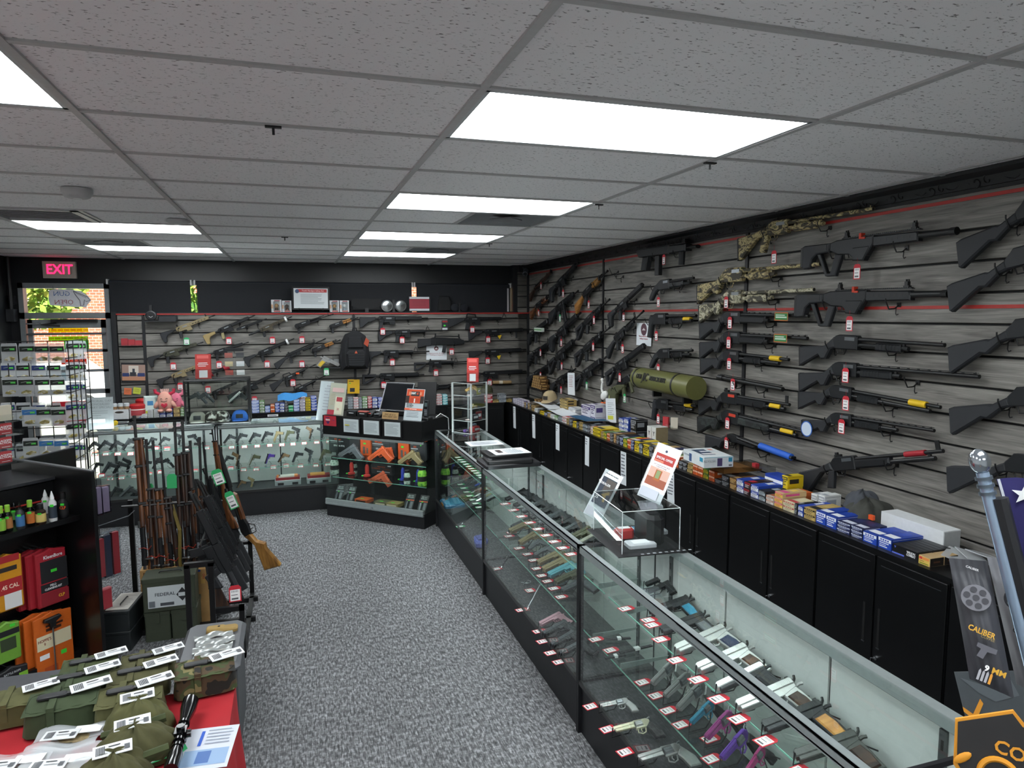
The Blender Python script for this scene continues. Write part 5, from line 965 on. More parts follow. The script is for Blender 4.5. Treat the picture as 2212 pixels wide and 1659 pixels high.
pa=on_x(*K('Z',960,500),2.95);Yn=solve_y(K('Z',1000,0)[0],2.93,.93);Yf=solve_y(K('Z',290,0)[0],2.93,.93)
lb=thing('long_white_box','long plain white cardboard box lying by the wall','carton',frame((2.95,Yf,.93),(0,-1,0),(1,0,0)))
MB().chb(0,Yf-Yn,0,.11,0,.105,.002).build('carton',[mat('d7dadc',.6)],lb);MB().bx(Yf-Yn-.001,Yf-Yn+.002,.004,.106,.004,.1).build('end_flap',[mat('a9acae',.6)],lb)
rr=random.Random(4)
def blob(name,mt,cx,r,seed,amp,parent=None,n=40):
 ph=[random.Random(seed+i).uniform(0,6.28)for i in range(9)]
 def fn(u,v):
  a,b_=u*2*PI,v*PI/2;q=1+amp*(math.sin(3*a+ph[0]+2*b_)+.6*math.sin(7*a+ph[1]-3*b_)+.5*math.sin(11*a+5*b_+ph[2])+.3*math.sin(17*a-7*b_+ph[3]))
  return(cx[0]+r[0]*q*math.cos(a)*math.cos(b_),cx[1]+r[1]*q*math.sin(a)*math.cos(b_),cx[2]+r[2]*(.8*q+.2)*math.sin(b_))
 return MB().grid(fn,n,n//2).build(name,[mt],parent,ang=None)
pg=on_z(*K('Y',1080,560),.95)
gm=thing('crumpled_sweater','crumpled grey sweater with orange tab lying on the cabinet','sweater',(2.99,pg.y+.02,.93))
blob('sweater_body',mat('3c3d38',.9),(0,0,0),(.14,.13,.13),3,.09,gm);blob('sweater_hood',mat('45484e',.95),(.02,.06,.07),(.09,.09,.09),8,.1,gm)
MB().bx(-.1,-.085,-.13,-.1,.06,.085).build('orange_tab',[ORG],gm)
def cap(name,label,M,col,brim=None,patch=None,group=None):
 t=thing(name,label,'cap',M,group);br=brim or col
 MB().grid(lambda u,v:(.085*math.cos(2*PI*u)*math.cos(v*PI/2)**.7,.095*math.sin(2*PI*u)*math.cos(v*PI/2)**.7,.105*math.sin(v*PI/2)),24,8).build('crown',[col],t,ang=None)
 MB().grid(lambda u,v:((.075+.03*0)*math.cos(PI*u)*(1-.0*v),-.07*math.sin(PI*u)-v*.075*math.sin(PI*u)**.6-.0,.006+.012*math.sin(PI*u)-.012*v),16,4).build('brim',[br],t,ang=None)
 MB().lathe([(.006,0),(.004,.006)],8,0,(0,0,.103)).build('button',[col],t)
 if patch:MB().grid(lambda u,v:((u-.5)*.07,-.0935*math.cos((u-.5)*.8)*math.cos(.25+v*.5)**.7-.002,.03+.042*v),6,4).build('patch',[patch],t,ang=None)
 return t
p=on_x(*K('V',560,150),2.9)
cap('baseball_hat','tan baseball cap resting on papers near the corner',frame((2.9,p.y,1.075),(.5,-.85,0),(.85,.5,0),None)@Matrix.Rotation(.3,4,'X'),mat('b5a27e',.8),None,flat('2b2620'))
def paper_blob(name,label,px,X,z,w,d,seed,mt=PAPER,bend=.02):
 y=solve_y(px,X,z);t=thing(name,label,'paper',frame((X,y,z),(0,-1,0),(1,0,0)))
 MB().grid(lambda u,v:(w*u,d*v,bend*(math.sin(3*u+seed)+math.sin(2.4*v+seed*2)+1)),10,10).build('sheet',[mt],t,ang=None)
 MB().grid(lambda u,v:(w*u+.01,d*v+.012,-.006+bend*(math.sin(3*u+seed)+math.sin(2.4*v+seed*2)+1)),10,10).build('under_sheet',[flat('c9ced2')],t,ang=None);return t
paper_blob('paper_pile','loose white sheets spread on the boxes below the cap',K('V',318,0)[0],2.73,1.005,.55,.22,1,bend=.012)
paper_blob('paper_pile','white sheets spread on the boxes left of the blue folder',K('V',515,0)[0],2.73,1.0,.45,.2,2,bend=.008)
paper_blob('curled_paper','large curled white sheet standing behind the tan cap',K('V',600,0)[0],2.96,1.02,.36,.16,5,bend=.045)
t=paper_blob('blue_folder','dark blue folder lying on boxes near the yellow boxes',K('V',816,0)[0],2.73,1.02,.42,.26,4,mat('24567a',.6),.004)
gp=rwp('D',980,1500,.1);gz=gp.z
gs=thing('goose_figurine','white goose figurine with orange feet on a small clear shelf','figurine',(3.06,gp.y,gz-.0))
MB().bx(-.07,.085,-.16,.1,-.012,-.008).build('clear_shelf',[ACRYL],gs)
GW=mat('e4e4e2',.5)
MB().ell((0,0,.085),(.035,.07,.045),0,14,10,Matrix.Rotation(-.5,4,'X')).build('body',[GW],gs)
MB().tube([(0,.03,.1),(0,.065,.14),(0,.06,.185),(0,.045,.215),(0,.055,.235)],.014,10).build('neck',[GW],gs)
MB().ell((0,.058,.245),(.016,.024,.016)).build('head',[GW],gs);MB().lathe([(.009,0),(.001,.03)],8,0,(0,.078,.243),Matrix.Rotation(-PI/2,4,'X')).build('beak',[flat('e07a3a')],gs)
for s_ in(-1,1):MB().ell((s_*.018,.015,.006),(.014,.03,.012)).build('foot',[flat('d9632a')],gs)
bt=thing('glue_bottle','small pale green bottle beside the goose figurine','bottle',(3.06,gp.y-.11,gz-.006));MB().lathe([(.016,0),(.018,.01),(.018,.05),(.012,.065),(.007,.07)],12).build('bottle_body',[glass('b9c9a8',1.4,.1,1)],bt);MB().lathe([(.007,.07),(.002,.105)],10).build('nozzle',[flat('cdd48a')],bt)
q=rwp('D',330,1345,.1)
sh=thing('wall_shelf','small black slatwall shelf holding brown boxes','shelf',(3.06,q.y,q.z));MB().bx(-.1,.08,-.2,.2,-.012,0).build('board',[BLK2],sh);MB().bx(-.1,-.095,-.2,.2,0,.015).build('lip',[BLK2],sh)
kk=0
for l,nn in enumerate((5,5,4,4,3)):
 for i in range(nn):
  o=link('cartridge_box',ammo_mesh(.07,.11,.033,'brown'),None,frame((2.98,q.y+.18-l*.018-i*.074,q.z+.001+l*.0335),(0,-1,0),(1,0,0)));tag(o,'brown cartridge box on the small wall shelf, %s layer up, %s along'%(ORD[l],ORD[i]),'ammunition box','brown boxes on the wall shelf')
for i in range(6):
 p=on_z(*K('V',345+i*24,100-i*4),.97);o=link('cartridge_box',ammo_mesh(.09,.1,.035,'brown'),None,RMF(solve_y(K('V',345+(i%3)*45,0)[0],2.95,.93),2.95,.93+(i//3)*.0355));tag(o,'brown cartridge box behind the tan cap, %s layer, %s along'%(ORD[i//3],ORD[i%3]),'ammunition box','brown boxes behind the cap')
for k in(0,1):
 Ya,w=yspan('W',725+52*k,775+52*k,2.93);zt=solve_z(K('W',0,102+10*k)[1],2.93,Ya)
 t=carton('optic_box','upright white optic box with black emblem, '+('one nearer the corner' if k==0 else 'one nearer the sign'),'carton',RMF(Ya,2.93),w-.004,.12,zt-.93,mat('cfd1ce',.5),[],'white optic boxes',rects_r=[(.002,.002,.118,zt-.932,mat('8d7f63',.6))])
 text('Y',.05,INK,t,FRONT@T3(w/2,(zt-.93)*.68,0),bold=.02)
for k,(c,x,y,lab)in enumerate((('W',945,60,'red'),('W',1040,70,'white'))):
 q=rwp(c,x,y,.06);t=thing('card_holder','clear slatwall card holder with %s cards'%lab,'card holder',(3.09,q.y,q.z),'clear card holders')
 MB().bx(-.05,.05,-.06,.06,-.05,-.046).bx(-.05,-.046,-.06,.06,-.05,-.02).build('tray',[ACRYL],t)
 MB().cbx((0,0,0),(.02,.06,.09),0,Matrix.Rotation(.3 if k==0 else.9,3,'Z')).build('cards',[flat('b5333a')if k==0 else flat('d8d0c0')],t)
Ya,w=yspan('X',660,1050,2.9);t=thing('plastic_cover','clear plastic lid lying on the boxes','plastic lid',RMF(Ya,2.88,1.035));MB().bx(0,w*.75,0,.15,0,.03).build('lid',[PLASTIC],t)
MB().bx(w*.5,w*.6,.03,.06,.03,.05).build('red_insert',[flat('a82a30')],t)
Ya,w=yspan('X',900,1230,2.9);t=carton('ammunition_carton','blue cartridge carton lying lengthwise behind the front rank','ammunition box',RMF(Ya-.1,2.9),w*.6,.1,.12,mat('2240a0',.4),[(0,.08,w*.6,.1,WHITE)])
t=carton('ammunition_carton','orange box under the yellow one beside the pistol-grip shotgun','ammunition box',RMF(solve_y(K('Y',250,0)[0],2.9,.93),2.88),.1,.1,.07,mat('c4602a',.5),[(.01,.02,.09,.05,flat('8a3a1a'))])
Ya,w=yspan('Z',1010,1250,2.9)
for k in range(4):MB().cbx((2.86+.04*k,Ya-.04-.045*k,.955+.008*k),(.16,.1,.004),0,Matrix.Rotation(.5*k,3,'Z')@Matrix.Rotation(.25,3,'X')).build('zip_bag',[MILK])
for k,o in enumerate([q for q in COL.objects if q.name.startswith('zip_bag')]):tag(o,'clear zip bag on the cabinet beyond the coffee bags, %s in the heap'%ORD[k],'plastic bag','clear zip bags')
def brow(c,rows,Y=8.63,z=.93,where='on the back counter',d=.1):
 for xl,xr,n,sch,*h_ in rows:
  Xa,Xb=solve_x(K(c,xl,0)[0],Y,z),solve_x(K(c,xr,0)[0],Y,z);h=h_[0]if h_ else.03
  stack(frame((Xa,Y,z),(1,0,0),(0,1,0)),max(.02,Xb-Xa-.004),d,h,n,sch,where,'cartridge boxes on the back counter')
brow('Q',[(835,925,3,'pale blue',.025),(928,1026,2,'white',.022),(1030,1124,4,'white',.022),(1128,1218,4,'white',.022),(1222,1322,2,'blue and white',.045),(1326,1432,2,'blue and white',.045),(1440,1545,2,'tan',.05),(1550,1610,3,'green and white',.03)])
brow('R',[(620,745,4,'pale blue',.035),(748,830,4,'green and white',.035)],Y=8.63)
brow('U',[(210,284,2,'pale blue',.035),(285,346,2,'orange',.045),(348,412,3,'blue',.035),(413,478,3,'blue and white',.035),(480,530,4,'black',.033),(532,600,2,'green',.035),(602,686,4,'pale blue',.035),(688,762,4,'purple and white',.035),(765,838,5,'yellow',.03),(840,922,5,'blue',.034)])
brow('S',[(640,716,4,'grey',.034),(720,798,4,'red and white',.033),(800,850,3,'grey',.042),(852,930,4,'green and white',.034),(932,1000,4,'red',.034),(1002,1080,3,'blue and white',.042),(1084,1158,3,'blue',.04),(1160,1222,3,'black',.04),(1974,2046,4,'red and white',.033),(2050,2128,4,'cyan',.032)])
brow('c',[(432,500,2,'red',.055),(500,562,1,'gold and black',.035),(566,640,2,'grey',.055),(642,700,1,'gold and black',.035)])
def bx_at(px,Y=8.66,z=.93):return solve_x(px,Y,z)
x=bx_at(K('A',1040,0)[0]);t=thing('storage_bin','small white storage bin with an oval grip hole and jars inside','bin',(x,8.56,.93))
b_=MB()
for(a,c,d,e)in((-.1,.1,0,.006),(-.1,.1,.144,.15),(-.1,-.094,0,.15),(.094,.1,0,.15)):b_.bx(a,c,d,e,0,.115)
b_.bx(-.1,.1,0,.15,0,.006);b_.build('bin',[mat('d3d6d8',.5)],t);MB().ell((0,-.001,.085),(.045,.002,.012)).build('grip_hole',[mat('3a332c',.8)],t)
for k in range(3):
 j=thing('treat_jar','clear jar of brown treats standing in the white bin, %s one'%('left','middle','right')[k],'jar',(x-.06+k*.06,8.56+.075,.937),'jars in the white bin')
 MB().lathe([(.026,0),(.028,.01),(.028,.13),(.022,.15)],14).build('treats',[mat('8a6a4a',.8,0,.5,90)],j);MB().lathe([(.029,.135),(.029,.165),(.02,.17)],14).build('lid',[mat('c9ced2',.4)],j)
for k,(dx,dy,z0,nm)in enumerate(((0,0,.93,'front'),(.03,.19,.98,'rear'))):
 x=bx_at(K('A',1172,0)[0]);t=thing('treat_tub','red and cream treat tub, %s one'%nm,'tub',(x+dx,8.7+dy,.931),'red treat tubs')
 s_=1+.25*k;MB().lathe([(.07,0),(.082,.02),(.085,.1*s_),(.075,.12*s_)],22).build('tub',[mat('d8d0c6',.5)],t);MB().lathe([(.084,.1*s_),(.086,.14*s_),(.07,.155*s_)],22).build('lid',[flat('b8242a',.4)],t)
 MB().lathe([(.0855,.03),(.0862,.04),(.0865,.085),(.0858,.09)],22).build('label_band',[flat('b0444a')],t)
x=bx_at(K('A',1285,0)[0]);t=thing('treat_pouch','pale green and white treat pouch standing on the back counter','pouch',frame((x,8.7,.931),(1,0,0),None,(0,-1,.12)))
MB().poly([(-.07,0),(.07,0),(.075,.1),(.07,.24),(-.07,.24),(-.075,.1)],.03,0,0,.02).build('pouch',[mat('c5d6d2',.4)],t);prints(t,T3(0,0,.031),[(-.05,.01,.05,.07,flat('b9c43a')),(-.03,.13,.03,.18,flat('3f7fb0'))]);text('GRV',.035,INK,t,T3(0,.04,.033),bold=.02)
def plush(label,px,Y,s,body,horn,kind):
 x=bx_at(px,Y);t=thing('plush_toy',label,'plush toy',Matrix.Translation((x,Y,.99))@Matrix.Scale(s,4))
 MB().ell((0,0,.1),(.075,.055,.11),0,18,12).build('body',[body],t)
 for q in(-1,1):
  MB().ell((q*.075,-.01,.08),(.022,.02,.05),0,10,8,Matrix.Rotation(q*-.6,4,'Y')).build('arm',[body],t);MB().ell((q*.04,-.03,.012),(.03,.04,.02)).build('foot',[body],t)
  MB().tube([(q*.045,0,.18),(q*.085,0,.2),(q*.09,0,.235)],.016 if kind else.02,8).build('horn' if kind else 'ear',[horn],t)
  MB().tube([(q*.026-.01,-.053,.135),(q*.026,-.056,.142),(q*.026+.01,-.053,.135)],.0025,5).build('eye',[INK],t)
 MB().tube([(-.03,-.056,.118),(0,-.06,.108),(.03,-.056,.118)],.0025,5).build('smile',[INK],t)
 if kind:
  MB().poly([(0,-.03),(.03,0),(.028,.018),(.012,.022),(0,.01),(-.012,.022),(-.028,.018),(-.03,0)],.008,0,0,.004).xf(frame((0,-.058,.07),(1,0,0),(0,0,1))).build('heart',[flat('c22a44')],t)
  for q in range(5):MB().tube([(-.03+q*.015,0,.2),(-.035+q*.018,0,.235)],.008,6).build('hair_tuft',[flat('d9b0a8')],t)
 else:MB().ell((0,-.06,.115),(.02,.012,.014)).build('snout',[flat('e0708a')],t)
plush('pink plush monster with red horns holding a heart',K('A',1415,0)[0],8.66,1.1,mat('d9a090',.95),mat('c2304a',.9),1)
plush('smaller bright pink plush pig beside the monster',K('A',1505,0)[0],8.80,.95,mat('dc7890',.95),mat('dc7890',.95),0)
x=bx_at(K('U',590,0)[0]);t=thing('blue_cloth','bright blue cloth draped over the cartridge boxes','cloth',(x,8.66,1.08));MB().grid(lambda u,v:(-.17+.34*u,-.03+.1*v,.02+.05*math.sin(2.2*u+.4)-.1*(1-v)*(1-abs(u-.35))*.9+.012*math.sin(9*u)),14,8).build('cloth',[mat('3a86c4',.9)],t,ang=None)
x=bx_at(K('c',460,0)[0]);cap('olive_hat','olive cap lying on boxes behind the acrylic tower',(x,8.78,1.05),mat('3f4029',.85))
for k,(c,x_)in enumerate((('U',315),('A',1050),('S',1035))):
 x=solve_x(K(c,x_,0)[0],8.59,.88);t=thing('shelf_label','small white label on the back counter edge, %s'%('behind the centre case','by the tape dispenser','behind the register')[k],'label',frame((x-.06,8.5915,.885),(1,0,0),(0,0,1)),'labels on the back counter')
 MB().bx(0,.12,0,.025,0,.002).build('card',[WHITE],t);prints(t,T3(0,0,.0022),[(.01,.008,.1,.014,INK)])
x=solve_x(K('A',983,0)[0],7.9,.97);t=thing('tape_dispenser','yellow roll of tape at the end of the glass case','tape',frame((x,7.9,.987),(1,0,0),None,(0,-1,0)))
MB().lathe([(.012,-.012),(.026,-.012),(.026,.012),(.012,.012)],18).build('roll',[YEL],t)
# ================================================================== CONTENTS OF THE GLASS CASES
SLG=mat('4a4e52',.4,.4);GREY=mat('5c6064',.5);FDE=mat('8a7a58',.55);ODG=mat('4c4d36',.55);PURP=mat('4b2f8c',.5);LBLU=mat('5fa6b4',.45,.2);PINK=mat('b58a96',.45,.3)
BLUEA=mat('3f8fb0',.35,.4);MAG_=mat('c45aa8',.3,.5);VIO=mat('7a4fc0',.3,.5)
GP='pistols in the glass cases'
def rear_pistol(c,mz,rr_,Y,label,cols,kind='pistol',tagc=TAGRED,tp=None):
 A,B=on_y(*K(c,*rr_),Y),on_y(*K(c,*mz),Y)
 g=gun(kind,A,B,(-.25,-1,.15),label,GP,cols)
 st=MB().tube([(B.x,Y+.0,B.z-.012),(B.x+.02,Y+.03,B.z-.012),(A.x+.02,Y+.05,B.z-.012),(A.x,Y+.02,(A.z+B.z)/2-.03)],.002,5)
 st.build('wire_stand',[BLK],g,g.matrix_basis.inverted())
 q=B+Vector((.055,-.03,-.012));price_tag(g,(q.x+.02,Y-.02,B.z-.014),(0,-.8,.6),tagc,.058,.045,0,0)
 return g
names='black dark charcoal slate'.split()
def row(c,lst,Y,where,cols):
 for k,(mz,r_)in enumerate(lst):
  cl=cols[k%len(cols)]if k<len(cols)else{}
  nm=cl.get('n','black');cl={a:b for a,b in cl.items()if a!='n'}
  rear_pistol(c,mz,r_,Y,'%s pistol, %s from the left on the %s'%(nm,ORD[k],where),cl)
K0=dict();KS=dict(n='dark grey',f=SLG);KT=dict(n='tan',f=FDE,g=FDE);KO=dict(n='olive',f=ODG,g=ODG);KP=dict(n='purple-framed',g=PURP);KF=dict(n='brown-gripped',g=mat('6e5338',.5));KV=dict(n='silver-slide',f=SILVER,g=ODG);KB=dict(n='blue-taped black',s=BLUE)
row('Q',[((62,690),(190,545)),((235,682),(365,530)),((425,682),(547,532)),((630,680),(748,500)),((800,660),(905,508)),((1035,600),(1098,478)),((1212,605),(1298,470)),((1515,600),(1548,440)),((1842,585),(1762,428))],7.74,'top shelf of the door-side case',[K0,K0,K0,KS])
row('Q',[((165,1030),(228,880)),((308,1075),(432,875)),((488,1060),(598,868)),((690,1035),(745,848)),((925,1010),(985,845)),((1110,980),(1185,835)),((1440,960),(1325,815)),((1660,960),(1690,815))],7.74,'middle shelf of the door-side case',[K0,KS])
row('Q',[((435,1425),(530,1268)),((585,1435),(768,1262)),((770,1430),(962,1245)),((1440,1440),(1540,1330))],7.72,'deck of the door-side case',[KS,dict(n='grey',f=GREY)])
row('R',[((180,578),(278,435)),((382,570),(452,415)),((585,560),(668,405)),((785,548),(858,385)),((980,540),(1032,383)),((1155,528),(1205,370)),((1335,512),(1368,338)),((1535,500),(1582,345)),((1728,490),(1748,345))],7.74,'top shelf of the centre case',[K0,KB,KB,KB,KT,KO,KB,KF])
row('R',[((165,920),(242,772)),((370,935),(418,758)),((572,928),(648,752)),((842,900),(892,742)),((1048,878),(1132,728)),((1278,878),(1338,712)),((1522,868),(1575,688)),((1712,852),(1782,668))],7.74,'middle shelf of the centre case',[KS,KF,KV,KP,KF,K0,KS,KO])
row('R',[((245,1300),(275,1182)),((382,1302),(452,1162)),((602,1282),(645,1140))],7.72,'deck of the centre case',[K0,KF,KT])
for k,(x0,x1,y0,y1)in enumerate(((990,1400,1300,1095),(1498,1880,1258,1070))):
 a,c=on_y(*K('R',x0,y0),7.66),on_y(*K('R',x1,y1),7.66);w=c.x-a.x
 t=thing('boxed_kit','clear and red boxed kit on the deck of the centre case, '+('white top' if k==0 else 'orange top'),'boxed kit',(a.x,7.66,.262))
 MB().chb(0,w,0,.12,0,.06,.012).build('tray',[mat('9aa0a2',.3)],t);MB().bx(.01,w-.01,.004,.116,.055,.085).build('red_insert',[mat('8a2028',.5)],t)
 MB().bx(w*.15,w*.75,.01,.1,.085,.1).build('label_card',[flat('c9c4bc')if k==0 else flat('c9924a')],t)
 for s_ in(.03,w-.09):MB().bx(s_,s_+.06,-.004,.02,.005,.03).build('latch',[BLK2],t)
 if k==0:
  for s_ in(.02,w*.75):MB().bx(s_,s_+w*.13,.012,.1,.086,.1).build('orange_end',[flat('d9824a')],t)
NF=Vector((-.05,-.35,.93))
def counter_pistol(c,mz,r_,zs,label,cols,kind='pistol',n=NF,lift=.085,tagp=None,ta=True,**o):
 A,B=on_z(*K(c,*r_),zs+lift),on_z(*K(c,*mz),zs+.022)
 g=gun(kind,A,B,n,label,GP,cols,**o)
 d=(A-B).normalized();st=MB().tube([(B.x-.008,B.y,zs+.045),(B.x-.012,B.y,zs+.004),(B.x+.07,B.y+.006,zs+.004),(B.x+.09,B.y+.006,zs+.03),(A.x,A.y+.01,A.z-.02),(A.x+.05,A.y-.03,A.z-.035)],.0028,5)
 st.build('wire_stand',[BLK],g,g.matrix_basis.inverted())
 if ta:
  q=on_z(*K(c,*tagp),zs+.003)if tagp else Vector((B.x+.02,B.y-.02,zs+.003));price_tag(g,(q.x+.04,q.y,zs+.004),(0,0,1),TAGRED,.046,.078,.2,0,right=(0,-1,0))
 return g
SIL=dict(f=SILVER,g=SILVER)
S11=[((690,345),(862,268),dict(),'pistol','black long-slide pistol with top optic beside the acrylic box'),((672,292),(845,218),dict(),'pistol','black pistol farthest along the top shelf'),((700,500),(1000,400),dict(s=BLUEA),'1911','black pistol with bright blue grip panels'),((790,640),(1110,525),dict(s=GREY),'1911','dark pistol with engraved grey grip panels'),((905,790),(1270,625),dict(f=SILVER,g=SILVER,s=mat('1c2a4a',.5)),'1911','silver pistol with navy grip panels'),((1065,930),(1435,765),dict(f=SILVER,g=SILVER,s=WOODB),'1911','silver pistol with reddish wooden grips'),((1215,1070),(1560,905),dict(f=mat('c3c5c6',.3,.5)),'1911','bright silver-slide pistol with black frame'),((1365,1215),(1785,1035),dict(f=SILVER,g=SILVER,s=WOODD),'1911','silver pistol with dark wooden grips'),((1560,1372),(1995,1200),dict(s=WOODL),'1911','black pistol with tan wooden grips'),((1800,1590),(2260,1430),dict(f=mat('3c3e3c',.5,.3),g=mat('3c3e3c',.5,.3),s=WOODD),'1911','grey-green pistol with brown grips at the near end')]
def cpist(c,mz,r_,zs,lab,cols,style,**kw):
 """style: pistol pattern passed to the profile builder"""
 A,B=on_z(*K(c,*r_),zs+kw.get('lift',.085)),on_z(*K(c,*mz),zs+kw.get('low',.022))
 key_o=dict(kind=style)if style else{}
 g=gun_k(A,B,kw.get('n',NF),lab,cols,style)
 st=MB().tube([(B.x-.008,B.y,zs+.045),(B.x-.012,B.y,zs+.004),(B.x+.07,B.y+.006,zs+.004),(B.x+.09,B.y+.006,zs+.03),(A.x,A.y+.01,A.z-.02),(min(1.69,A.x+.05),A.y-.03,A.z-.035)],.0028,5)
 if kw.get('stand',True):st.build('wire_stand',[BLK],g,g.matrix_basis.inverted())
 if kw.get('ta',True):
  tp=kw.get('tp');q=on_z(*K(c,*tp),zs+.003)if tp else Vector((B.x-.015,B.y-.02,zs+.003));price_tag(g,(q.x+.04,q.y,zs+.004),(0,0,1),kw.get('tc',TAGRED),.046,.078,.15,0,right=(0,-1,0))
 return g
def gun_k(A,B,n,lab,cols,style):
 if style=='revolver':return gun('revolver',A,B,n,lab,GP,cols)
 GDEF['p_'+style]=lambda L=.19:pistol(L,style);GNAME['p_'+style]='pistol'
 t=gun('p_'+style,A,B,n,lab,GP,cols);t['category']='pistol';return t
for k,(mz,r_,cl,kd,lab)in enumerate(S11):
 cpist('O',mz,r_,.69,lab,cl,'1911' if kd=='1911' else 'striker',ta=k>1)
UPR=Vector((-.1,-.9,.2))
for k,(mz,r_,cl,tp,lab)in enumerate((((725,1040),(885,872),SIL,(650,1010),'silver small revolver, farthest on the near lower shelf'),((820,1130),(1000,958),SIL,(750,1110),'grey snub revolver, second on the near lower shelf'),((920,1230),(1105,1030),SIL,(840,1220),'large silver revolver with orange sight, third on the near lower shelf'),((1015,1330),(1175,1165),dict(f=BLUEA,g=BLK),(935,1325),'bright blue revolver on the near lower shelf'),((1130,1445),(1310,1245),dict(f=MAG_,g=BLK),(1150,1430),'pink revolver on the near lower shelf'),((1245,1600),(1425,1385),dict(f=VIO,g=BLK),(1160,1580),'violet revolver on the near lower shelf'),((1430,1700),(1555,1505),dict(f=mat('c44a8c',.3,.5),g=BLK),(1330,1720),'hot pink revolver at the near end of the lower shelf'))):
 cpist('O',mz,r_,.42,lab,cl,'revolver',n=UPR,lift=.07,low=.035,tp=tp)
for k,(mz,r_,cl,tp,lab)in enumerate((((340,1200),(540,1150),SIL,(265,1190),'steel revolver lying on the near case floor, farthest'),((440,1380),(700,1310),dict(f=mat('cfcdb0',.3,.3),g=BLK,c=SILVER),(390,1360),'ivory-framed revolver lying on the near case floor'),((628,1600),(930,1500),SIL,(520,1530),'long silver revolver lying on the near case floor'))):
 cpist('O',mz,r_,.265,lab,cl,'revolver',lift=.05,low=.03,tp=tp)
for k,(a,b_,tp)in enumerate((((380,700),(560,690),(300,690)),((480,800),(720,745),(410,770)),((370,840),(520,815),None))):
 A,B=on_z(*K('O',*a),.43),on_z(*K('O',*b_),.43);t=thing('slim_tool','slim black tool on the near lower shelf, %s from the case end'%ORD[k],'tool',frame(A,B-A,None,(0,0,1)),'slim tools');L_=(B-A).length
 MB().bx(0,L_,-.008,.008,0,.006).build('handle',[BLK2],t);MB().bx(L_*.45,L_*.6,-.011,.011,.0,.012).build('white_collar',[WHITE],t)
 if tp:q=on_z(*K('O',*tp),.425);price_tag(t,(q.x+.04,q.y,.425),(0,0,1),TAGRED,.046,.078,.15,0,right=(0,-1,0))
for k,tp in enumerate(((495,455),(690,575))):
 q=on_z(*K('O',*tp),.693);t=thing('shelf_tag','red-edged price tag lying on the near top shelf, %s'%('by the acrylic box' if k==0 else 'next along'),'price tag',(q.x,q.y,.693),'loose price tags');price_tag(t,(q.x+.05,q.y-.02,.696),(0,0,1),TAGRED,.046,.078,.15,0,right=(0,-1,0))
p=on_z(*K('O',800,330),.70);t=thing('acrylic_divider','clear triangular acrylic divider standing in the near case','acrylic divider',frame((1.42,p.y-.02,.694),(1,0,0),(0,0,1)));MB().poly([(0,0),(.22,0),(.24,.06),(.05,.2)],.002).build('plate',[ACRYL],t)
CL=[dict(),dict(),dict(f=SLG),dict(),dict(f=SLG),dict(),dict(f=SLG),dict(f=ODG,g=ODG),dict(f=mat('9a9a8c',.5))]
for k in range(9):
 f_=k/8;mz=(905+(1690-905)*f_,1055+(1640-1055)*f_);sc=1+.45*f_;r_=(mz[0]+235*sc,mz[1]-125*sc)
 g=cpist('a',mz,r_,.69,'%s pistol, %s from the far end on the middle case top shelf'%(('black','black','grey-slide','black','grey-slide','black','grey-slide','olive','two-tone')[k],ORD[k]),CL[k],'striker')
MTL=[((660,560),(840,470),SLG,'grey'),((640,590),(830,500),FDE,'tan'),((725,690),(880,590),FDE,'tan'),((800,740),(900,660),GREY,'grey'),((850,790),(975,715),GREY,'grey'),((878,860),(1080,760),FDE,'tan'),((922,918),(1128,815),FDE,'tan'),((970,965),(1185,860),LBLU,'pale blue'),((1025,1025),(1230,925),ODG,'dark olive'),((1085,1095),(1290,1000),SLG,'grey')]
for k,(mz,r_,cl,nm)in enumerate(MTL):
 cpist('N',mz,r_,.42,'%s pistol, %s from the far end on the middle case lower shelf'%(nm,ORD[k]),dict(f=cl,g=cl),'striker',lift=.06,low=.025)
MTD=[((895,1385),(1075,1290),PINK,'pink'),((930,1470),(1125,1360),SLG,'grey'),((998,1565),(1190,1450),SLG,'dark grey'),((1070,1640),(1270,1530),SLG,'black')]
for k,(mz,r_,cl,nm)in enumerate(MTD):
 cpist('N',mz,r_,.265,'%s pistol, %s from the far end on the middle case floor'%(nm,ORD[k]),dict(f=cl,g=cl if k==0 else POLY),'striker',lift=.05,low=.025)
def pen(c,a,b_,z,label,mt,tp=None,name='tactical_pen',tc=TAGRED):
 A,B=on_z(*K(c,*a),z+.012),on_z(*K(c,*b_),z+.07);t=thing(name,label,'pen',frame(A,B-A,None,(0,-.3,1)));L_=(B-A).length
 C2(C2(MB(),.02,L_*.55,0,.0065),L_*.55,L_,0,.0075).build('barrel',[mt],t);C2(MB(),0,.02,0,.001,.006).build('tip',[CHROME],t);MB().bx(L_*.6,L_*.95,.007,.01,-.002,.002).build('clip',[CHROME],t)
 if tp:q=on_z(*K(c,*tp),z+.004);price_tag(t,(q.x+.04,q.y,z+.004),(0,0,1),tc,.046,.078,.15,0,right=(0,-1,0))
 return t
pen('N',(785,1255),(900,1045),.265,'silver tactical pen standing on a red tag',STEEL,(735,1250));pen('N',(560,900),(640,770),.265,'dark tactical pen on a red tag near the far end',GUN,(525,900));pen('N',(225,525),(350,410),.265,'black tactical pen in the knife case',GUN,(215,540),tc=TAGGRN)
q=on_z(*K('N',780,1020),.27);t=thing('wire_puzzle','small tangle of wire with a red tag on the middle case floor','wire tool',(q.x,q.y,.262));MB().tube([(.03*math.cos(a*.9),.03*math.sin(a*1.3),.008+.006*math.sin(a))for a in[i*.5 for i in range(26)]],.003,5).build('wire',[STEEL],t);price_tag(t,(q.x+.02,q.y-.12,.265),(0,0,1),TAGRED,.06,.07,.1,0,right=(0,-1,0))
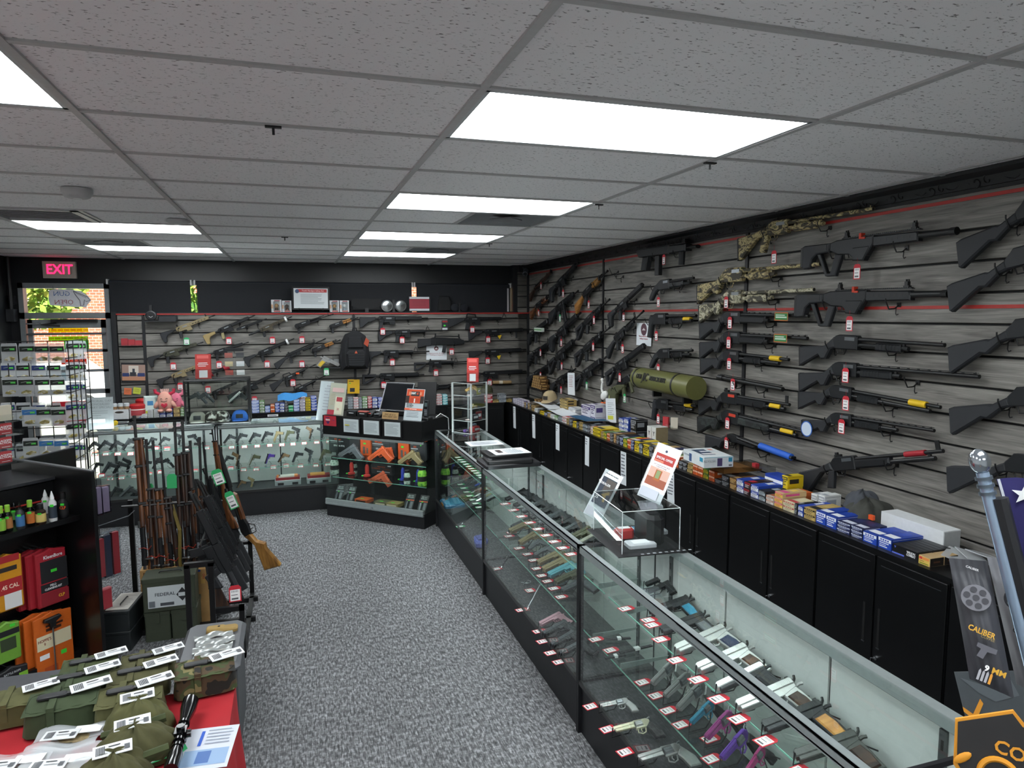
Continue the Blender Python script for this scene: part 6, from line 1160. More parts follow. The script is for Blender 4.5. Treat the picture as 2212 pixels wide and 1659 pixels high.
def knife(c,tip,butt,z,label,hm,lift=.06,tc=TAGGRN):
 A,B=on_z(*K(c,*butt),z+lift),on_z(*K(c,*tip),z+.02);L_=(B-A).length;t=thing('folding_knife',label,'knife',frame(A,B-A,None,(-.1,-.5,.85)),'knives in the far counter')
 MB().poly([(0,.008),(L_*.5,.01),(L_*.55,0),(L_*.5,-.01),(.01,-.012)],.006,0,0,.002).build('handle',[hm],t);MB().poly([(L_*.5,.007),(L_*.9,.006),(L_,-.002),(L_*.9,-.007),(L_*.5,-.009)],.0015).build('blade',[CHROME],t)
 MB().bx(.01,L_*.3,.009,.012,-.002,.004).build('clip',[STEEL],t)
 price_tag(t,(B.x+.035,B.y-.01,z+.004),(0,0,1),tc,.05,.07,.1,0,right=(0,-1,0));return t
cols_=(BLK2,SLG,mat('4a3a28',.5),STEEL,BLK2,FDE,mat('7a2a2a',.5),BLK2,ODG,SLG)
for k in range(10):
 f_=k/9;tp=(330+290*f_,520+235*f_);knife('a',tp,(tp[0]+85+50*f_,tp[1]-110),.69,'knife on the far case top shelf, %s from the register end'%ORD[k],cols_[k])
for k in range(7):
 f_=k/6;tp=(360+220*f_,840+270*f_);knife('a',tp,(tp[0]+200,tp[1]-95),.42,'long knife on the far case lower shelf, %s from the register end'%ORD[k],(SLG,STEEL,mat('3a4a9a',.4),STEEL,BLK2,mat('6a6a3a',.5),BLK2)[k],.07)
q=on_z(*K('a',250,1130),.262);t=thing('blue_case','open blue plastic case holding a knife in the far counter','plastic case',frame((1.32,q.y+.2,.262),(0,-1,0),(1,0,0)))
MB().chb(0,.26,0,.2,0,.03,.015).build('tray',[mat('2a6f96',.4)],t);MB().bx(.02,.24,.015,.185,.028,.034).build('insert',[mat('4a90b0',.5)],t);MB().bx(.05,.25,.2,.205,.0,.18).xf(Matrix.Rotation(-.5,4,'X')).build('lid',[glass('9aa8b0',1.4,.2)],t);MB().bx(.12,.2,-.012,-.002,.0,.03).build('wood_block',[mat('b0763e',.6)],t)
MB().cyl((.06,.05,.04),(.2,.09,.12),.012,.008).build('knife_handle',[STEEL],t)
t=thing('blue_tool','blue moulded plastic tool on the far case floor','tool',(1.37,on_z(*K('N',370,680),.28).y,.262));MB().poly([(-.06,-.1),(.0,-.12),(.06,-.02),(.05,.1),(-.03,.08),(-.05,0)],.025,.03,0,.012).build('body',[mat('4a5ab4',.4)],t);MB().bx(-.03,.02,-.06,.04,.055,.066).build('grip',[mat('3a4692',.5)],t)
def RP(c,x,y,yl):return onreg(c,x,y,yl)
RX=Vector((.736,-.677,0));RN=Vector((-.677,-.736,0));RU=Vector((0,0,1))
def regloc(p):return RM.inverted()@p
def hardcase(label,x0,x1,y0,y1,yl,title,sub,c='S',h0=.60):
 a,b_=RP(c,x0,y0,yl),RP(c,x1,y1,yl);w=(b_-a).dot(RX);h=b_.z-a.z;t=thing('hard_case',label,'gun case',frame((a.x,a.y,h0),RX,RU),'moulded pistol cases in the register stand')
 cs=mat('2b2d30',.5)
 MB().poly([(.0,.02),(.02,0),(w-.02,0),(w,.02),(w,h*.8),(w*.86,h*.88),(w*.14,h*.88),(0,h*.8)],.03,-.03,0,.012).build('shell',[cs],t)
 MB().tube([(w*.3,h*.86,-.03),(w*.32,h*.98,-.03),(w*.68,h*.98,-.03),(w*.7,h*.86,-.03)],.009,8).build('handle',[cs],t)
 for f_ in(.16,.84):MB().bx(w*f_-.02,w*f_+.02,h*.84,h*.93,-.05,-.005).build('latch',[flat('d9582a')],t)
 prints(t,T3(0,0,.001),[(w*.08,h*.7,w*.2,h*.8,WHITE),(w*.64,h*.66,w*.72,h*.71,GRN),(w*.08,h*.5,w*.5,h*.54,flat('b9bcc0')),(w*.08,h*.44,w*.42,h*.46,flat('8a8d90'))])
 text(title,h*.09,ORG,t,T3(w*.32,h*.6,.0012),sx=.8,bold=.02);text(sub,h*.1,WHITE,t,T3(w*.36,h*.32,.0012),sx=.65,bold=.02)
 return t
hardcase('grey-lettered black pistol case beside the red sticker',345,795,1025,730,.3,'HDR pepper','LESS-LETHAL PISTOL')
hardcase('black pistol case behind the orange pistol',975,1350,1085,760,.32,'HDR pepper','LESS-LETHAL')
hardcase('black pistol case behind the tan pistol at the stand end',1560,1800,1130,810,.3,'HDR','LAUNCHER')
def regpistol(label,c,mz,r_,yl,col,grp='bright launchers in the register stand'):
 A,B=RP(c,*r_,yl),RP(c,*mz,yl);GDEF['p_striker']=lambda L=.19:pistol(L,'striker');GNAME['p_striker']='pistol'
 t=gun('p_striker',A,B,RN,label,grp,dict(f=col,g=col,c=GREY,k=col));t['category']='pistol'
 st=MB().tube([regl for regl in[B+RN*.01+RU*-.01,B-RN*.03+RU*-.02,A-RN*.04+RU*-.06]],.003,5);st.build('wire_stand',[BLK],t,t.matrix_basis.inverted());return t
regpistol('slate grey launcher pistol on the upper shelf','S',(510,1010),(745,860),.2,GREY)
regpistol('orange launcher pistol with black grips on the upper shelf','S',(950,1065),(1180,890),.18,mat('c9552a',.5));regpistol('second orange launcher pistol behind the first','S',(1120,905),(1290,900),.24,mat('c9552a',.5))
regpistol('tan launcher pistol on the upper shelf','S',(1400,1120),(1625,945),.18,FDE);regpistol('second tan launcher pistol at the stand end','S',(1590,960),(1700,960),.24,FDE)
regpistol('coral orange compact pistol on the lower shelf','S',(950,1400),(1180,1265),.2,mat('d2603e',.5))
for k,(x0,x1,y0,y1,z0)in enumerate(((825,970,1060,745,.602),(1385,1540,1120,795,.602))):
 a,b_=RP('S',x0,y0,.3),RP('S',x1,y1,.3);w=(b_-a).dot(RX);h=b_.z-a.z;t=thing('orange_package','tall orange accessory package, '+('left of the orange pistol' if k==0 else 'left of the tan pistol'),'package',frame((a.x,a.y,z0),RX,RU))
 MB().bx(0,w,0,h,-.035,0).build('card',[mat('d2541e',.5)],t);prints(t,T3(0,0,.0005),[(w*.2,h*.78,w*.8,h*.92,flat('e8cfc0')),(w*.3,h*.5,w*.55,h*.58,GRN),(w*.25,h*.08,w*.45,h*.4,flat('5a5450')),(w*.6,h*.1,w*.75,h*.35,flat('5a5450'))])
a,b_=RP('S',980,1450,.36),RP('S',1290,1150,.36);w=(b_-a).dot(RX);h=b_.z-.397;t=thing('hard_case','black COMPACT LAUNCHER case on the lower shelf','gun case',frame((a.x,a.y,.397),RX,RU));MB().poly([(0,.01),(.01,0),(w,0),(w,h),(0,h)],.03,-.03,0,.008).build('shell',[mat('2b2d30',.5)],t)
text('COMPACT LAUNCHER',h*.13,flat('c4532a'),t,T3(w/2,h*.78,.001),sx=.7,bold=.02);prints(t,T3(0,0,.0006),[(w*.05,h*.5,w*.45,h*.66,flat('7a3420')),(w*.55,h*.5,w*.9,h*.66,flat('5a2c20')),(w*.3,h*.25,w*.9,h*.34,flat('b9bcc0')),(w*.8,h*.86,w*.95,h*.97,WHITE)])
def spray(label,c,x,yb_,yl,col,z0,lean=True):
 p=RP(c,x,yb_,yl);t=thing('pepper_spray',label,'spray device',frame((p.x,p.y,z0),RX,None,RU))
 MB().lathe([(.02,0),(.022,.01),(.022,.1),(.015,.12),(.012,.13)],14,0,(0,.05,0)).build('canister',[col],t);MB().poly([(-.02,0),(.02,0),(.025,.06),(-.025,.06)],.012,.014,0,.004).xf(Matrix.Rotation(-.3,4,'Z')).build('holster',[col],t);MB().bx(-.006,.006,-.04,-.02,.02,.03).build('price_dot',[GRN],t)
 MB().lathe([(.012,.13),(.014,.15)],10,0,(0,.05,0)).build('cap',[BLK2],t);return t
spray('red pepper spray on the lower shelf, nearer the glass jar','S',650,1390,.2,flat('b8302a'),.398);spray('red pepper spray on the lower shelf, beside the orange pistol','S',880,1420,.18,flat('b8302a'),.398)
spray('blue pepper spray on the lower shelf, first of two','S',1420,1490,.2,flat('2f3fae'),.398);spray('blue pepper spray on the lower shelf, second of two','S',1650,1500,.2,flat('2f3fae'),.398)
def jar(label,c,x,yb_,yl,z0,fill,s=1.,name='pellet_jar'):
 p=RP(c,x,yb_,yl);t=thing(name,label,'jar',Matrix.Translation((p.x,p.y,z0))@Matrix.Scale(s,4),'pellet jars');MB().lathe([(.028,0),(.03,.01),(.03,.08),(.022,.1),(.02,.104)],16).build('jar_body',[fill],t);MB().lathe([(.0305,.03),(.0308,.032),(.0308,.06),(.0305,.062)],16).build('label_band',[BLK2],t);MB().lathe([(.022,.102),(.022,.125),(.018,.128)],14).build('lid',[BLK],t)
BALLS=ramp_mat('balls',[(.0,'3a4a44'),(.3,'9ab0a0'),(.6,'c9d6cc')],(1,1,1),60,0,.3,'voronoi');BALLG=ramp_mat('ballg',[(.0,'2a5a2a'),(.3,'5fae3a'),(.6,'9ad64a')],(1,1,1),60,0,.3,'voronoi')
jar('clear pellet jar at the left end of the lower shelf','S',440,1370,.2,.398,BALLS,1.5);jar('small clear pellet jar behind the red spray','S',735,1390,.3,.398,BALLS,1.);jar('small blue-grey pellet jar behind the blue sprays','S',1520,1480,.14,.398,BALLS,1.1);jar('green pellet jar at the right end of the lower shelf','S',1745,1520,.14,.398,BALLG,1.55)
for k,(x0,x1)in enumerate(((185,320),(355,500),(1230,1375),(1430,1570))):
 p=RP('T',x0+20,(560,590,690,725)[k],.08);t=thing('blister_pack','black and silver blister pack leaning on the stand floor, %s from the left'%ORD[k],'blister pack',frame((p.x,p.y,.147),RX,RU-RN*.6),'blister packs in the register stand');w=.1
 MB().bx(0,w,0,.17,-.004,0).build('card',[mat('24272a',.4)],t);MB().poly([(.01,.01),(.05,.01),(.055,.09),(.015,.09)],.012,.012,0,.006).build('blister',[PLASTIC],t);MB().bx(.025,.04,.015,.085,.002,.014).build('device',[STEEL],t)
 text('BAD GUY\nREPELLENT',.018,flat('a9b6b2'),t,T3(.05,.14,.001),sx=.8,bold=.02);prints(t,T3(0,0,.0006),[(.0,.1,w,.108,ORG if k>1 else flat('8a9298')),(.06,.02,.09,.09,flat('6a7074')),(.03,.092,.045,.104,GRN)])
for k,(x0,x1,yb_,col,nm)in enumerate(((525,790,620,mat('b5501e',.5),'orange camouflage'),(810,990,640,mat('5c5a40',.6),'dark olive'),(980,1225,690,mat('8c7c4c',.6),'tan'))):
 p=RP('T',x0,yb_-20,.1);t=thing('pellet_box',nm+' flat box lying on the stand floor','carton',frame((p.x,p.y,.147),RX,None,RU));w=.155;MB().chb(0,w,0,.12,0,.035,.002).build('carton',[col],t);MB().bx(.05,.09,.03,.05,.0352,.036).build('price_dot',[GRN],t);MB().bx(.02,w-.02,-.0006,0,.01,.025).build('print',[flat('d9cbb0')if k else flat('2a1a10')],t)
 # ================================================================== ON TOP OF THE CASES, SIGNS, LEDGE
def stand_sheet(name,label,cat,M,w,h,mt=PAPER,group=None,clear=True,foot=.07):
 """sheet in a slanted clear holder: M at the lower left corner, x right, y up the sheet"""
 t=thing(name,label,cat,M,group);MB().bx(0,w,0,h,0,.002).build('sheet',[mt],t)
 if clear:MB().bx(-.004,w+.004,-.003,h+.003,.0022,.004).build('clear_cover',[ACRYL],t);MB().bx(0,w,-.003,0,-foot,.004).build('foot',[ACRYL],t)
 return t
RT=1.062
def regtop(c,x,y,yl=.05,z=RT):p=RP(c,x,y,yl);return Vector((p.x,p.y,z))
p=regtop('S',1330,330,.26);t=thing('register_monitor','large tilted black touch screen of the register, seen from the shop side','monitor',frame((p.x,p.y,RT),RX,None,RU));
MB().poly([(-.12,0),(.3,0),(.26,.08),(-.08,.08)],.07,0,0,.01).xf(frame((0,.06,0),(1,0,0),(0,0,1))).build('stand_base',[BLK2],t)
sc=frame((-.17,-.02,.05),(1,0,0),(0,.45,.9));MB().bx(0,.34,0,.3,-.02,0).build('screen_housing',[BLK2],t,sc);MB().bx(.012,.328,.012,.288,0,.002).build('screen',[mat('0f1116',.12)],t,sc)
fr=MB().tube([(0,0,.001),(.34,0,.001),(.34,.3,.001),(0,.3,.001),(0,0,.001)],.004,6);fr.build('bezel',[mat('b9bcc0',.3,.4)],t,sc)
s2=frame((.42,.1,.0),(-.5,.85,0),(.35,.2,.9));MB().bx(0,.2,0,.34,-.02,0).build('rear_screen',[BLK],t,frame((.18,.12,.0),(.95,.3,0),(-.05,.25,.95)))
p=regtop('S',1460,470,.02);t=stand_sheet('flyer','DON\'T LIE flyer with an orange photo on the register stand','flyer',frame(p,RX+RU*-.0,RU-RN*.28),.205,.31)
prints(t,T3(0,0,.0042),[(.005,.17,.2,.305,flat('c4481e')),(.0,.17,.04,.24,flat('2a1c18')),(.165,.17,.205,.24,flat('2a1c18')),(.05,.18,.155,.22,flat('b23a1e')),(.055,.24,.15,.285,flat('26282c')),(.095,.175,.108,.215,flat('e4dcd4')),(.03,.25,.05,.28,flat('c98a6a')),(.155,.25,.175,.28,flat('c98a6a')),(.0,.1,.205,.12,flat('d9694a'))])
text("DON'T",.028,WHITE,t,T3(.082,.265,.007),sx=.6,bold=.03);text('LIE',.028,ORG,t,T3(.128,.265,.007),sx=.6,bold=.03);text('BUY A GUN\nFOR SOMEONE\nWHO CAN\'T',.014,INK,t,T3(.02,.146,.006),'LEFT',sx=.8,bold=.02);text('GET 10 YEARS IN JAIL',.012,WHITE,t,T3(.1,.11,.007),sx=.7,bold=.02)
prints(t,T3(0,0,.0048),textlines(.03,.17,.03,.09,4,flat('8a8f96'),.3,5))
p=regtop('S',1140,455,.0);t=thing('desk_sign','tan sign reading MUST SEE I.D. WITH CREDIT CARD','sign',frame(p,RX,RU-RN*.2));MB().poly([(0,0),(.19,0),(.19,.07),(0,.07)],.003,0,0,.001).build('plate',[mat('a8895c',.5)],t);text('MUST SEE I.D. &\nWITH CREDIT CARD',.024,flat('4a3820'),t,T3(.095,.036,.004),sx=.75,sp=.9)
p=regtop('S',1800,440,.12);t=thing('cordless_phone','black cordless phone standing in its cradle','phone',frame((p.x,p.y,RT),RX,None,RU));MB().chb(-.05,.05,-.05,.05,0,.025,.01).build('cradle',[BLK],t)
MB().poly([(-.022,0),(.022,0),(.024,.1),(.02,.17),(-.02,.17),(-.024,.1)],.012,0,0,.005).xf(frame((0,0,.02),(1,0,0),(0,.15,1))).build('handset',[BLK2],t);ky=MB()
for a in range(4):
 for b_ in range(3):ky.bx(-.014+b_*.011,-.006+b_*.011,-.014,-.012,.045+a*.016,.054+a*.016)
ky.build('keypad',[mat('9a9ea4',.5)],t);MB().bx(-.014,.014,-.003,.003,.13,.165).build('display',[mat('5a6a6a',.3)],t)
for k,(x,nm,c_)in enumerate(((690,'dark',SLG),(850,'red',mat('b05a50',.5)))):
 p=regtop('S',x-80,385+25*k,.03);t=thing('card_stack',nm+' box of business cards on the register stand','card box',frame(p,RX,None,RU));MB().bx(0,.12,0,.06,0,.045).build('holder',[BLK],t);MB().bx(.008,.112,.004,.05,.045,.055).build('cards',[c_],t);MB().bx(.03,.09,-.0008,0,.028,.034).build('print',[WHITE],t)
for k,(x,y,nm)in enumerate(((925,415,'smaller card reader with red sticker'),(1050,405,'card terminal with grey keypad'))):
 p=regtop('S',x,y,.02);t=thing('card_reader',nm,'card terminal',frame(p,RX*.85-RN*.4,None,RU));L_=.11+.06*k;MB().poly([(0,0),(L_,0),(L_,.055),(L_*.6,.045),(0,.018)],.035,0,0,.006).xf(frame((0,.03,0),(.3,.95,0),(0,0,1))).build('body',[BLK],t);MB().bx(-.025,.025,.03,.07,.032,.034).build('screen',[mat('7a8288',.3)if k else mat('c05048',.5)],t)
for k,(x0,lab)in enumerate(((303,'tall cream brochure in a clear holder on the register stand'),(165,'white notice in a clear holder behind the cream brochure'))):
 p=regtop('S',x0+20,385,.04+.12*k);p-=RX*(.0 if k==0 else.03);t=stand_sheet('brochure_stand',lab,'brochure',frame((p.x,p.y,RT if k==0 else.97),RX+RN*.15,RU-RN*.22),.235 if k==0 else.2,.33 if k==0 else.42,flat('d9d6c2')if k==0 else PAPER)
 if k==0:
  prints(t,T3(0,0,.0042),[(.0,.0,.1,.05,flat('b23a4a')),(.1,.01,.21,.19,flat('e0dcc4')),(.115,.14,.2,.185,flat('b0404a')),(.04,.235,.21,.28,flat('d8b9b4'))]);text('30',.035,flat('b04a50'),t,T3(.15,.06,.006));prints(t,T3(0,0,.0046),textlines(.02,.1,.1,.22,7,flat('c4b89a'),.3,3))
 else:prints(t,T3(0,0,.0042),textlines(.08,.18,.1,.36,8,flat('a8adb4'),.3,9));text('IR DAY',.02,flat('8a9098'),t,T3(.14,.37,.006))
for k,(x0,x1,y0,y1)in enumerate(((583,805,640,455),(880,1110,672,478),(1190,1428,700,500))):
 a,b_=RP('S',x0,y0,-.012),RP('S',x1,y1,-.012);w=(b_-a).dot(RX);h=b_.z-a.z;t=thing('framed_notice','black framed notice on the front of the register stand, %s'%('left','middle','right')[k],'framed notice',frame(a+RN*.002,RX,RU),'framed notices on the register stand')
 MB().bx(-.012,w+.014,-.012,h+.012,0,.012).build('frame',[BLK],t);MB().bx(.002,w-.002,.002,h-.002,.012,.013).build('sheet',[flat('c6d0d2')],t);prints(t,T3(0,0,.0134),textlines(w*.1,w*.9,h*.15,h*.85,8,flat('8a969c'),.3,k)+([(w*.1,h*.5,w*.4,h*.58,flat('d4c94a'))]if k==0 else[]))
a,b_=RP('S',278,545,-.012),RP('S',458,410,-.012);w=(b_-a).dot(RX);h=b_.z-a.z;t=thing('club_sticker','red sticker with a navy shield on the register stand','sticker',frame(a+RN*.002,RX,RU));MB().bx(0,w,0,h,0,.002).build('film',[flat('b32838')],t);text('PLMAIR',h*.2,WHITE,t,T3(w*.34,h*.6,.003),sx=.8,bold=.03);text('GOLD',h*.14,flat('2a2a6a'),t,T3(w*.78,h*.6,.003),sx=.8);MB().poly([(w*.18,h*.45),(w*.5,h*.45),(w*.34,h*.15)],.0006,.0026).build('shield',[flat('3a2460')],t);MB().poly([(w*.16,h*.78),(w*.5,h*.78),(w*.46,h*.85),(w*.2,h*.85)],.0006,.0026).build('crest',[flat('3a2460')],t)
t=thing('white_cable','white cable looping behind the register stand','cable',(0,0,0));b0=RM@Vector((1.16,.3,1.06));MB().tube([b0,b0+Vector((.06,.05,.03)),b0+Vector((.14,.06,-.02)),b0+Vector((.15,.08,-.15)),b0+Vector((.12,.1,-.35))],.004,6).build('wire',[WHITE],t)
t=thing('acrylic_tower','clear acrylic display tower with shelves on the far counter','display tower',Matrix.Translation((1.6,6.36,.96))@Matrix.Rotation(.62,4,'Z'))
for z in(.004,.12,.24,.36,.478):MB().bx(-.115,.115,-.115,.115,z-.003,z+.003).build('shelf',[ACRYL],t);MB().tube([(-.115,-.115,z),(.115,-.115,z),(.115,.115,z),(-.115,.115,z),(-.115,-.115,z)],.003,4).build('shelf_edge',[FROST],t)
for(x,y)in((-.115,-.115),(.115,-.115),(.115,.115),(-.115,.115)):MB().bx(x-.007,x+.007,y-.007,y+.007,0,.48).build('corner_post',[FROST],t)
for s_ in(-1,1):MB().bx(-.11,.11,s_*.112-.001,s_*.112+.001,.005,.475).build('side_panel',[ACRYL],t)
def in_tower(name,label,cat,dx,dy,z,fn):t2=thing(name,label,cat,Matrix.Translation((1.6,6.36,.96))@Matrix.Rotation(.62,4,'Z')@T3(dx,dy,z));fn(t2)
TW=Matrix.Translation((1.6,6.36,.96))@Matrix.Rotation(.62,4,'Z')
g=gun_k(TW@Vector((.04,-.03,.44)),TW@Vector((-.08,-.02,.4)),(-.5,-.8,.2),'tan and gold pistol in the top of the acrylic tower',dict(f=mat('b0945a',.4,.3),g=mat('c2a468',.5)),'striker')
for k,(dx,dy,z,w,d,h,cl,lab)in enumerate(((-.01,-.06,.127,.1,.05,.05,mat('2a2c30',.5),'black case'),(0,-.05,.245,.09,.02,.012,mat('a88a3a',.5),'brass knife'),(.05,-.07,.127,.08,.015,.07,mat('7a2028',.5),'red card'),(.04,-.08,.365,.05,.015,.06,mat('8a8a3a',.5),'olive patch'),(.0,-.06,.01,.1,.06,.05,mat('a02a2a',.5),'red box'),(-.06,.0,.01,.05,.03,.02,mat('5a3a8a',.5),'purple knife'),(.06,0,.01,.06,.03,.06,mat('5a6a78',.4),'grey tool'),(-.05,-.07,.25,.05,.004,.03,flat('d9c46a'),'yellow tag'),(-.06,-.06,.365,.07,.03,.004,flat('d8c8c4'),'pale card'),(-.05,-.03,.127,.06,.04,.003,flat('d8c8c4'),'cream card'))):
 t2=thing('small_item',lab+' on a shelf of the acrylic tower','small item',TW@T3(dx,dy,z),'small wares in the acrylic tower');MB().chb(-w/2,w/2,-d/2,d/2,0,h,min(w,d,h)*.2).build('body',[cl],t2);MB().bx(-w*.3,w*.3,-d/2-.001,-d/2,h*.3,h*.7).build('label_strip',[flat('cfd2d4')],t2)
def leaflet(name,label,M,w,h):
 t=thing(name,label,'leaflet',M,'red leaflets in clear holders')
 for k in range(3):MB().bx(.003*k,w+.003*k,0,h,-.006*k-.003,-.006*k).build('leaflet_sheet',[flat('b8322c')],t)
 prints(t,T3(0,0,0),[(w*.12,h*.82,w*.88,h*.95,flat('d8605a')),(w*.2,h*.62,w*.8,h*.65,WHITE),(w*.15,h*.56,w*.85,h*.58,WHITE),(w*.2,h*.5,w*.7,h*.52,WHITE),(w*.25,h*.04,w*.8,h*.34,WHITE)]);MB().bx(-.008,w+.014,-.004,h*.4,.004,.007).build('holder_front',[ACRYL],t);MB().bx(-.008,w+.014,-.004,0,-.03,.007).build('holder_base',[ACRYL],t);return t
leaflet('leaflet_stack','red leaflets in a clear holder on top of the acrylic tower',frame((1.56,6.3,1.446),(.9,-.35,0),(.05,.12,1)),.105,.23)
gb=thing('countertop_case','small glass display box with black frame on the rear case','display case',(-1.06,7.6,.968));gw,gd,gh=.62,.28,.46
e=MB()
for x in(.008,gw-.008):
 for y in(.008,gd-.008):e.cyl((x,y,0),(x,y,gh),.011,n=8)
for z in(.008,gh-.008):
 for y in(.008,gd-.008):e.cyl((0,y,z),(gw,y,z),.011,n=8)
 for x in(.008,gw-.008):e.cyl((x,0,z),(x,gd,z),.011,n=8)
e.build('frame',[BLK],gb);MB().bx(.01,gw-.01,.006,.009,.015,gh-.015).build('front_glass',[GLASS],gb);MB().bx(.01,gw-.01,.01,gd-.01,gh-.012,gh-.008).build('top_glass',[GLASS],gb);MB().bx(.01,gw-.01,.08,gd-.01,.165,.17).build('shelf',[GLASS],gb);MB().bx(.005,gw-.005,.005,gd-.005,0,.012).build('floor_plate',[BLK],gb)
for x in(.006,gw-.009):MB().bx(x,x+.003,.01,gd-.01,.015,gh-.015).build('side_glass',[GLASS],gb)
MB().bx(.24,.3,.1,.16,-.02,.0).build('swivel',[BLK2],gb)
def hp(x,y,Y=7.72):return on_y(*K('d',x,y),Y)
for k,(mz,r_,cl,lab)in enumerate((((285,745),(190,640),dict(f=SLG),'black pistol at the left in the glass box'),((355,735),(265,640),dict(f=SLG),'grey-slide pistol beside it in the glass box'),((500,735),(610,640),dict(f=SILVER),'silver-slide pistol at the right in the glass box'))):
 g=gun_k(hp(*r_),hp(*mz),(0,-1,.2),lab,cl,'striker');B=hp(*mz);MB().tube([(B.x,7.74,B.z),(B.x,7.76,1.14),(hp(*r_).x,7.76,1.145),(hp(*r_).x,7.74,hp(*r_).z-.02)],.002,5).build('wire_stand',[BLK],g,g.matrix_basis.inverted())
CAMOC=ramp_mat('camo_bw',[(.4,'2c2825'),(.5,'8a8680'),(.58,'cfcdc8')],(1,1,1),22,1,.8,interp='CONSTANT')
for k,(x,cl,lab)in enumerate(((205,mat('8d8a82',.85),'grey cap in the glass box'),(345,CAMOC,'black and white camouflage cap in the glass box'),(430,CAMOC,'second camouflage cap in the glass box'),(598,mat('2a62b8',.8),'bright blue cap in the glass box'))):
 cap('display_hat',lab,Matrix.Translation((hp(x,890).x,7.74,.984)),cl,mat('c9c7c2',.8)if k in(0,)else None,flat('23262a')if k in(0,3)else None,'caps in the glass box')
leaflet('leaflet_stack','red leaflets in a clear holder on the glass display box',frame((-.955,7.7,1.434),(1,0,0),(0,.2,1)),.145,.255)
t=thing('card_rack','clear tiered card rack on the glass display box','card rack',(-.575,7.72,1.43));MB().bx(-.006,.006,-.006,.006,0,.28).build('post',[ACRYL],t)
for k in range(3):
 for s_ in(-1,1):
  MB().bx(s_*.055-.045,s_*.055+.045,-.035,-.005,.03+k*.09,.034+k*.09).bx(s_*.055-.045,s_*.055+.045,-.035,-.033,.03+k*.09,.06+k*.09).build('pocket',[ACRYL],t);MB().bx(s_*.055-.038,s_*.055+.038,-.03,-.012,.035+k*.09,.085+k*.09).build('cards',[flat(('b0564e','d8d8d8','d9c8a0','e0e2e4','b56a60','4a4c50')[k*2+(s_>0)])],t)
MB().bx(-.09,.09,-.03,.03,.28,.31).build('dark_box',[BLK2],t)
a=on_y(*K('A',738,1532),7.62);c=on_y(*K('A',955,1255),7.62);t=stand_sheet('notice_stand','white MEMORIAL DAY notice in a clear holder on the door-side case','notice',frame((a.x,7.62,.972),(1,0,0),(0,.12,1)),c.x-a.x,c.z-.972,flat('cfd3d6'))
w,h=c.x-a.x,c.z-.972;text('MEMORIAL DAY\nCONCEALED\nCARRY SPECIAL!',.03,flat('8d9296'),t,T3(w/2,h*.78,.0045),sp=1.05);prints(t,T3(0,0,.0044),textlines(w*.2,w*.8,h*.4,h*.6,3,flat('9aa0a4'),.25,2)+[(w*.1,h*.2,w*.7,h*.32,WHITE)])
p1,p2,p3=on_z(*K('M',1440,715),.975),on_z(*K('M',1975,735),.975),on_z(*K('M',1520,700),.975)
t=thing('document_tray','black plastic tray of clipboards across the counter joint','tray',frame((1.31,4.72,.963),(1,0,0),(0,1,0)));MB().chb(0,.42,0,.3,0,.03,.012).build('tray',[BLK2],t)
for k in range(2):
 t2=thing('clipboard','black clipboard with %s, %s of two'%(('printed sheet','upper')if k else('hardware','lower')),'clipboard',Matrix.Translation((1.325+.03*k,4.74+.05*k,.994+.028*k))@Matrix.Rotation(-.08+.12*k,4,'Z'),'clipboards');MB().chb(0,.34,0,.235,0,.026,.008).build('board',[BLK],t2);MB().bx(.02,.04,.05,.18,.026,.034).build('clip',[CHROME],t2)
 if k:MB().bx(.05,.33,.01,.225,.026,.028).build('sheet',[PAPER],t2);prints(t2,frame((.33,.012,.028),(0,1,0),(-1,0,0)),textlines(.02,.19,.05,.18,9,flat('7a8088'),.3,1)+[(.06,.2,.16,.24,flat('3a2a28'))])
t=thing('price_sheet','white printed sheet lying on the far counter','paper sheet',frame((1.42,5.62,.963),(1,0,0),(0,1,0)));MB().bx(0,.3,0,.22,0,.001).build('sheet',[PAPER],t);prints(t,T3(0,0,.0012),textlines(.03,.27,.03,.19,6,flat('9aa0a8'),.3,3))
B1,B2,B3=on_z(*K('F',962,1575),.968),on_z(*K('F',1452,1532),.968),on_z(*K('F',715,1362),.968)
ex_,ey_=B2-B1,B3-B1;bw,bd=ex_.length,ey_.length;bh=solve_z(K('F',0,1210)[1],B1.x,B1.y)-.968
MBX=frame(B1,ex_,ey_);t=thing('gun_mat','black printed gun mat under the clear box','mat',MBX);MB().bx(-.03,bw+.03,-.03,bd+.02,-.003,.001).build('mat',[mat('0e0f12',.6)],t);prints(t,T3(0,0,.0012),[(bw*.3+.03*k,-.024,bw*.3+.03*k+.015,-.012,flat('9aa0a4'))for k in range(9)])
t=thing('clear_box','large clear acrylic box on the near counter','acrylic box',MBX)
for(x0,x1,y0,y1,z0,z1,nm)in((0,bw,0,.004,.003,bh,'front_panel'),(0,bw,bd-.004,bd,.003,bh,'back_panel'),(0,.004,.004,bd-.004,.003,bh,'side_panel'),(bw-.004,bw,.004,bd-.004,.003,bh,'side_panel'),(0,bw,0,bd,bh,bh+.004,'top_panel')):MB().bx(x0,x1,y0,y1,z0,z1).build(nm,[ACRYL],t)
ed=MB()
for(x,y)in((0,0),(bw,0),(bw,bd),(0,bd)):ed.cyl((x,y,.003),(x,y,bh),.002,n=5)
for a,b_ in(((0,0),(bw,0)),((bw,0),(bw,bd)),((bw,bd),(0,bd)),((0,bd),(0,0))):ed.cyl((*a,bh),(*b_,bh),.002,n=5)
ed.build('polished_edges',[mat('cfd6d6',.2)],t)
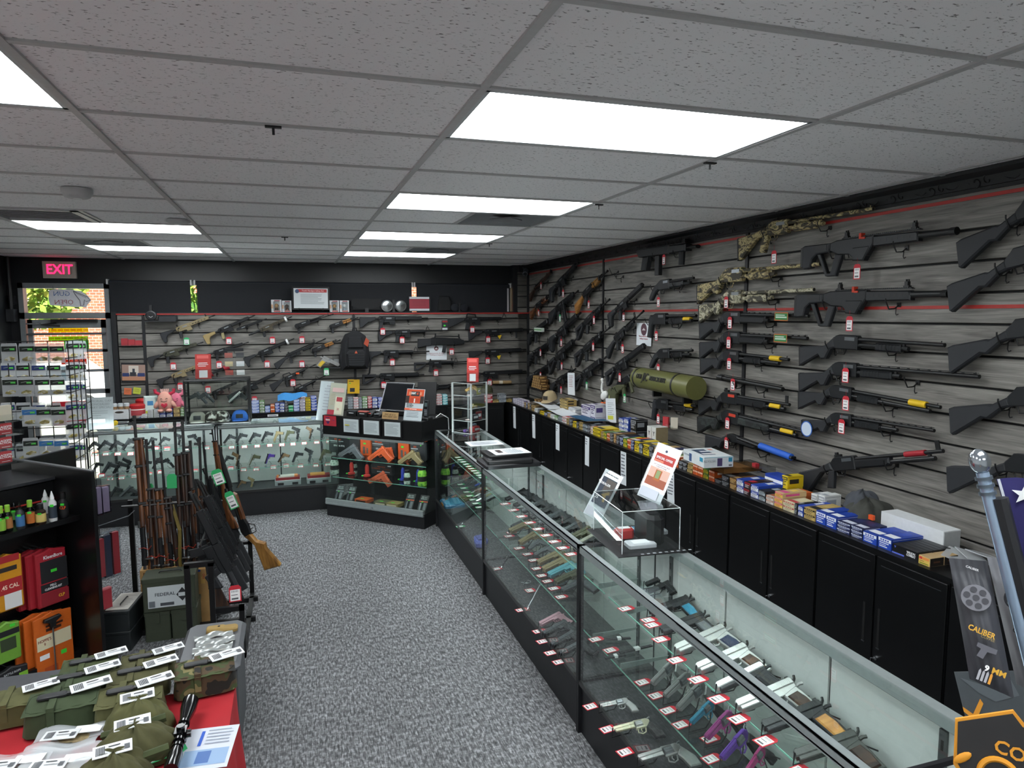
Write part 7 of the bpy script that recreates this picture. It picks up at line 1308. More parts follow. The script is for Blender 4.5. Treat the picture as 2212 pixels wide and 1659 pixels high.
for k,(x,y,w,d,h,mt,lab)in enumerate(((.06,.05,.14,.08,.02,mat('c9ccd0',.4),'white packet in a clear bag'),(.05,.2,.1,.05,.05,mat('b02a2a',.5),'red clip on a card'),(.2,.22,.14,.06,.02,mat('d0d4d8',.3),'bagged parts with white labels'),(bw-.12,.08,.09,.2,.14,mat('0e0e10',.5),'black holster'),(.09,.28,.12,.06,.015,mat('4a8ab0',.4),'blue card'))):
 t2=thing('boxed_item',lab+' inside the clear box','small item',MBX@T3(x,min(y,bd-d-.01),.003),'small wares in the clear box');MB().chb(0,w,0,d,0,h,min(h,w,d)*.3).build('body',[mt],t2);MB().bx(w*.2,w*.8,d*.2,d*.8,h,h+.002).build('label_patch',[WHITE if k!=3 else BLK2],t2)
def sign4(name,label,c,pts,p0,n,mt=PAPER):
 P_=[on_pl(*K(c,*q),p0,n)for q in pts];x=P_[2]-P_[3];y=P_[0]-P_[3];w=x.length;h=y.length;t=stand_sheet(name,label,'sign',frame(P_[3],x,y),w,h,mt);return t,w,h
nS=Vector((-.75,-.55,.35)).normalized()
b0=MBX@Vector((bw*.62,bd*.62,bh+.005));t,w,h=sign4('sign_holder','SPECIAL OFFER sign in a clear holder on the clear box','F',[(1210,597),(1405,655),(1285,1150),(1092,1062)],on_pl(*K('F',1190,1105),b0,Vector((0,0,1))),nS)
prints(t,T3(0,0,.0042),[(w*.1,h*.68,w*.92,h*.84,flat('b8413c')),(w*.12,h*.685,w*.5,h*.72,flat('d9836a')),(w*.08,h*.25,w*.92,h*.58,flat('d9b0a0')),(w*.08,h*.25,w*.92,h*.4,flat('a05a44')),(w*.35,h*.36,w*.62,h*.55,flat('b0653a')),(w*.4,h*.4,w*.56,h*.54,flat('8a9a6a')),(w*.05,h*.03,w*.8,h*.2,flat('c6cbd6'))])
text('SPECIAL OFFER',w*.13,WHITE,t,T3(w*.5,h*.76,.007),sx=.8,bold=.02);text('Join Now & Get Over $170\nin Gear & Training',w*.07,flat('8a3a34'),t,T3(w*.5,h*.62,.006),sx=.85);MB().lathe([(w*.05,0),(w*.05,.001)],12,0,(w*.45,h*.9,.0045)).build('emblem',[flat('4a5068')],t)
t,w,h=sign4('sign_holder','dark photo sign of a hand and pistol in a clear holder','F',[(722,800),(878,868),(775,1300),(632,1215)],Vector((1.66,on_z(*K('F',700,1260),.965).y,.965)),Vector((-.7,-.6,.35)).normalized())
prints(t,T3(0,0,.0042),[(w*.1,h*.28,w*.9,h*.86,flat('3a4250')),(w*.35,h*.55,w*.88,h*.84,flat('5a5450')),(w*.05,h*.02,w*.95,h*.2,flat('b4bac2'))]);text('DEALER',w*.16,WHITE,t,T3(w*.38,h*.72,.007),bold=.02);text('25',w*.2,WHITE,t,T3(w*.25,h*.42,.007),bold=.02);text('PLEASE ASK FOR HELP',w*.07,INK,t,T3(w*.5,h*.93,.006),bold=.02)
GDEF['p_striker']=lambda L=.19:pistol(L,'striker');MB().poly([(w*.4,h*.5),(w*.75,h*.62),(w*.8,h*.56),(w*.66,h*.52),(w*.72,h*.38),(w*.6,h*.38),(w*.55,h*.48)],.0004,.0058).build('pistol_print',[flat('a08a5a')],t)
t,w,h=sheet_px('wall_notice','white notice with red emblem behind the bullpup rifle','notice',lambda x,y:on_y(x,y,YW-.012),'C',[(1062,880),(1275,880),(1275,1045),(1062,1045)])
MB().lathe([(.03,0),(.03,.001)],20,0,(w*.48,h*.72,.0014)).build('emblem',[flat('6a3a40')],t);MB().poly([(w*.48-.02,h*.72-.012),(w*.48+.02,h*.72-.012),(w*.48,h*.72+.02)],.0004,.003).build('triangle',[flat('d8cfd0')],t);text('Please provide ID when\nlooking at weapons',.022,flat('a8585e'),t,T3(w/2,h*.36,.002))
t,w,h=sheet_px('wall_notice','white notice with oval emblem beside the pistol-grip shotgun','notice',lambda x,y:on_x(x,y,XW-.012),'D',[(1325,660),(1480,668),(1475,905),(1322,890)])
MB().lathe([(w*.2,0),(w*.2,.001)],20,0,(w*.5,h*.72,.0014)).build('emblem',[flat('5a3a44')],t);MB().poly([(w*.38,h*.68),(w*.62,h*.68),(w*.5,h*.79)],.0004,.003).build('triangle',[flat('d8cfd0')],t);text('Please provide ID when\nlooking at weapons',.022,flat('a8585e'),t,T3(w/2,h*.36,.002),sx=.9)
t,w,h=sheet_px('wall_list','narrow white price list hanging below the second column of rifles','notice',lambda x,y:on_x(x,y,XW-.09),'D',[(612,1175),(684,1185),(684,1415),(610,1405)]);prints(t,T3(0,0,.0013),textlines(w*.2,w*.8,h*.35,h*.9,7,flat('b0868a'),.3,6))
t,w,h=sheet_px('wall_list','white list with yellow highlight leaning on the slatwall by the goose','notice',lambda x,y:on_x(x,y,3.0),'D',[(1062,1465),(1160,1492),(1120,1700),(1010,1690)]);prints(t,T3(0,0,.0013),textlines(w*.2,w*.85,h*.3,h*.85,7,flat('9aa0a4'),.25,8)+[(w*.2,h*.12,w*.75,h*.28,flat('d4d44a'))])
pb=lambda x,y:on_y(x,y,YW-.014)
t,w,h=sheet_px('group_photo','framed photo of a brick building with two blue cars','photo',pb,'A',[(1030,962),(1245,962),(1245,1130),(1036,1130)],BLK2);prints(t,T3(0,0,.0014),[(w*.03,h*.1,w*.97,h*.9,flat('a08478')),(w*.3,h*.4,w*.7,h*.85,flat('cfc6bc')),(w*.45,h*.4,w*.55,h*.7,flat('3a4048')),(w*.03,h*.36,w*.97,h*.4,flat('6a5a50')),(w*.05,h*.3,w*.32,h*.48,flat('2a3a6a')),(w*.66,h*.3,w*.95,h*.48,flat('2a3a6a')),(w*.35,h*.32,w*.6,h*.52,flat('2c2e36')),(w*.03,h*.1,w*.97,h*.3,flat('b88468'))])
for k,(q,cl,nm)in enumerate((([(1060,1178),(1122,1178),(1122,1235),(1058,1232)],flat('e0764a'),'orange'),([(1138,1175),(1203,1172),(1198,1232),(1134,1225)],flat('c9d44a'),'yellow-green'))):
 t,w,h=sheet_px('sticky_note',nm+' sticky note under the group photo','sticky note',pb,'A',q,cl,'sticky notes');prints(t,T3(0,0,.0013),textlines(w*.15,w*.85,h*.3,h*.8,3,flat('6a4a2a'),.2,k))
a=bwp('A',1025,822,.08);c=bwp('A',1225,760,.08);t=thing('card_shelf','clear slatwall shelf of red business cards','card shelf',(a.x,YW-.1,a.z));MB().bx(0,c.x-a.x,0,.09,0,.004).bx(0,c.x-a.x,0,.004,0,.02).build('tray',[ACRYL],t)
for k in range(3):MB().bx(.01+.075*k,.08+.075*k,.03-.008*k,.05-.008*k,.006,.09-.012*k).build('cards',[flat('a8323a')],t)
a=bwp('A',1232,605,.1);c=bwp('A',1505,590,.1);t=thing('wall_shelf','black slatwall shelf holding a drum magazine','shelf',(a.x,YW-.15,a.z));MB().bx(0,c.x-a.x,0,.14,-.012,.004).build('board',[BLK2],t)
q=bwp('A',1292,560,.08);t=thing('drum_magazine','round drum magazine with a smiling face and clear tower','drum magazine',(q.x,YW-.09,a.z+.062));MB().lathe([(.05,-.03),(.058,-.025),(.058,.025),(.05,.03)],24,0,(0,0,0),Matrix.Rotation(PI/2,4,'X')).build('drum',[mat('2a2c30',.4)],t);MB().lathe([(.044,0),(.044,.002)],24,0,(0,-.032,0),Matrix.Rotation(PI/2,4,'X')).build('face',[mat('0e1014',.4)],t);MB().tube([(-.02,-.036,-.008),(0,-.036,-.022),(.02,-.036,-.008)],.002,5).build('smile',[WHITE],t);MB().bx(-.015,.015,-.02,.02,.05,.12).build('tower',[BLK2],t)
x0=q.x+.07;t=thing('magazine_cover','long dark plastic cover lying on the shelf beside the drum','gun part',(x0,YW-.12,a.z+.004));MB().chb(0,.21,0,.06,0,.055,.012).build('body',[mat('202226',.5)],t);MB().bx(.03,.18,.02,.04,.055,.06).build('ridge',[BLK2],t)
a=bwp('B',1830,845,.1);c=bwp('B',2035,845,.1);t=thing('wall_shelf','black slatwall shelf holding a yellow-gripped pistol','shelf',(a.x,YW-.14,a.z));MB().bx(0,c.x-a.x,0,.13,-.012,.004).build('board',[BLK2],t)
g=gun_k(bwp('B',1845,760,.1),bwp('B',1985,830,.1),NB,'large silver pistol with yellow grip on the wall shelf',dict(f=SILVER,s=flat('d8b43a'),g=SILVER),'1911');price_tag(g,bwp('B',1876,850,.16),NB,TAGGRN,.065,.09,0,0)
a=bwp('B',1930,825,.08);t=thing('plastic_packet','clear plastic packet behind the yellow-gripped pistol','packet',frame((a.x,YW-.05,a.z+.005),(1,0,0),(0,0,1)));MB().bx(0,.1,0,.13,0,.02).build('bag',[PLASTIC],t);MB().bx(.02,.08,.02,.07,.004,.014).build('parts',[SILVER],t)
P0=bwp('C',325,960,.12);bp=thing('backpack','black tactical backpack with an orange emblem hung on the slatwall','backpack',frame((P0.x,YW-.1,P0.z),(1,0,0),(0,0,1)));BPM=mat('141519',.8)
MB().poly([(-.16,-.22),(-.18,-.1),(-.17,.12),(-.12,.22),(-.03,.26),(.05,.26),(.13,.2),(.165,.1),(.17,-.12),(.15,-.22)],.09,0,0,.04).build('main_pack',[BPM],bp);MB().poly([(-.1,-.19),(-.12,-.02),(-.08,.02),(.09,.02),(.13,-.02),(.12,-.17),(.08,-.2)],.03,.1,0,.02).build('front_pocket',[BPM],bp);MB().poly([(-.1,.05),(-.09,.19),(.08,.19),(.1,.05)],.02,.095,0,.012).build('upper_pocket',[BPM],bp)
for k in range(5):MB().bx(-.09,.1,-.16+k*.03,-.148+k*.03,.128,.134).build('webbing',[mat('1e2024',.8)],bp)
MB().tube([(-.03,.25,0),(-.02,.3,0),(.02,.3,0),(.03,.25,0)],.008,6).build('grab_loop',[BPM],bp);MB().tube([(-.15,.1,.02),(-.19,-.05,.05),(-.17,-.24,.03)],.016,6).build('side_strap',[BPM],bp);MB().tube([(.15,.05,.02),(.19,-.1,.04),(.17,-.28,.02),(.15,-.3,.02)],.012,6).build('side_strap',[BPM],bp)
MB().poly([(-.018,-.016),(.018,-.016),(0,.02)],.002,.132).build('emblem',[flat('c4583a')],bp);MB().poly([(.1,.1),(.15,.06),(.17,.14),(.13,.18)],.003,.09).build('hang_tag',[flat('a8442a')],bp)
t,w,h=sheet_px('yellow_package','bright yellow accessory package hung below the backpack','package',lambda x,y:on_y(x,y,YW-.06),'C',[(243,1250),(368,1250),(368,1395),(243,1395)],flat('d8ab1e'));MB().bx(0,w,0,h,-.03,0).build('box_body',[mat('c99c1a',.5)],t);prints(t,T3(0,0,.0013),[(w*.2,h*.12,w*.6,h*.4,INK),(w*.1,h*.85,w*.5,h*.9,flat('6a5010')),(w*.15,h*.7,w*.25,h*.78,GRN)])
t,w,h=sheet_px('blister_card','small black and white hanging package beside the carry-handle rifle','package',lambda x,y:on_y(x,y,YW-.05),'C',[(1225,635),(1290,635),(1290,738),(1222,738)],mat('2a2c30',.5));prints(t,T3(0,0,.0013),[(w*.1,h*.05,w*.9,h*.25,flat('c9ccd0')),(w*.3,h*.4,w*.6,h*.55,GRN),(w*.1,h*.8,w*.9,h*.95,flat('a02a34'))])
LZ=2.119
def ledge(c,x):return solve_x(K(c,x,0)[0],YW+.03,LZ)
t,w,h=sheet_px('safety_notice','Youth Handgun Safety Act notice in a black stand on the ledge','notice',lambda x,y:on_y(x,y,YW+.0),'B',[(1592,168),(1885,172),(1890,340),(1600,338)],flat('d8dde0'));MB().bx(-.02,w+.02,-.02,h+.02,-.006,-.0002).build('stand_back',[BLK],t);prints(t,T3(0,0,.0014),[(w*.1,h*.8,w*.97,h*.96,flat('c4484a'))]+textlines(w*.2,w*.9,h*.2,h*.72,8,flat('8a9298'),.3,4));text('Youth Handgun Safety Act',h*.1,flat('f0d8d8'),t,T3(w*.56,h*.88,.003),bold=.015);MB().lathe([(h*.1,0),(h*.1,.001)],20,0,(w*.1,h*.85,.002)).build('seal',[flat('4a5a7a')],t)
for f_ in(.15,.85):MB().tube([(w*f_,.0,.0),(w*f_,-.025,.03),(w*f_,-.025,-.06)],.005,6).build('easel_foot',[BLK],t)
for k,(c,x0,x1,lab,a_,b_)in enumerate((('B',1408,1495,'white window-front toy box with a blond figure, first left of the notice','b58a5a','5a4030'),('B',1500,1580,'white window-front toy box with a dark figure, next to the notice','4a3a34','7a4a3a'),('B',1906,1985,'white window-front toy box with a tan figure, right of the notice','b58a5a','3a3a3c'),('B',1992,2070,'white window-front toy box with a pale figure beside the shoulder bag','d8d8d8','9aa0a8'))):
 xa,xb=ledge(c,x0),ledge(c,x1);w=xb-xa;h=w*1.28;t=thing('toy_box',lab,'toy box',frame((xa,YW+.02,LZ),(1,0,0),None,(0,0,1)),'toy boxes on the ledge')
 bx_=MB().bx(0,w,.04,.1,0,h).bx(0,w*.2,0,.04,0,h).bx(w*.85,w,0,.04,0,h).bx(w*.2,w*.85,0,.04,0,h*.14).bx(w*.2,w*.85,0,.04,h*.86,h);bx_.build('carton',[mat('d0d2d4',.5)],t)
 prints(t,frame((0,-.0005,0),(1,0,0),(0,0,1)),[(w*.0,h*.3,w*.18,h*.62,flat('c9a184')),(w*.25,h*.03,w*.9,h*.11,flat('b03a34')),(w*.3,h*.89,w*.85,h*.96,flat('8a2a2a'))])
 fg=MB().ell((w*.52,.02,h*.52),(w*.2,.018,h*.17));fg.build('doll_head',[flat(a_)],t);MB().chb(w*.36,w*.68,.005,.035,h*.15,h*.36,.008).build('doll_body',[flat(b_)],t);MB().bx(w*.2,w*.85,.001,.002,h*.14,h*.86).build('window',[ACRYL],t)
x=ledge('C',440);t=thing('shoulder_bag','black shoulder bag lying on the ledge','bag',(x,YW+.07,LZ));MB().poly([(-.2,0),(.2,0),(.2,.1),(.17,.17),(-.17,.17),(-.2,.1)],.055,0,0,.03).xf(frame((0,0,0),(1,0,0),(0,0,1))).build('bag_body',[mat('0d0e12',.8)],t);MB().grid(lambda u,v:(-.19+.38*u,-.058-.006*v,.17-.09*v-.05*v*math.sin(PI*u)),16,4).build('flap',[mat('0a0b0e',.75)],t,ang=None);MB().bx(-.02,.025,-.075,-.055,-.01,.05).build('buckle',[BLK2],t)
def drum(label,c,xl,xr,r_f,body):
 xa,xb=ledge(c,xl),ledge(c,xr);w=xb-xa;r=w*r_f;t=thing('drum_magazine',label,'drum magazine',((xa+xb)/2,YW+.06,LZ))
 for s_ in(-1,1):
  MB().lathe([(r*.2,-.02),(r,-.02),(r,.03)],28,0,(s_*(w/2-r),0,r+.002),Matrix.Rotation(-PI/2,4,'X')).build('drum',[body],t);MB().lathe([(r*.8,0),(r*.8,.003),(r*.3,.006)],28,0,(s_*(w/2-r),-.03,r+.002),Matrix.Rotation(PI/2,4,'X')).build('cover_plate',[body],t)
 MB().bx(-w*.05,w*.05,-.015,.02,0,r*2.1).build('feed_tower',[BLK2],t)
drum('shiny silver double drum magazine on the ledge','C',596,858,.23,mat('c6ccd0',.12,1.));drum('small clear and black double drum magazine on the ledge','C',1318,1500,.23,mat('2a2d33',.25,.3))
t,w,h=sheet_px('red_certificate','white framed sheet with a red panel leaning on the ledge','notice',lambda x,y:on_y(x,y,YW+.03),'C',[(875,392),(1080,392),(1095,535),(888,535)],flat('cfd3d8'));prints(t,T3(0,0,.0014),[(0,h*.15,w,h*.86,flat('9a3440'))]+textlines(w*.15,w*.85,h*.35,h*.75,5,flat('83303a'),.25,5));MB().bx(-.005,w+.02,-.01,h+.005,-.02,-.001).build('backing',[BLK],t)
x=ledge('C',1255);t=thing('small_pack','small black pouch standing on the ledge','pouch',(x,YW+.07,LZ));MB().poly([(-.09,0),(.09,0),(.1,.12),(.07,.21),(-.06,.21),(-.08,.12)],.04,0,0,.02).xf(frame((0,0,0),(1,0,0),(0,0,1))).build('pouch_body',[mat('090a0d',.8)],t);MB().bx(-.05,.06,-.055,-.04,.02,.1).build('front_pocket',[mat('0c0d10',.8)],t)
q=on_pl(1135,588,(3.1,9.0,2.6),Vector((0,1,0)));t=thing('security_camera','grey security camera at the top of the back corner','camera',frame((q.x-.0,9.0,q.z),(-.35,-.8,-.45),(0,0,1)));C2(MB(),-.06,.06,0,.035,n=18).build('housing',[mat('55585e',.4)],t);C2(MB(),.058,.066,0,.025,n=16).build('lens',[mat('0a0b0d',.1)],t);MB().tube([(-.03,0,0),(-.05,.04,.03),(-.08,.05,.06)],.008,6).build('bracket',[mat('3a3c40',.5)],t)
for k in(0,1):q=rwp('D',320,752,.08);t=carton('green_box','white and green packet under the scoped rifle, %s'%('front','rear')[k],'packet',frame((XW-.12,q.y+.12-.14*k,q.z),(0,-1,0),(1,0,0)),.14,.04,.05,mat('c9d6c8',.5),[(0,.02,.14,.03,flat('4aa04a'))])
# ================================================================== DOOR-SIDE FIXTURES, RIFLE RACK, TABLE
GO=Vector((-1.1,4.42,0));GBk=Vector((-.725,.688,0));GS_=Vector((-.688,-.725,0));GNf=Vector((.725,-.688,0));UZ=Vector((0,0,1))
GM=frame(GO,-GS_,GBk)
go=thing('gondola','black slatted gondola with end panel holding cleaning supplies','store fixture',GM)
FX=mat('0b0b0d',.3,0,.1,5.)
MB().bx(-.022,0,0,.78,0,1.2).build('end_panel',[FX],go);MB().bx(-.024,.002,-.002,.782,1.196,1.204).build('top_edge',[mat('4a4c50',.4)],go)
MB().bx(-1.3,-.022,.38,.42,0,1.12).build('core',[BLK],go);MB().bx(-1.3,-.022,.2,.5,.0,.1).build('base',[FX],go);MB().bx(-1.3,-.022,.34,.78,1.12,1.135).build('top_board',[mat('2c2d31',.25)],go)
for k in range(8):MB().bx(-1.3,-.024,.362,.38,.12+k*.125,.232+k*.125).build('slat',[FX],go)
MB().bx(-1.3,-.024,.358,.364,1.0,1.008).build('red_strip',[STRIPR],go)
sh=MB().bx(-1.3,-.024,.13,.37,.905,.925).build('shelf',[FX],go);MB().bx(-1.3,-.024,.126,.132,.9,.93).build('shelf_lip',[FX],sh)
def gf(c,x,y,t):return on_pl(*K(c,x,y),GO+GBk*t,GNf)
def bottle(label,x,yb_,yt,body,capm,lab,shape=0):
 p=on_z(*K('H',x,yb_),.926);h=solve_z(K('H',0,yt)[1],p.x,p.y)-.926;t=thing('gun_oil_bottle',label,'bottle',(p.x,p.y,.926),'bottles on the gondola shelf');r=.021 if shape!=2 else.026
 MB().lathe([(r*.9,0),(r,.006),(r,h*.62),(r*.45,h*.74),(r*.4,h*.78)],16).build('bottle_body',[body],t);MB().lathe([(r*1.01,h*.12),(r*1.015,h*.13),(r*1.015,h*.52),(r*1.01,h*.53)],16).build('label_band',[lab],t)
 MB().lathe([(r*.62,h*.74),(r*.62,h*.98),(r*.5,h)]if shape!=1 else[(r*.55,h*.74),(r*.5,h*.8),(r*.1,h)],12).build('cap',[capm],t);MB().bx(-.006,.012,-r*1.1,-r*.95,h*.5,h*.58).build('price_dot',[GRN],t)
LG=mat('86b83a',.4);CLR=glass('b9c4c0',1.4,.1)
for a in(('green-capped spray bottle cut by the picture edge',15,1235,1000,CLR,LG,flat('7fae3a'),0),('green-capped spray bottle second from the picture edge',75,1212,990,CLR,LG,flat('a06a3a'),0),('clear dropper bottle behind the sprays',128,1130,958,CLR,CLR,flat('4a8a3a'),1),('dropper bottle with blue and orange label',178,1195,968,mat('2a2c30',.4),CLR,flat('3a6a9a'),1),('green-capped spray bottle with orange label',265,1168,948,CLR,LG,flat('b5672a'),0),('dark solvent bottle with yellow label',352,1150,978,mat('2a1c14',.3),BLK,flat('c9b46a'),2),('tall white dropper bottle behind the dark-labelled one',395,1060,860,mat('d0d2d2',.4),WHITE,flat('c9cccc'),1),('white-capped dropper bottle with dark blue label',456,1128,872,mat('d0d2d2',.4),WHITE,flat('26323f'),1),('black CLP bottle at the end of the shelf',546,1092,880,BLK2,BLK,flat('1a1a1c'),2)):bottle(*a)
p=on_z(*K('H',546,1092),.926);o=bpy.data.objects['gun_oil_bottle.008'];text('CLP',.024,ORG,o,frame((.004,-.028,.06),(.95,-.1,0),(0,0,1)),bold=.02,sx=.8)
def hang(name,label,cat,c,q,t_,depth,body,front=None,rects=(),txt=(),grp=None,n=1):
 """package hanging off the slat face, outlined by its lower-left and upper-right picture corners"""
 a,b_=gf(c,q[0],q[3],t_),gf(c,q[1],q[3],t_);w=(b_-a).length;top=gf(c,q[0],q[2],t_);h=(top-a).z*.97
 for i in range(n):
  t=thing(name,label+(', %s of %d from the front'%(ORD[i],n)if n>1 else ''),cat,frame(a+GBk*(.03*i)+GS_*(.035*i),-GS_,UZ),grp)
  MB().poly([(.006,0),(w-.006,0),(w,.01),(w,h-.02),(w*.7,h-.012),(w*.5,h),(w*.3,h-.012),(0,h-.02),(0,.01)],depth,-depth,0,depth*.35).build('pack',[body],t)
  MB().cyl((w/2,h-.012,.002),(w/2,h-.012,-.14),.002,n=5).build('peg',[STEEL],t)
  if i==0:
   if rects:prints(t,T3(0,0,.0006),[(w*x0,h*y0,w*x1,h*y1,m_)for x0,y0,x1,y1,m_ in rects])
   for s_,x_,y_,sz,m_ in txt:text(s_,sz*w,m_,t,T3(w*x_,h*y_,.002),bold=.015,sx=.85)
 return t
hang('cleaning_kit','red and black field cleaning kit clamshell','cleaning kit','I',(335,580,345,860),.22,.022,mat('a02430',.35),None,[(.12,.42,1,.8,flat('1c1d20')),(.1,.26,1,.4,flat('1c1d20')),(.45,.58,.65,.63,GRN),(.1,.02,1,.24,flat('8c1f2a'))],[('KleenBore',.55,.86,.17,WHITE),('FIELD\nCLEANING KIT',.5,.33,.1,WHITE),('CLP',.75,.13,.14,YEL)],'cleaning kits',3)
hang('cleaning_kit','yellow and red .45 CAL cleaning kit','cleaning kit','I',(-30,205,395,905),.22,.02,mat('c98a1e',.35),None,[(.1,.3,.95,.56,flat('a8242a')),(.3,.03,.9,.3,flat('d8d8d6')),(.1,.7,.8,.78,flat('2a2420')),(.1,.86,.9,.98,flat('a8242a'))],[('.45 CAL',.52,.42,.22,flat('f0d8c0'))],'cleaning kits')
hang('rod_kit','orange cleaning rod blister card','cleaning kit','I',(325,620,895,1530),.2,.008,mat('c9601e',.4),None,[(.05,.5,.95,.7,flat('d9cfae')),(.1,.36,.35,.43,WHITE),(.65,.34,.8,.4,GRN),(.3,.74,.7,.78,flat('3a1c10')),(.3,.8,.75,.83,flat('3a1c10')),(.2,.05,.55,.24,flat('b04a1a'))],[("HOPPE'S\n9",.25,.6,.11,flat('7a2a1c'))],'cleaning kits',3)
a=gf('I',465,1000,.185);b_=gf('I',480,1400,.185);t=thing('cleaning_rod','steel cleaning rod with black tee handle on the orange card','cleaning rod',frame(b_,-GS_,UZ));h=(a-b_).length;MB().cyl((0,0,0),(0,h,0),.004,n=8).build('rod',[STEEL],t);MB().poly([(-.014,h),(.014,h),(.018,h+.03),(.05,h+.05),(.04,h+.065),(-.045,h+.06),(-.05,h+.045),(-.018,h+.03)],.012,0,0,.005).build('handle',[BLK],t)
hang('cleaning_kit','lime green and black boxed brush kit','cleaning kit','I',(-30,178,985,1350),.2,.02,mat('6ea03a',.4),None,[(.1,.66,.95,.8,flat('1c1d20')),(.2,.3,.8,.6,flat('33402a')),(.6,.85,.8,.92,GRN)],[],'cleaning kits')
hang('cleaning_kit','black pouch with lime corner low on the gondola','cleaning kit','I',(-30,225,1395,1535),.18,.015,mat('1a1b1e',.5),None,[(.7,.02,.98,.4,flat('7fb83a'))],[('BATTLE ROPE',.5,.6,.1,flat('b9bcc0'))],'cleaning kits')
def side(name,label,cat,c,x0,x1,yt,yb_,off,body,inner=None,grp=None):
 n=Vector((-GS_.x,-GS_.y,0));o_=GO-GS_*off;P_=lambda x,y:on_pl(*K(c,x,y),GO+GNf*.0+GBk*off,GNf)
 a=P_(x0,yb_);b_=P_(x1,yb_);w=(b_-a).length;h=(P_(x0,yt)-a).z;t=thing(name,label,cat,frame(a,-GS_,UZ),grp);MB().poly([(0,.005),(.005,0),(w,0),(w,h),(0,h)],.02,0,0,.006).build('shell',[body],t)
 if inner:MB().bx(w*.15,w*.85,h*.06,h*.94,-.012,.012).build('insert',[inner],t)
for k,(x0,x1)in enumerate(((820,872),(865,940))):side('clear_tube','clear plastic display tube on the outer peg, %s'%('first','second')[k],'package','H',x0,x1,830+0*k,1085-15*k,.28+.05*k,glass('cfc9d6',1.4,.1,2),mat('b9b4c0',.5),'outer peg packages')
for k,(x0,x1,yt,yb_)in enumerate(((832,905,1265,1640),(880,965,1230,1640),(955,1032,1200,1610))):side('red_clamshell','red and clear clamshell on the outer peg, %s from the panel'%ORD[k],'package','H',x0,x1,yt,yb_,.22+.03*k,PLASTIC,mat('a8303a',.4)if k!=1 else mat('2a3048',.4),'outer peg packages')
side('red_box','small red box on the low outer peg','package','I',845,945,690,870,.25,mat('a83440',.4));side('lime_package','lime and black package at the foot of the end panel','package','I',862,925,880,1275,.3,mat('8fc05a',.4),None)
for k,y in enumerate((765,1170)):q=on_pl(*K('H',880,y),GO+GBk*.3,GNf);t=thing('peg_hook','steel peg hook on the end panel, %s'%('upper','lower')[k],'hook',(0,0,0));MB().tube([q-Vector((.12,.12,0)),q+Vector((.12,.12,.02)),q+Vector((.15,.15,.045))],.003,6).build('wire',[STEEL],t)
a=on_y(*K('H',180,580),5.35);b_=on_y(*K('H',636,503),5.75);t=thing('second_gondola','dark panel of the second gondola behind the lure rack','store fixture',frame((a.x,a.y,0),Vector((b_.x-a.x,b_.y-a.y,0)),UZ));w=math.hypot(b_.x-a.x,b_.y-a.y);MB().bx(-.3,w,0,b_.z,-.02,0).build('panel',[FX],t);MB().bx(-.3,w,b_.z,b_.z+.006,-.022,.002).build('top_edge',[mat('3a3c40',.4)],t)
YL=5.95;gr=thing('lure_rack','black wire grid rack of lure packets','wire rack',(0,0,0));x1=on_y(150,800,YL).x;z1=on_y(100,737,YL).z;wi=MB()
for k in range(7):wi.cyl((x1-.13*k,YL,.05),(x1-.13*k,YL,z1),.004,n=5)
for k in range(15):wi.cyl((x1-.78,YL,z1-.13*k),(x1,YL,z1-.13*k),.0035,n=5);wi.cyl((x1,YL,z1-.13*k),(x1,YL+.5,z1-.13*k),.0035,n=5)
for k in range(5):wi.cyl((x1,YL+.13*k,.05),(x1,YL+.13*k,z1),.004,n=5)
wi.build('wire_grid',[BLK],gr)['kind']='stuff'
BAIT=ramp_mat('bait',[(.35,'c9cccc'),(.5,'a89a5a'),(.65,'6a6448')],(1,1,1),30,2,.3);_lp={}
def lure(M,hd,label,dot=True):
 if hd not in _lp:
  c_=flat({'green':'16211a','blue':'3a78b8','black':'111318','navy':'1c2f66'}[hd])
  _lp[hd]=(MB().bx(-.05,.05,-.095,.03,-.002,.004).poly([(-.05,.03),(.05,.03),(.045,.05),(-.045,.05)],.003).mesh('bag',[MILK]),MB().bx(-.046,.046,-.01,.028,.004,.0055).mesh('header_card',[c_]),MB().poly([(-.03,-.06),(0,-.045),(.035,-.055),(.03,-.075),(-.01,-.08),(-.035,-.072)],.006,.0005,0,.003).mesh('lure',[BAIT]),MB().bx(.005,.035,.0,.014,.0056,.006).mesh('price_dot',[GRN]),MB().tube([(-.03,.008,.006),(0,.014,.006),(.03,.006,.006)],.002,4).mesh('hook_print',[flat('9aa89e')]))
 t=thing('lure_packet',label,'lure packet',M,'lure packets on the wire rack')
 for nm,me in zip(('bag','header_card','lure','price_dot','hook_print'),_lp[hd]):link(nm,me,t)
 MB().cyl((0,.045,.0),(0,.045,-.08),.002,n=4).build('peg',[BLK],t)
for r_,(y,xs,hd)in enumerate(((855,(78,230,357,485),'green green green green'),(1140,(86,222,362,492),'green green green green'),(1395,(252,375,500),'blue green green'),(1660,(262,398,525),'green blue blue'))):
 for k,x in enumerate(xs):q=on_y(*K('A',x,y),YL-.07);lure(frame(q,(1,0,0),UZ),hd.split()[k],'bagged lure, %s row down, %s from the picture edge'%(ORD[r_],ORD[k+(1 if r_>1 else 0)]))
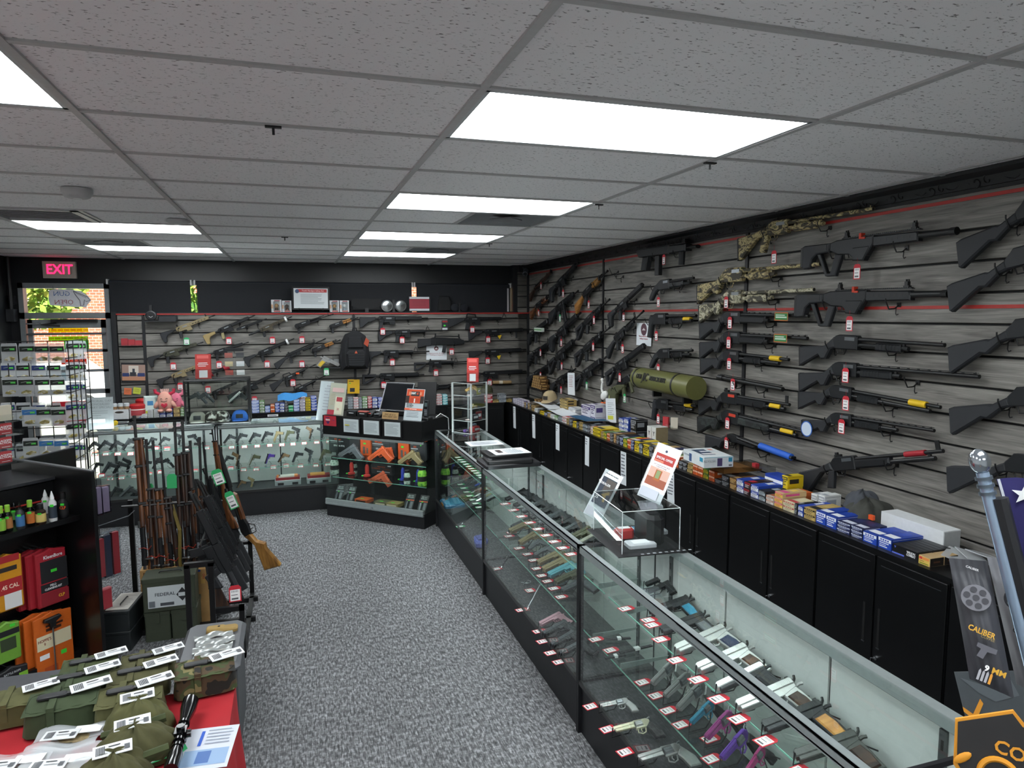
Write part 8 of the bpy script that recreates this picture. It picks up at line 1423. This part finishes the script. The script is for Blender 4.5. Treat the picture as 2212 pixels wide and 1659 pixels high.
for r_,(y,hd)in enumerate(((830,'black'),(1010,'black'),(1180,'navy'),(1350,'navy'),(1515,'black'),(1700,'navy'))):
 for k in range(3):q=on_y(*K('A',618+30*k,y),YL+.2+.1*k);lure(frame(q,(.8,.6,0),UZ),hd,'dark packet on the rack\'s door side, %s row down, %s back'%(ORD[r_],ORD[k]))
 if r_ in(1,3,5):
  for k in range(4):q=on_y(*K('A',70+130*k,y+5),YL+.45);lure(frame(q,(1,0,0),UZ),('navy','black')[k%2],'packet hung behind the grid, %s row down, %s along'%(ORD[r_],ORD[k]))
for k,(y0,y1,cl,tx)in enumerate(((155,285,flat('d0c8b4'),''),(310,405,flat('b0383c'),1),(430,525,flat('b0383c'),1),(555,650,flat('b0383c'),1))):
 a=on_pl(*K('H',-60,y1),GO+GBk*.52-GS_*-.2,GNf);b_=on_pl(*K('H',105,y1),GO+GBk*.52,GNf);w=(b_-a).length;h=on_pl(*K('H',0,y0),GO+GBk*.52,GNf).z-on_pl(*K('H',0,y1),GO+GBk*.52,GNf).z
 t=thing('card_rack',('cream cards in the top pocket' if not k else 'red BLACKSITE TACTICAL cards, %s red pocket'%('upper','middle','lower')[k-1])+' of the clear carousel','card rack',frame(a,-GS_,UZ),'card carousel pockets');MB().bx(0,w,0,h,-.03,0).build('cards',[cl],t);MB().bx(-.005,w+.06,-.012,h*.4,.004,.007).build('pocket_front',[ACRYL],t);MB().bx(-.005,w+.06,-.016,-.012,-.08,.007).build('pocket_base',[ACRYL],t)
 if tx:text('BLACKSITE\nTACTICAL',h*.24,WHITE,t,T3(w*.62,h*.6,.0012),bold=.02,sp=.85);prints(t,T3(0,0,.0005),[(w*.45,h*.12,w*.9,h*.16,WHITE)])
rk=thing('rifle_rack','black steel floor rack holding old rifles','gun rack',(0,0,0));RKM=mat('0c0c0e',.4)
f_=MB().bx(-1.11,-1.08,5.2,5.23,0,.82).bx(-.62,-.59,5.2,5.23,0,.82);f_.bx(-1.12,-.3,5.2,5.23,0,.03).bx(-1.12,-.3,4.85,4.88,0,.03);f_.build('uprights',[RKM],rk);MB().cyl((-1.13,5.12,.8),(-.56,5.12,.8),.009,n=8).build('top_rod',[RKM],rk)
MB().bx(-.65,-.62,4.32,4.35,0,.62).bx(-.52,-.49,4.32,4.35,0,.62).bx(-.65,-.49,4.32,4.35,.6,.63).build('end_frame',[RKM],rk)
MB().bx(-.5,-.33,4.33,4.36,.3,.33).bx(-.36,-.33,4.33,4.36,0,.33).bx(-.36,-.33,4.33,5.3,.0,.03).bx(-.36,-.33,5.3,5.33,0,.42).bx(-.52,-.33,5.3,5.33,.4,.42).build('side_frame',[RKM],rk);MB().cyl((-.56,4.34,.72),(-.56,5.3,.72),.008,n=8).build('side_rod',[RKM],rk)
PN=Vector((0,-1.35,.3)).normalized();P00=Vector((0,4.95,0))
GRK='old rifles standing in the floor rack'
for k,(m_,b_,wd,st,lab)in enumerate((((518,150),(605,1300),WOODB,0,'tallest military rifle with mottled wooden handguard at the rack end'),((620,350),(668,1300),WOODD,1,'dark military rifle second in the rack'),((676,360),(748,1300),WOODB,1,'brown military rifle third in the rack'),((745,462),(842,1450),WOODD,1,'short carbine with a yellow sling fourth in the rack'),((862,205),(922,1360),WOODD,2,'long black-barrelled rifle fifth in the rack'),((928,190),(988,1350),WOODD,2,'long black-barrelled rifle sixth in the rack'),((994,362),(1062,1280),WOODB,1,'slim military rifle seventh in the rack'),((1074,332),(1100,1100),WOODD,1,'dark rifle last in the front row of the rack'))):
 M1,M2=on_pl(*K('L',*m_),P00,PN),on_pl(*K('L',*b_),P00,PN);d=(M2-M1);A=M1+d*((.035-M1.z)/d.z);g=gun('bolt',A,M1,Vector((.35,-1,.2)),lab,GRK,dict(s=wd,h=wd),style=st,L=1.1)
 q=A.lerp(M1,.36);MB().tube([q+Vector((-.03,-.03,0)),q+Vector((0,-.045,.01)),q+Vector((.03,-.03,-.01)),q+Vector((.05,-.05,.02))],.0025,5).build('red_zip_tie',[flat('c2402e')],g,g.matrix_basis.inverted())
 if k==3:q=A.lerp(M1,.45);MB().tube([M1+Vector((.05,-.03,-.35)),q+Vector((.07,-.05,.1)),q+Vector((.06,-.05,-.12)),q+Vector((.08,-.04,-.32))],.012,6).build('sling',[mat('6f5f2a',.8)],g,g.matrix_basis.inverted())
 if k in(1,2,3,4):q=on_pl(*K('L',(0,645,745,832,916)[k],(0,730,800,648,690)[k]),P00-Vector((0,.06 if k==3 else-.03,0)),PN);price_tag(g,q,(0,-1,.1),TAGGRN,.062 if k==3 else.045,.098,0,0,bare=True)
for k,(kd,m_,b_,Y,cl,op,lab)in enumerate((('pump',(1042,690),(1095,1620),4.75,{},dict(L=1.05),'black pump shotgun upright at the rack corner'),('pump',(1105,372),(1205,1250),5.05,{},dict(L=1.1),'long black-barrelled shotgun leaning in the rack'),('bolt',(1180,268),(1290,1120),5.15,dict(s=WOODB),dict(L=1.1),'rifle with reddish wooden forend and green tag'),('breakopen',(1212,378),(1560,1480),5.25,dict(s=WOODG_,h=WOODB,w=BLK),{},'old long gun with golden wooden stock leaning out of the rack'))):
 M1,M2=on_y(*K('L',*m_),Y),on_y(*K('L',*b_),Y);g=gun(kd,M2,M1,(-.3,-1,.1),lab,GRK,cl,**op)
 if k==2:price_tag(g,on_y(*K('L',1205,610),5.0),(0,-1,0),TAGGRN,.07,.11,.3,0)
 if k==3:price_tag(g,on_y(*K('L',1310,800),5.1),(0,-1,0),TAGGRN,.06,.13,.35,0)
for k in range(5):
 Y=4.46+.17*k;g=gun('ar',(-.34,Y,.3+.02*(k%2)),(-.62,Y+.02,1.02-.05*(k%2)),(.1,-1,.1),'black rifle with pistol grip leaning on the side of the rack, %s from the viewer'%ORD[k],'black rifles on the side of the rack',{},stk=('tube','m4','m4','moe','m4')[k],hg=.7,mag=k in(1,3))
 if k==0:price_tag(g,on_y(*K('I',2003,650),4.4),(.1,-1,.1),TAGRED,.07,.1,0,0)
CAN=mat('3f4638',.5,.1);CAND=mat('23282a',.5,.1)
def can(label,x,y,w,d,h,mt,z=0,rz=0,latch=True):
 t=thing('ammunition_can',label,'ammunition can',Matrix.Translation((x,y,z))@Matrix.Rotation(rz,4,'Z'),'metal ammunition cans');MB().chb(0,w,0,d,0,h*.87,.006).build('can_body',[mt],t);MB().chb(-.004,w+.004,-.004,d+.004,h*.86,h,.006).build('lid',[mt],t)
 L_=max(w,d);xx=w>d;c_=(w/2,d/2);hv=[(c_[0]+(q if xx else 0),c_[1]+(0 if xx else q),h+e)for q,e in((-L_*.22,.001),(-L_*.2,.012),(L_*.2,.012),(L_*.22,.001))];MB().tube(hv,.004,6).build('handle',[CAND],t)
 if latch:MB().bx(w*.4,w*.6,-.012,0,h*.62,h*.95).build('latch',[mt],t)
 return t
can('green ammunition can at left of the lower pair',-.955,4.735,.148,.28,.2,CAN);can('green ammunition can at right of the lower pair',-.8,4.735,.15,.28,.2,CAN)
t=can('green ammunition can with a white FEDERAL label on top of the pair',-.955,4.72,.305,.17,.22,CAN,.204,0,False);prints(t,frame((0,-.005,0),(1,0,0),(0,0,1)),[(.03,.025,.27,.165,flat('c6cdd0')),(.035,.03,.07,.07,flat('6a7076')),(.1,.035,.18,.055,flat('4a4e54'))]);text('FEDERAL',.03,flat('4a5258'),t,frame((.13,-.007,.11),(1,0,0),(0,0,1)),bold=.01);MB().poly([(.195,.1),(.23,.145),(.265,.1),(.23,.055)],.0006).build('diamond',[INK],t,frame((0,-.0075,0),(1,0,0),(0,0,1)));MB().poly([(.207,.112),(.253,.112),(.253,.088),(.207,.088)],.0006).build('diamond_band',[flat('c6cdd0')],t,frame((0,-.009,0),(1,0,0),(0,0,1)))
can('green ammunition can standing behind the black cans',-1.13,4.99,.3,.15,.19,CAN)
for k in(0,1):
 t=can('tall dark ammunition can, %s of a pair beside the gondola'%('lower','upper with papers')[k],-1.17,4.66,.15,.3,.13,CAND,.133*k,-.12,False)
 if k:MB().bx(.01,.14,.02,.29,.131,.133).build('papers',[flat('bdb9b2')],t);prints(t,T3(0,0,.134),textlines(.02,.13,.05,.27,9,flat('8a8580'),.3,2))
for k in range(2):t=carton('ammunition_carton','brown WINCHESTER carton standing on the green can, %s'%('left','right')[k],'ammunition box',T3(-1.02+.128*k,5.0,.2),.125,.15,.185,KRAFT,[(.02,.15,.06,.17,flat('6a4a22'))]);text('WINCHESTER',.026,flat('4a3015'),t,frame((.095,-.001,.09),(0,0,1),(-1,0,0)),sx=.95,bold=.01);text('22 LONG RIFLE',.013,flat('5a3c1a'),t,frame((.045,-.001,.09),(0,0,1),(-1,0,0)));MB().bx(.05,.075,.05,.07,.185,.186).build('price_dot',[GRN],t)
for k in range(3):t=carton('ammunition_carton','small tan carton with blue corner behind the FEDERAL can, %s'%('left','middle','right')[k],'ammunition box',T3(-.795+.066*k,4.95,.27),.064,.09,.1,KRAFT,[(0,.085,.02,.1,flat('2a4a9a')),(.02,.0,.045,.05,flat('c9a25a'))]);text('FRO',.02,flat('b0442a'),t,frame((.04,-.001,.05),(0,0,1),(-1,0,0)),bold=.02);MB().bx(-.002,.066,-.002,.09,-.27,-.002).build('carton_below',[KRAFT],t)
t=thing('grey_tote','grey plastic storage bin with pouches on its lid','storage bin',frame((-.56,3.35,0),(1,0,0),(0,1,0)));MB().chb(0,.26,0,.5,0,.42,.03).build('bin',[mat('4a4c50',.5)],t);MB().chb(-.015,.275,-.015,.515,.42,.45,.03).build('lid',[mat('55575b',.45)],t)
t=thing('tan_pouch','tan canvas snap pouch on the grey bin','pouch',(-.47,3.7,.452));MB().chb(0,.15,0,.06,0,.02,.01).build('pouch',[mat('9a7f4c',.9)],t);MB().chb(0,.09,.005,.055,.02,.026,.008).build('flap',[mat('a0854f',.9)],t);MB().lathe([(.006,0),(.006,.003)],10,0,(.06,.03,.026)).build('snap',[BLK],t)
for k in range(4):t=thing('foil_packet','crumpled clear foil packet on the grey bin, %s from the table'%ORD[k],'packet',Matrix.Translation((-.5-.01*(k%2),3.42+.062*k,.453))@Matrix.Rotation(.1*(k-1),4,'Z'));MB().grid(lambda u,v:(.18*u,.07*v,.012+.008*math.sin(9*u+k)*math.cos(7*v+k*2)),14,6).build('foil',[mat('a9adac',.3,.5)],t,ang=None);MB().bx(.01,.17,.005,.06,0,.008).build('contents',[mat('9a9a94',.6)],t)
tb_=thing('display_table','folding table under a bright red cloth','table',(0,0,0));MB().bx(-1.6,-.25,1.85,2.6,.7,.725).build('tabletop',[mat('8a8a8a',.6)],tb_)
for x in(-1.5,-.35):
 for y in(1.93,2.5):MB().cyl((x,y,0),(x,y,.7),.016,n=8).build('leg',[BLK2],tb_)
cl=MB();N_=60
cl.grid(lambda u,v:(-1.61+1.37*u,1.84+.77*v,.73+.0015*math.sin(40*u)*math.sin(31*v)),40,40)
def edge(u):s_=u*4;k=min(3,int(s_));f_=s_-k;c_=[(-1.61,1.84),(-.24,1.84),(-.24,2.61),(-1.61,2.61),(-1.61,1.84)];return c_[k][0]+(c_[k+1][0]-c_[k][0])*f_,c_[k][1]+(c_[k+1][1]-c_[k][1])*f_
def drape(u,v):x,y=edge(u);d=Vector((x+.925,y-2.22)).normalized();w_=v*(.03+.02*math.sin(u*95));return(x+d.x*w_,y+d.y*w_,.73-.5*v)
cl.grid(drape,200,8);o=cl.build('red_tablecloth',[mat('a3141f',.85,0,.15,12)],None,ang=60);tag(o,'bright red cloth draped over the table','tablecloth')
dk=thing('grey_table','dark grey folding table behind the red one','table',(0,0,0));MB().bx(-1.55,-.6,2.64,2.92,.7,.737).build('tabletop',[mat('3a3b40',.6)],dk)
for x in(-1.5,-.65):
 for y in(2.7,2.86):MB().cyl((x,y,0),(x,y,.7),.015,n=8).build('leg',[BLK2],dk)
ODC=[mat('3d4528',.95,0,.3,30),mat('474629',.95,0,.3,30),mat('36422a',.95,0,.3,30),mat('50502f',.95,0,.3,30)]
CAMW=ramp_mat('camo_woodland',[(.36,'1d1c18'),(.45,'4a3b28'),(.53,'3f4a2a'),(.62,'77704a')],(1,1,1),13,2,.9,interp='CONSTANT')
def wtag(t,M):MB().bx(0,.1,-.05,0,0,.002).build('price_card',[flat('d6d8da')],t,M);prints(t,M,[(.008+.004*k,-.042,.011+.004*k,-.008,flat('55585c'))for k in range(6)]+[(.04,-.016,.07,-.012,INK),(.04,-.03,.08,-.027,flat('8a8d90')),(.08,-.04,.094,-.02,flat('55585c'))],.0022,'barcode')
def pouch(label,jx,jy,mt,s=1.,clip=True,rz=.12,z=.74):
 p=on_z(*K('J',jx,jy),z+.06);t=thing('canvas_pouch',label,'pouch',Matrix.Translation((p.x-.09*s,p.y-.06*s,z))@Matrix.Rotation(rz,4,'Z')@Matrix.Scale(s,4),'surplus canvas pouches on the table')
 def fn(u,v):a=2*PI*u;q=abs(math.cos(a))**.45*(1 if math.cos(a)>0 else-1);r_=abs(math.sin(a))**.45*(1 if math.sin(a)>0 else-1);k=1-.1*v+.012*math.sin(13*a+5*v);return(.09+.092*q*k,.06+.062*r_*k,.068*v)
 MB().grid(fn,40,6).build('pouch_body',[mt],t,ang=None)
 MB().grid(lambda u,v:(.004+.172*u,-.004+.13*v,.066+.008*math.sin(PI*u)*math.sin(PI*v)+.0015*math.sin(23*u+9*v)),16,10).build('flap',[mt],t,ang=None);MB().bx(.06,.078,-.003,.124,.02,.077).build('strap',[mt],t)
 if clip:MB().chb(.03,.1,.052,.076,.076,.084,.004).build('buckle',[BLK2],t);MB().bx(.1,.125,.057,.071,.076,.082).build('buckle_tongue',[BLK],t)
 wtag(t,T3(.1,.095,.082)@Matrix.Rotation(.25,4,'Z'));return t
for k,(x,y,m_,s_,cp,lab)in enumerate(((780,560,0,1.05,1,'dark olive pouch with black buckle, back row left'),(1280,520,1,1.05,1,'olive pouch with black buckle, back row right'),(690,700,2,1.1,1,'green pouch with black buckle, second row left'),(1200,650,1,1.1,1,'brown-olive pouch with black buckle, second row right'),(560,890,2,1.2,1,'large green pouch with black buckle, third row left'),(1130,830,3,1.15,1,'faded olive pouch with black buckle, third row right'),(150,850,3,1.05,0,'faded pouch without buckle at the picture edge'))):pouch(lab,x,y,ODC[m_],s_,cp)
pouch('woodland camouflage pouch with black buckle beside the grey bin',1770,600,CAMW,1.15)
for k,(x,y,s_,lab)in enumerate(((1190,960,.1,'crumpled olive bandolier with tag, upper of two'),(1150,1200,.12,'crumpled olive bandolier with tag, lower of two'),(980,1440,.1,'olive bandolier at the lower picture edge'))):
 p=on_z(*K('J',x,y),.78);t=thing('bandolier',lab,'bandolier',(p.x,p.y,.735),'crumpled bandoliers');blob('canvas',ODC[(3,1,1)[k]],(0,0,0),(s_,s_*.85,.1),11+k*3,.07,t,60);MB().tube([(-s_*.9,-s_*.7,.03),(-.02,-s_*.98,.05),(s_*.9,-s_*.7,.06)],.014,6).build('strap',[ODC[0]],t);wtag(t,T3(-.06,.03,.105)@Matrix.Rotation(.2,4,'Z')@Matrix.Rotation(.15,4,'X'))
for k,(x,y,lab)in enumerate(((580,1120,'clear zip bag of parts with white labels, upper of three'),(480,1370,'clear zip bag of parts with white labels, lower of three'),(60,1380,'clear zip bag at the picture corner'))):
 p=on_z(*K('J',x,y),.76);t=thing('parts_bag',lab,'plastic bag',Matrix.Translation((p.x-.1,p.y-.08,.738))@Matrix.Rotation(-.12,4,'Z'),'bags of parts');MB().grid(lambda u,v:(.2*u,.16*v,.022+.008*math.sin(8*u+k)+.007*math.sin(11*v+3*k)),12,12).build('bag',[MILK],t,ang=None);MB().chb(.05,.16,.05,.12,0,.018,.006).build('parts',[mat('8a7a58',.7,0,.5,60)],t);MB().chb(.02,.12,.02,.06,0,.014,.005).build('grey_part',[mat('3a4440',.6)],t);wtag(t,T3(.03,.09,.033));MB().bx(.11,.19,.07,.11,.03,.032).build('second_label',[WHITE],t)
A,B=on_z(*K('J',1455,1440),.78),on_z(*K('J',1625,850),.78);t=thing('rifle_scope','glossy black rifle scope lying on the table','scope',frame(A,B-A,None,UZ));L_=(B-A).length;BG=mat('08080a',.12);MB().lathe([(.02,0),(.021,.0),(.021,L_*.2),(.0135,L_*.3),(.0135,L_*.66),(.025,L_*.86),(.026,L_)],24,0,(0,0,0),Matrix.Rotation(PI/2,4,'Y')).build('tube',[BG],t)
for f_ in(.28,.36,.62):C2(MB(),L_*f_,L_*f_+.012,0,.018,n=16).build('ring',[BG],t)
MB().cyl((L_*.48,0,0),(L_*.48,0,.03),.012,n=14).build('turret',[BG],t);MB().cyl((L_*.48,0,0),(L_*.48,-.03,0),.012,n=14).build('turret',[BG],t);MB().cbx((L_*.48,0,0),(.04,.034,.034)).build('saddle',[BG],t);price_tag(t,on_z(*K('J',1590,1230),.75),(0,0,1),TAGGRN,.05,.115,-1.2,0)
p=on_z(*K('J',1550,1400),.735);t=thing('printed_sheet','printed colour sheet under the scope','paper sheet',Matrix.Translation((p.x-.02,p.y-.03,.7345))@Matrix.Rotation(-.1,4,'Z'));MB().bx(0,.15,0,.22,0,.001).build('sheet',[flat('c3c8d2')],t);prints(t,T3(0,0,.001),[(.01,.02,.14,.1,flat('8aa4c4')),(.05,.03,.09,.09,flat('4a6aa0')),(.04,.12,.05,.2,flat('2a56b4'))]+textlines(.06,.14,.12,.21,5,flat('9aa2b0'),.3,1))
# ================================================================== COFFEE CORNER AND FLAG AT THE RIGHT EDGE
def pane(name,label,cat,c,pts,D,body,th=.05,bulge=.02):
 """upright bag or board facing the viewer at distance D: corners tl tr br bl"""
 n=Vector((-.72,-.62,.3)).normalized();o_=CO+ray(*K(c,*pts[0])).normalized()*D;P_=[on_pl(*K(c,*q),o_,n)for q in pts];x=(P_[1]-P_[0]+P_[2]-P_[3]);y=(P_[0]-P_[3]+P_[1]-P_[2]);M=frame(P_[3],x,y);return thing(name,label,cat,M),[M.inverted()@q for q in P_]
for k,(pts,D,hx,lab)in enumerate(((((622,612),(815,628),(948,1312),(726,1215)),1.62,'35363c','dark grey coffee bag with gold lettering hung on the display'),(((812,605),(1010,640),(1150,1340),(960,1240)),1.72,'7a7b80','light grey coffee bag behind the dark one'))):
 t,q=pane('coffee_bag',lab,'coffee bag','P',pts,D,None);a,b_,c,d=[Vector((v.x,v.y))for v in q];F=lambda u,v:(d.lerp(c,u)).lerp(a.lerp(b_,u),v)
 for s_ in(1,-1):MB().grid(lambda u,v:(*F(u,v),s_*(.002+.03*math.sin(PI*u)**.7*math.sin(PI*min(1,v*1.15))**.6+.0015*math.sin(30*u+8*v))),20,24).build('front' if s_>0 else 'back',[mat(hx,.55)],t,ang=None)
 w,h=(c-d).length,(a-d).length;ang=math.atan2((c-d).y,(c-d).x);up=(a-d).normalized()
 def at(u,v):g_=F(u,v);return T3(g_.x,g_.y,.032+.004*math.sin(PI*v))@Matrix.Rotation(ang,4,'Z')
 ring=MB();rr_=w*.27
 def hole(mb,cx,cy,r,n=18):mb.lathe([(r,0),(r,.001)],n,0,(cx,cy,0))
 MB().lathe([(rr_*1.25,0),(rr_*1.25,.001)],24).build('cylinder_logo',[flat('6f6f76')if k==0 else flat('3a3b40')],t,at(.5,.7))
 for j in range(7):MB().lathe([(rr_*.3,.0015),(rr_*.3,.002)],14,0,(0,0,0)if j==6 else(rr_*.78*math.cos(j*PI/3),rr_*.78*math.sin(j*PI/3),0)).build('chamber',[flat('3a3a40')if k==0 else flat('85868a')],t,at(.5,.7))
 text('CALIBER',w*.2,flat('c99a2e')if k==0 else INK,t,at(.48,.44)@T3(0,0,.004),bold=.02,sx=.8);text('COFFEE',w*.09,flat('8a7a4a')if k==0 else INK,t,at(.6,.40)@T3(0,0,.004));text('CALIBER',w*.08,flat('c9cacc'),t,at(.55,.93)@T3(0,0,-.01),bold=.02)
 text('9' if k==0 else '30',w*.2,WHITE if k==0 else INK,t,at(.45,.16)@T3(0,0,.0),bold=.03)
 if k==0:
  text('MM',w*.2,flat('c99a2e'),t,at(.72,.16),bold=.03);MB().poly([(-.5,.3),(.55,.3),(.55,.0),(.1,-.05),(.0,-.55),(-.35,-.5),(-.25,0),(-.5,.05)],.002).build('pistol_print',[flat('56565e')],t,at(.5,.3)@Matrix.Scale(w*.42,4))
  for j in range(4):MB().poly([(0,0),(.07,0),(.07,.3),(.035,.38),(0,.3)],.002).build('cartridge_print',[flat('9a9aa0')if j<3 else flat('c98a2e')],t,at(.14+.085*j,.04)@Matrix.Scale(w*.8,4))
t,q=pane('display_board','dark grey cardboard coffee display with an orange chevron','display','P',((722,1180),(1150,1180),(1150,1480),(722,1480)),2.0,None);w,h=q[1].x,q[0].y;MB().poly([(0,0),(w,0),(w,h),(0,h)],.004,-.004).build('board',[mat('3d4347',.7)],t);MB().poly([(0,h*.42),(w*.09,h*.3),(w*.2,h*.55),(w*.22,h*.47),(w*.1,h*.18),(0,h*.34)],.001,.002).build('chevron',[flat('d08a1e')],t)
MB().poly([(w*.05,h*.9),(w*.3,h*.75),(w*.55,h*.9),(w*.6,h*.6),(w*.35,h*.5),(w*.2,h*.65)],.0006,.0008).build('grey_shape',[flat('4f565b')],t)
t,q=pane('coffee_sign','black hexagonal COFFEE sign with orange border','sign','P',((655,1415),(1150,1300),(1150,1900),(655,1900)),1.15,None);inv=t.matrix_basis.inverted();n=t.matrix_basis.to_3x3().col[2].normalized();o_=t.matrix_basis.translation
S_=lambda x,y:(lambda v:(v.x,v.y))(inv@on_pl(*K('P',x,y),o_,n))
hexo=[S_(*v)for v in((655,1415),(945,1372),(1000,1440),(1150,1500),(1150,1900),(800,1900),(645,1640))];hexi=[S_(*v)for v in((668,1428),(940,1388),(990,1455),(1140,1515),(1140,1880),(805,1880),(662,1628))]
MB().poly(hexo,.004,-.004).build('orange_border',[flat('cf8a1c')],t);MB().poly(hexi,.001,.001).build('black_face',[mat('141214',.6)],t)
c_=S_(960,1600);d_=S_(1100,1660);ang=math.atan2(d_[1]-c_[1],d_[0]-c_[0]);text('COFFEE',.022,flat('cf8a1c'),t,T3(S_(1030,1620)[0],S_(1030,1620)[1],.003)@Matrix.Rotation(ang,4,'Z'),bold=.02);q_=S_(870,1700);MB().tube([(q_[0]+.02*math.cos(a*.2),q_[1]+.02*math.sin(a*.2),.003)for a in range(0,17)],.0035,6).build('orange_arc',[flat('cf8a1c')],t);q_=S_(690,1605);MB().ell((q_[0],q_[1],.003),(.012,.005,.002),0,12,6,Matrix.Rotation(.3,4,'Z')).build('bullet_mark',[flat('cf8a1c')],t)
n=Vector((-.8,-.55,0)).normalized();o_=CO+ray(2112,985).normalized()*1.55;pt=lambda x,y,e=0:on_pl(x,y,o_-n*e,n)
t=thing('flag_pole','silver pole with round finial carrying a small flag','flag pole',(0,0,0));a,b_=pt(2122,1020),pt(2222,1420);d=(b_-a).normalized();MB().cyl(a,a+d*1.2,.011,n=14).build('pole',[mat('9fb4cc',.25,.6)],t);MB().ell(a-d*.02,(.018,.018,.024),0,16,10,d.to_track_quat('Z','Y').to_matrix().to_4x4()).build('finial',[mat('aeb6be',.15,.9)],t)
for k in range(3):MB().cyl(a+d*(.008+.014*k),a+d*(.014+.014*k),.0145,n=14).build('collar',[mat('5f6a74',.3,.6)],t)
MB().tube([a+d*.05+Vector((0,0,0)),a+d*.3-n*.004+d.cross(n)*.0,a+d*.9],.014,8).build('sleeve',[BLK2],t,T3(*(d.cross(n)*-.016)))
fl=thing('flag','blue flag with white stars hanging from the pole','flag',(0,0,0));A0,B0=pt(2152,1035,.02),pt(2252,1400,.02);hx_=Vector((n.y,-n.x,0));hx_=hx_ if hx_.dot(CR)>0 else-hx_
def fg(u,v):return A0.lerp(B0,v)+hx_*(.35*u)+Vector((0,0,-.1*u+.02*math.sin(9*u)))-n*(.012*math.sin(14*u+5*v))
MB().grid(fg,24,24).build('field',[mat('2a2660',.8)],fl,ang=None);MB().grid(lambda u,v:fg(.004+.012*u,v)+n*.002,2,24).build('white_edge',[flat('c9ccd6')],fl,ang=None)
for i in range(5):
 for j in range(3):
  p=fg(.1+.17*j+.06*(i%2),.1+.18*i)+n*.004;MB().poly([((.02 if q%2==0 else.008)*math.sin(q*PI/5),(.02 if q%2==0 else.008)*math.cos(q*PI/5))for q in range(10)],.0008).build('star',[WHITE],fl,frame(p,hx_,UZ))
finish_text()
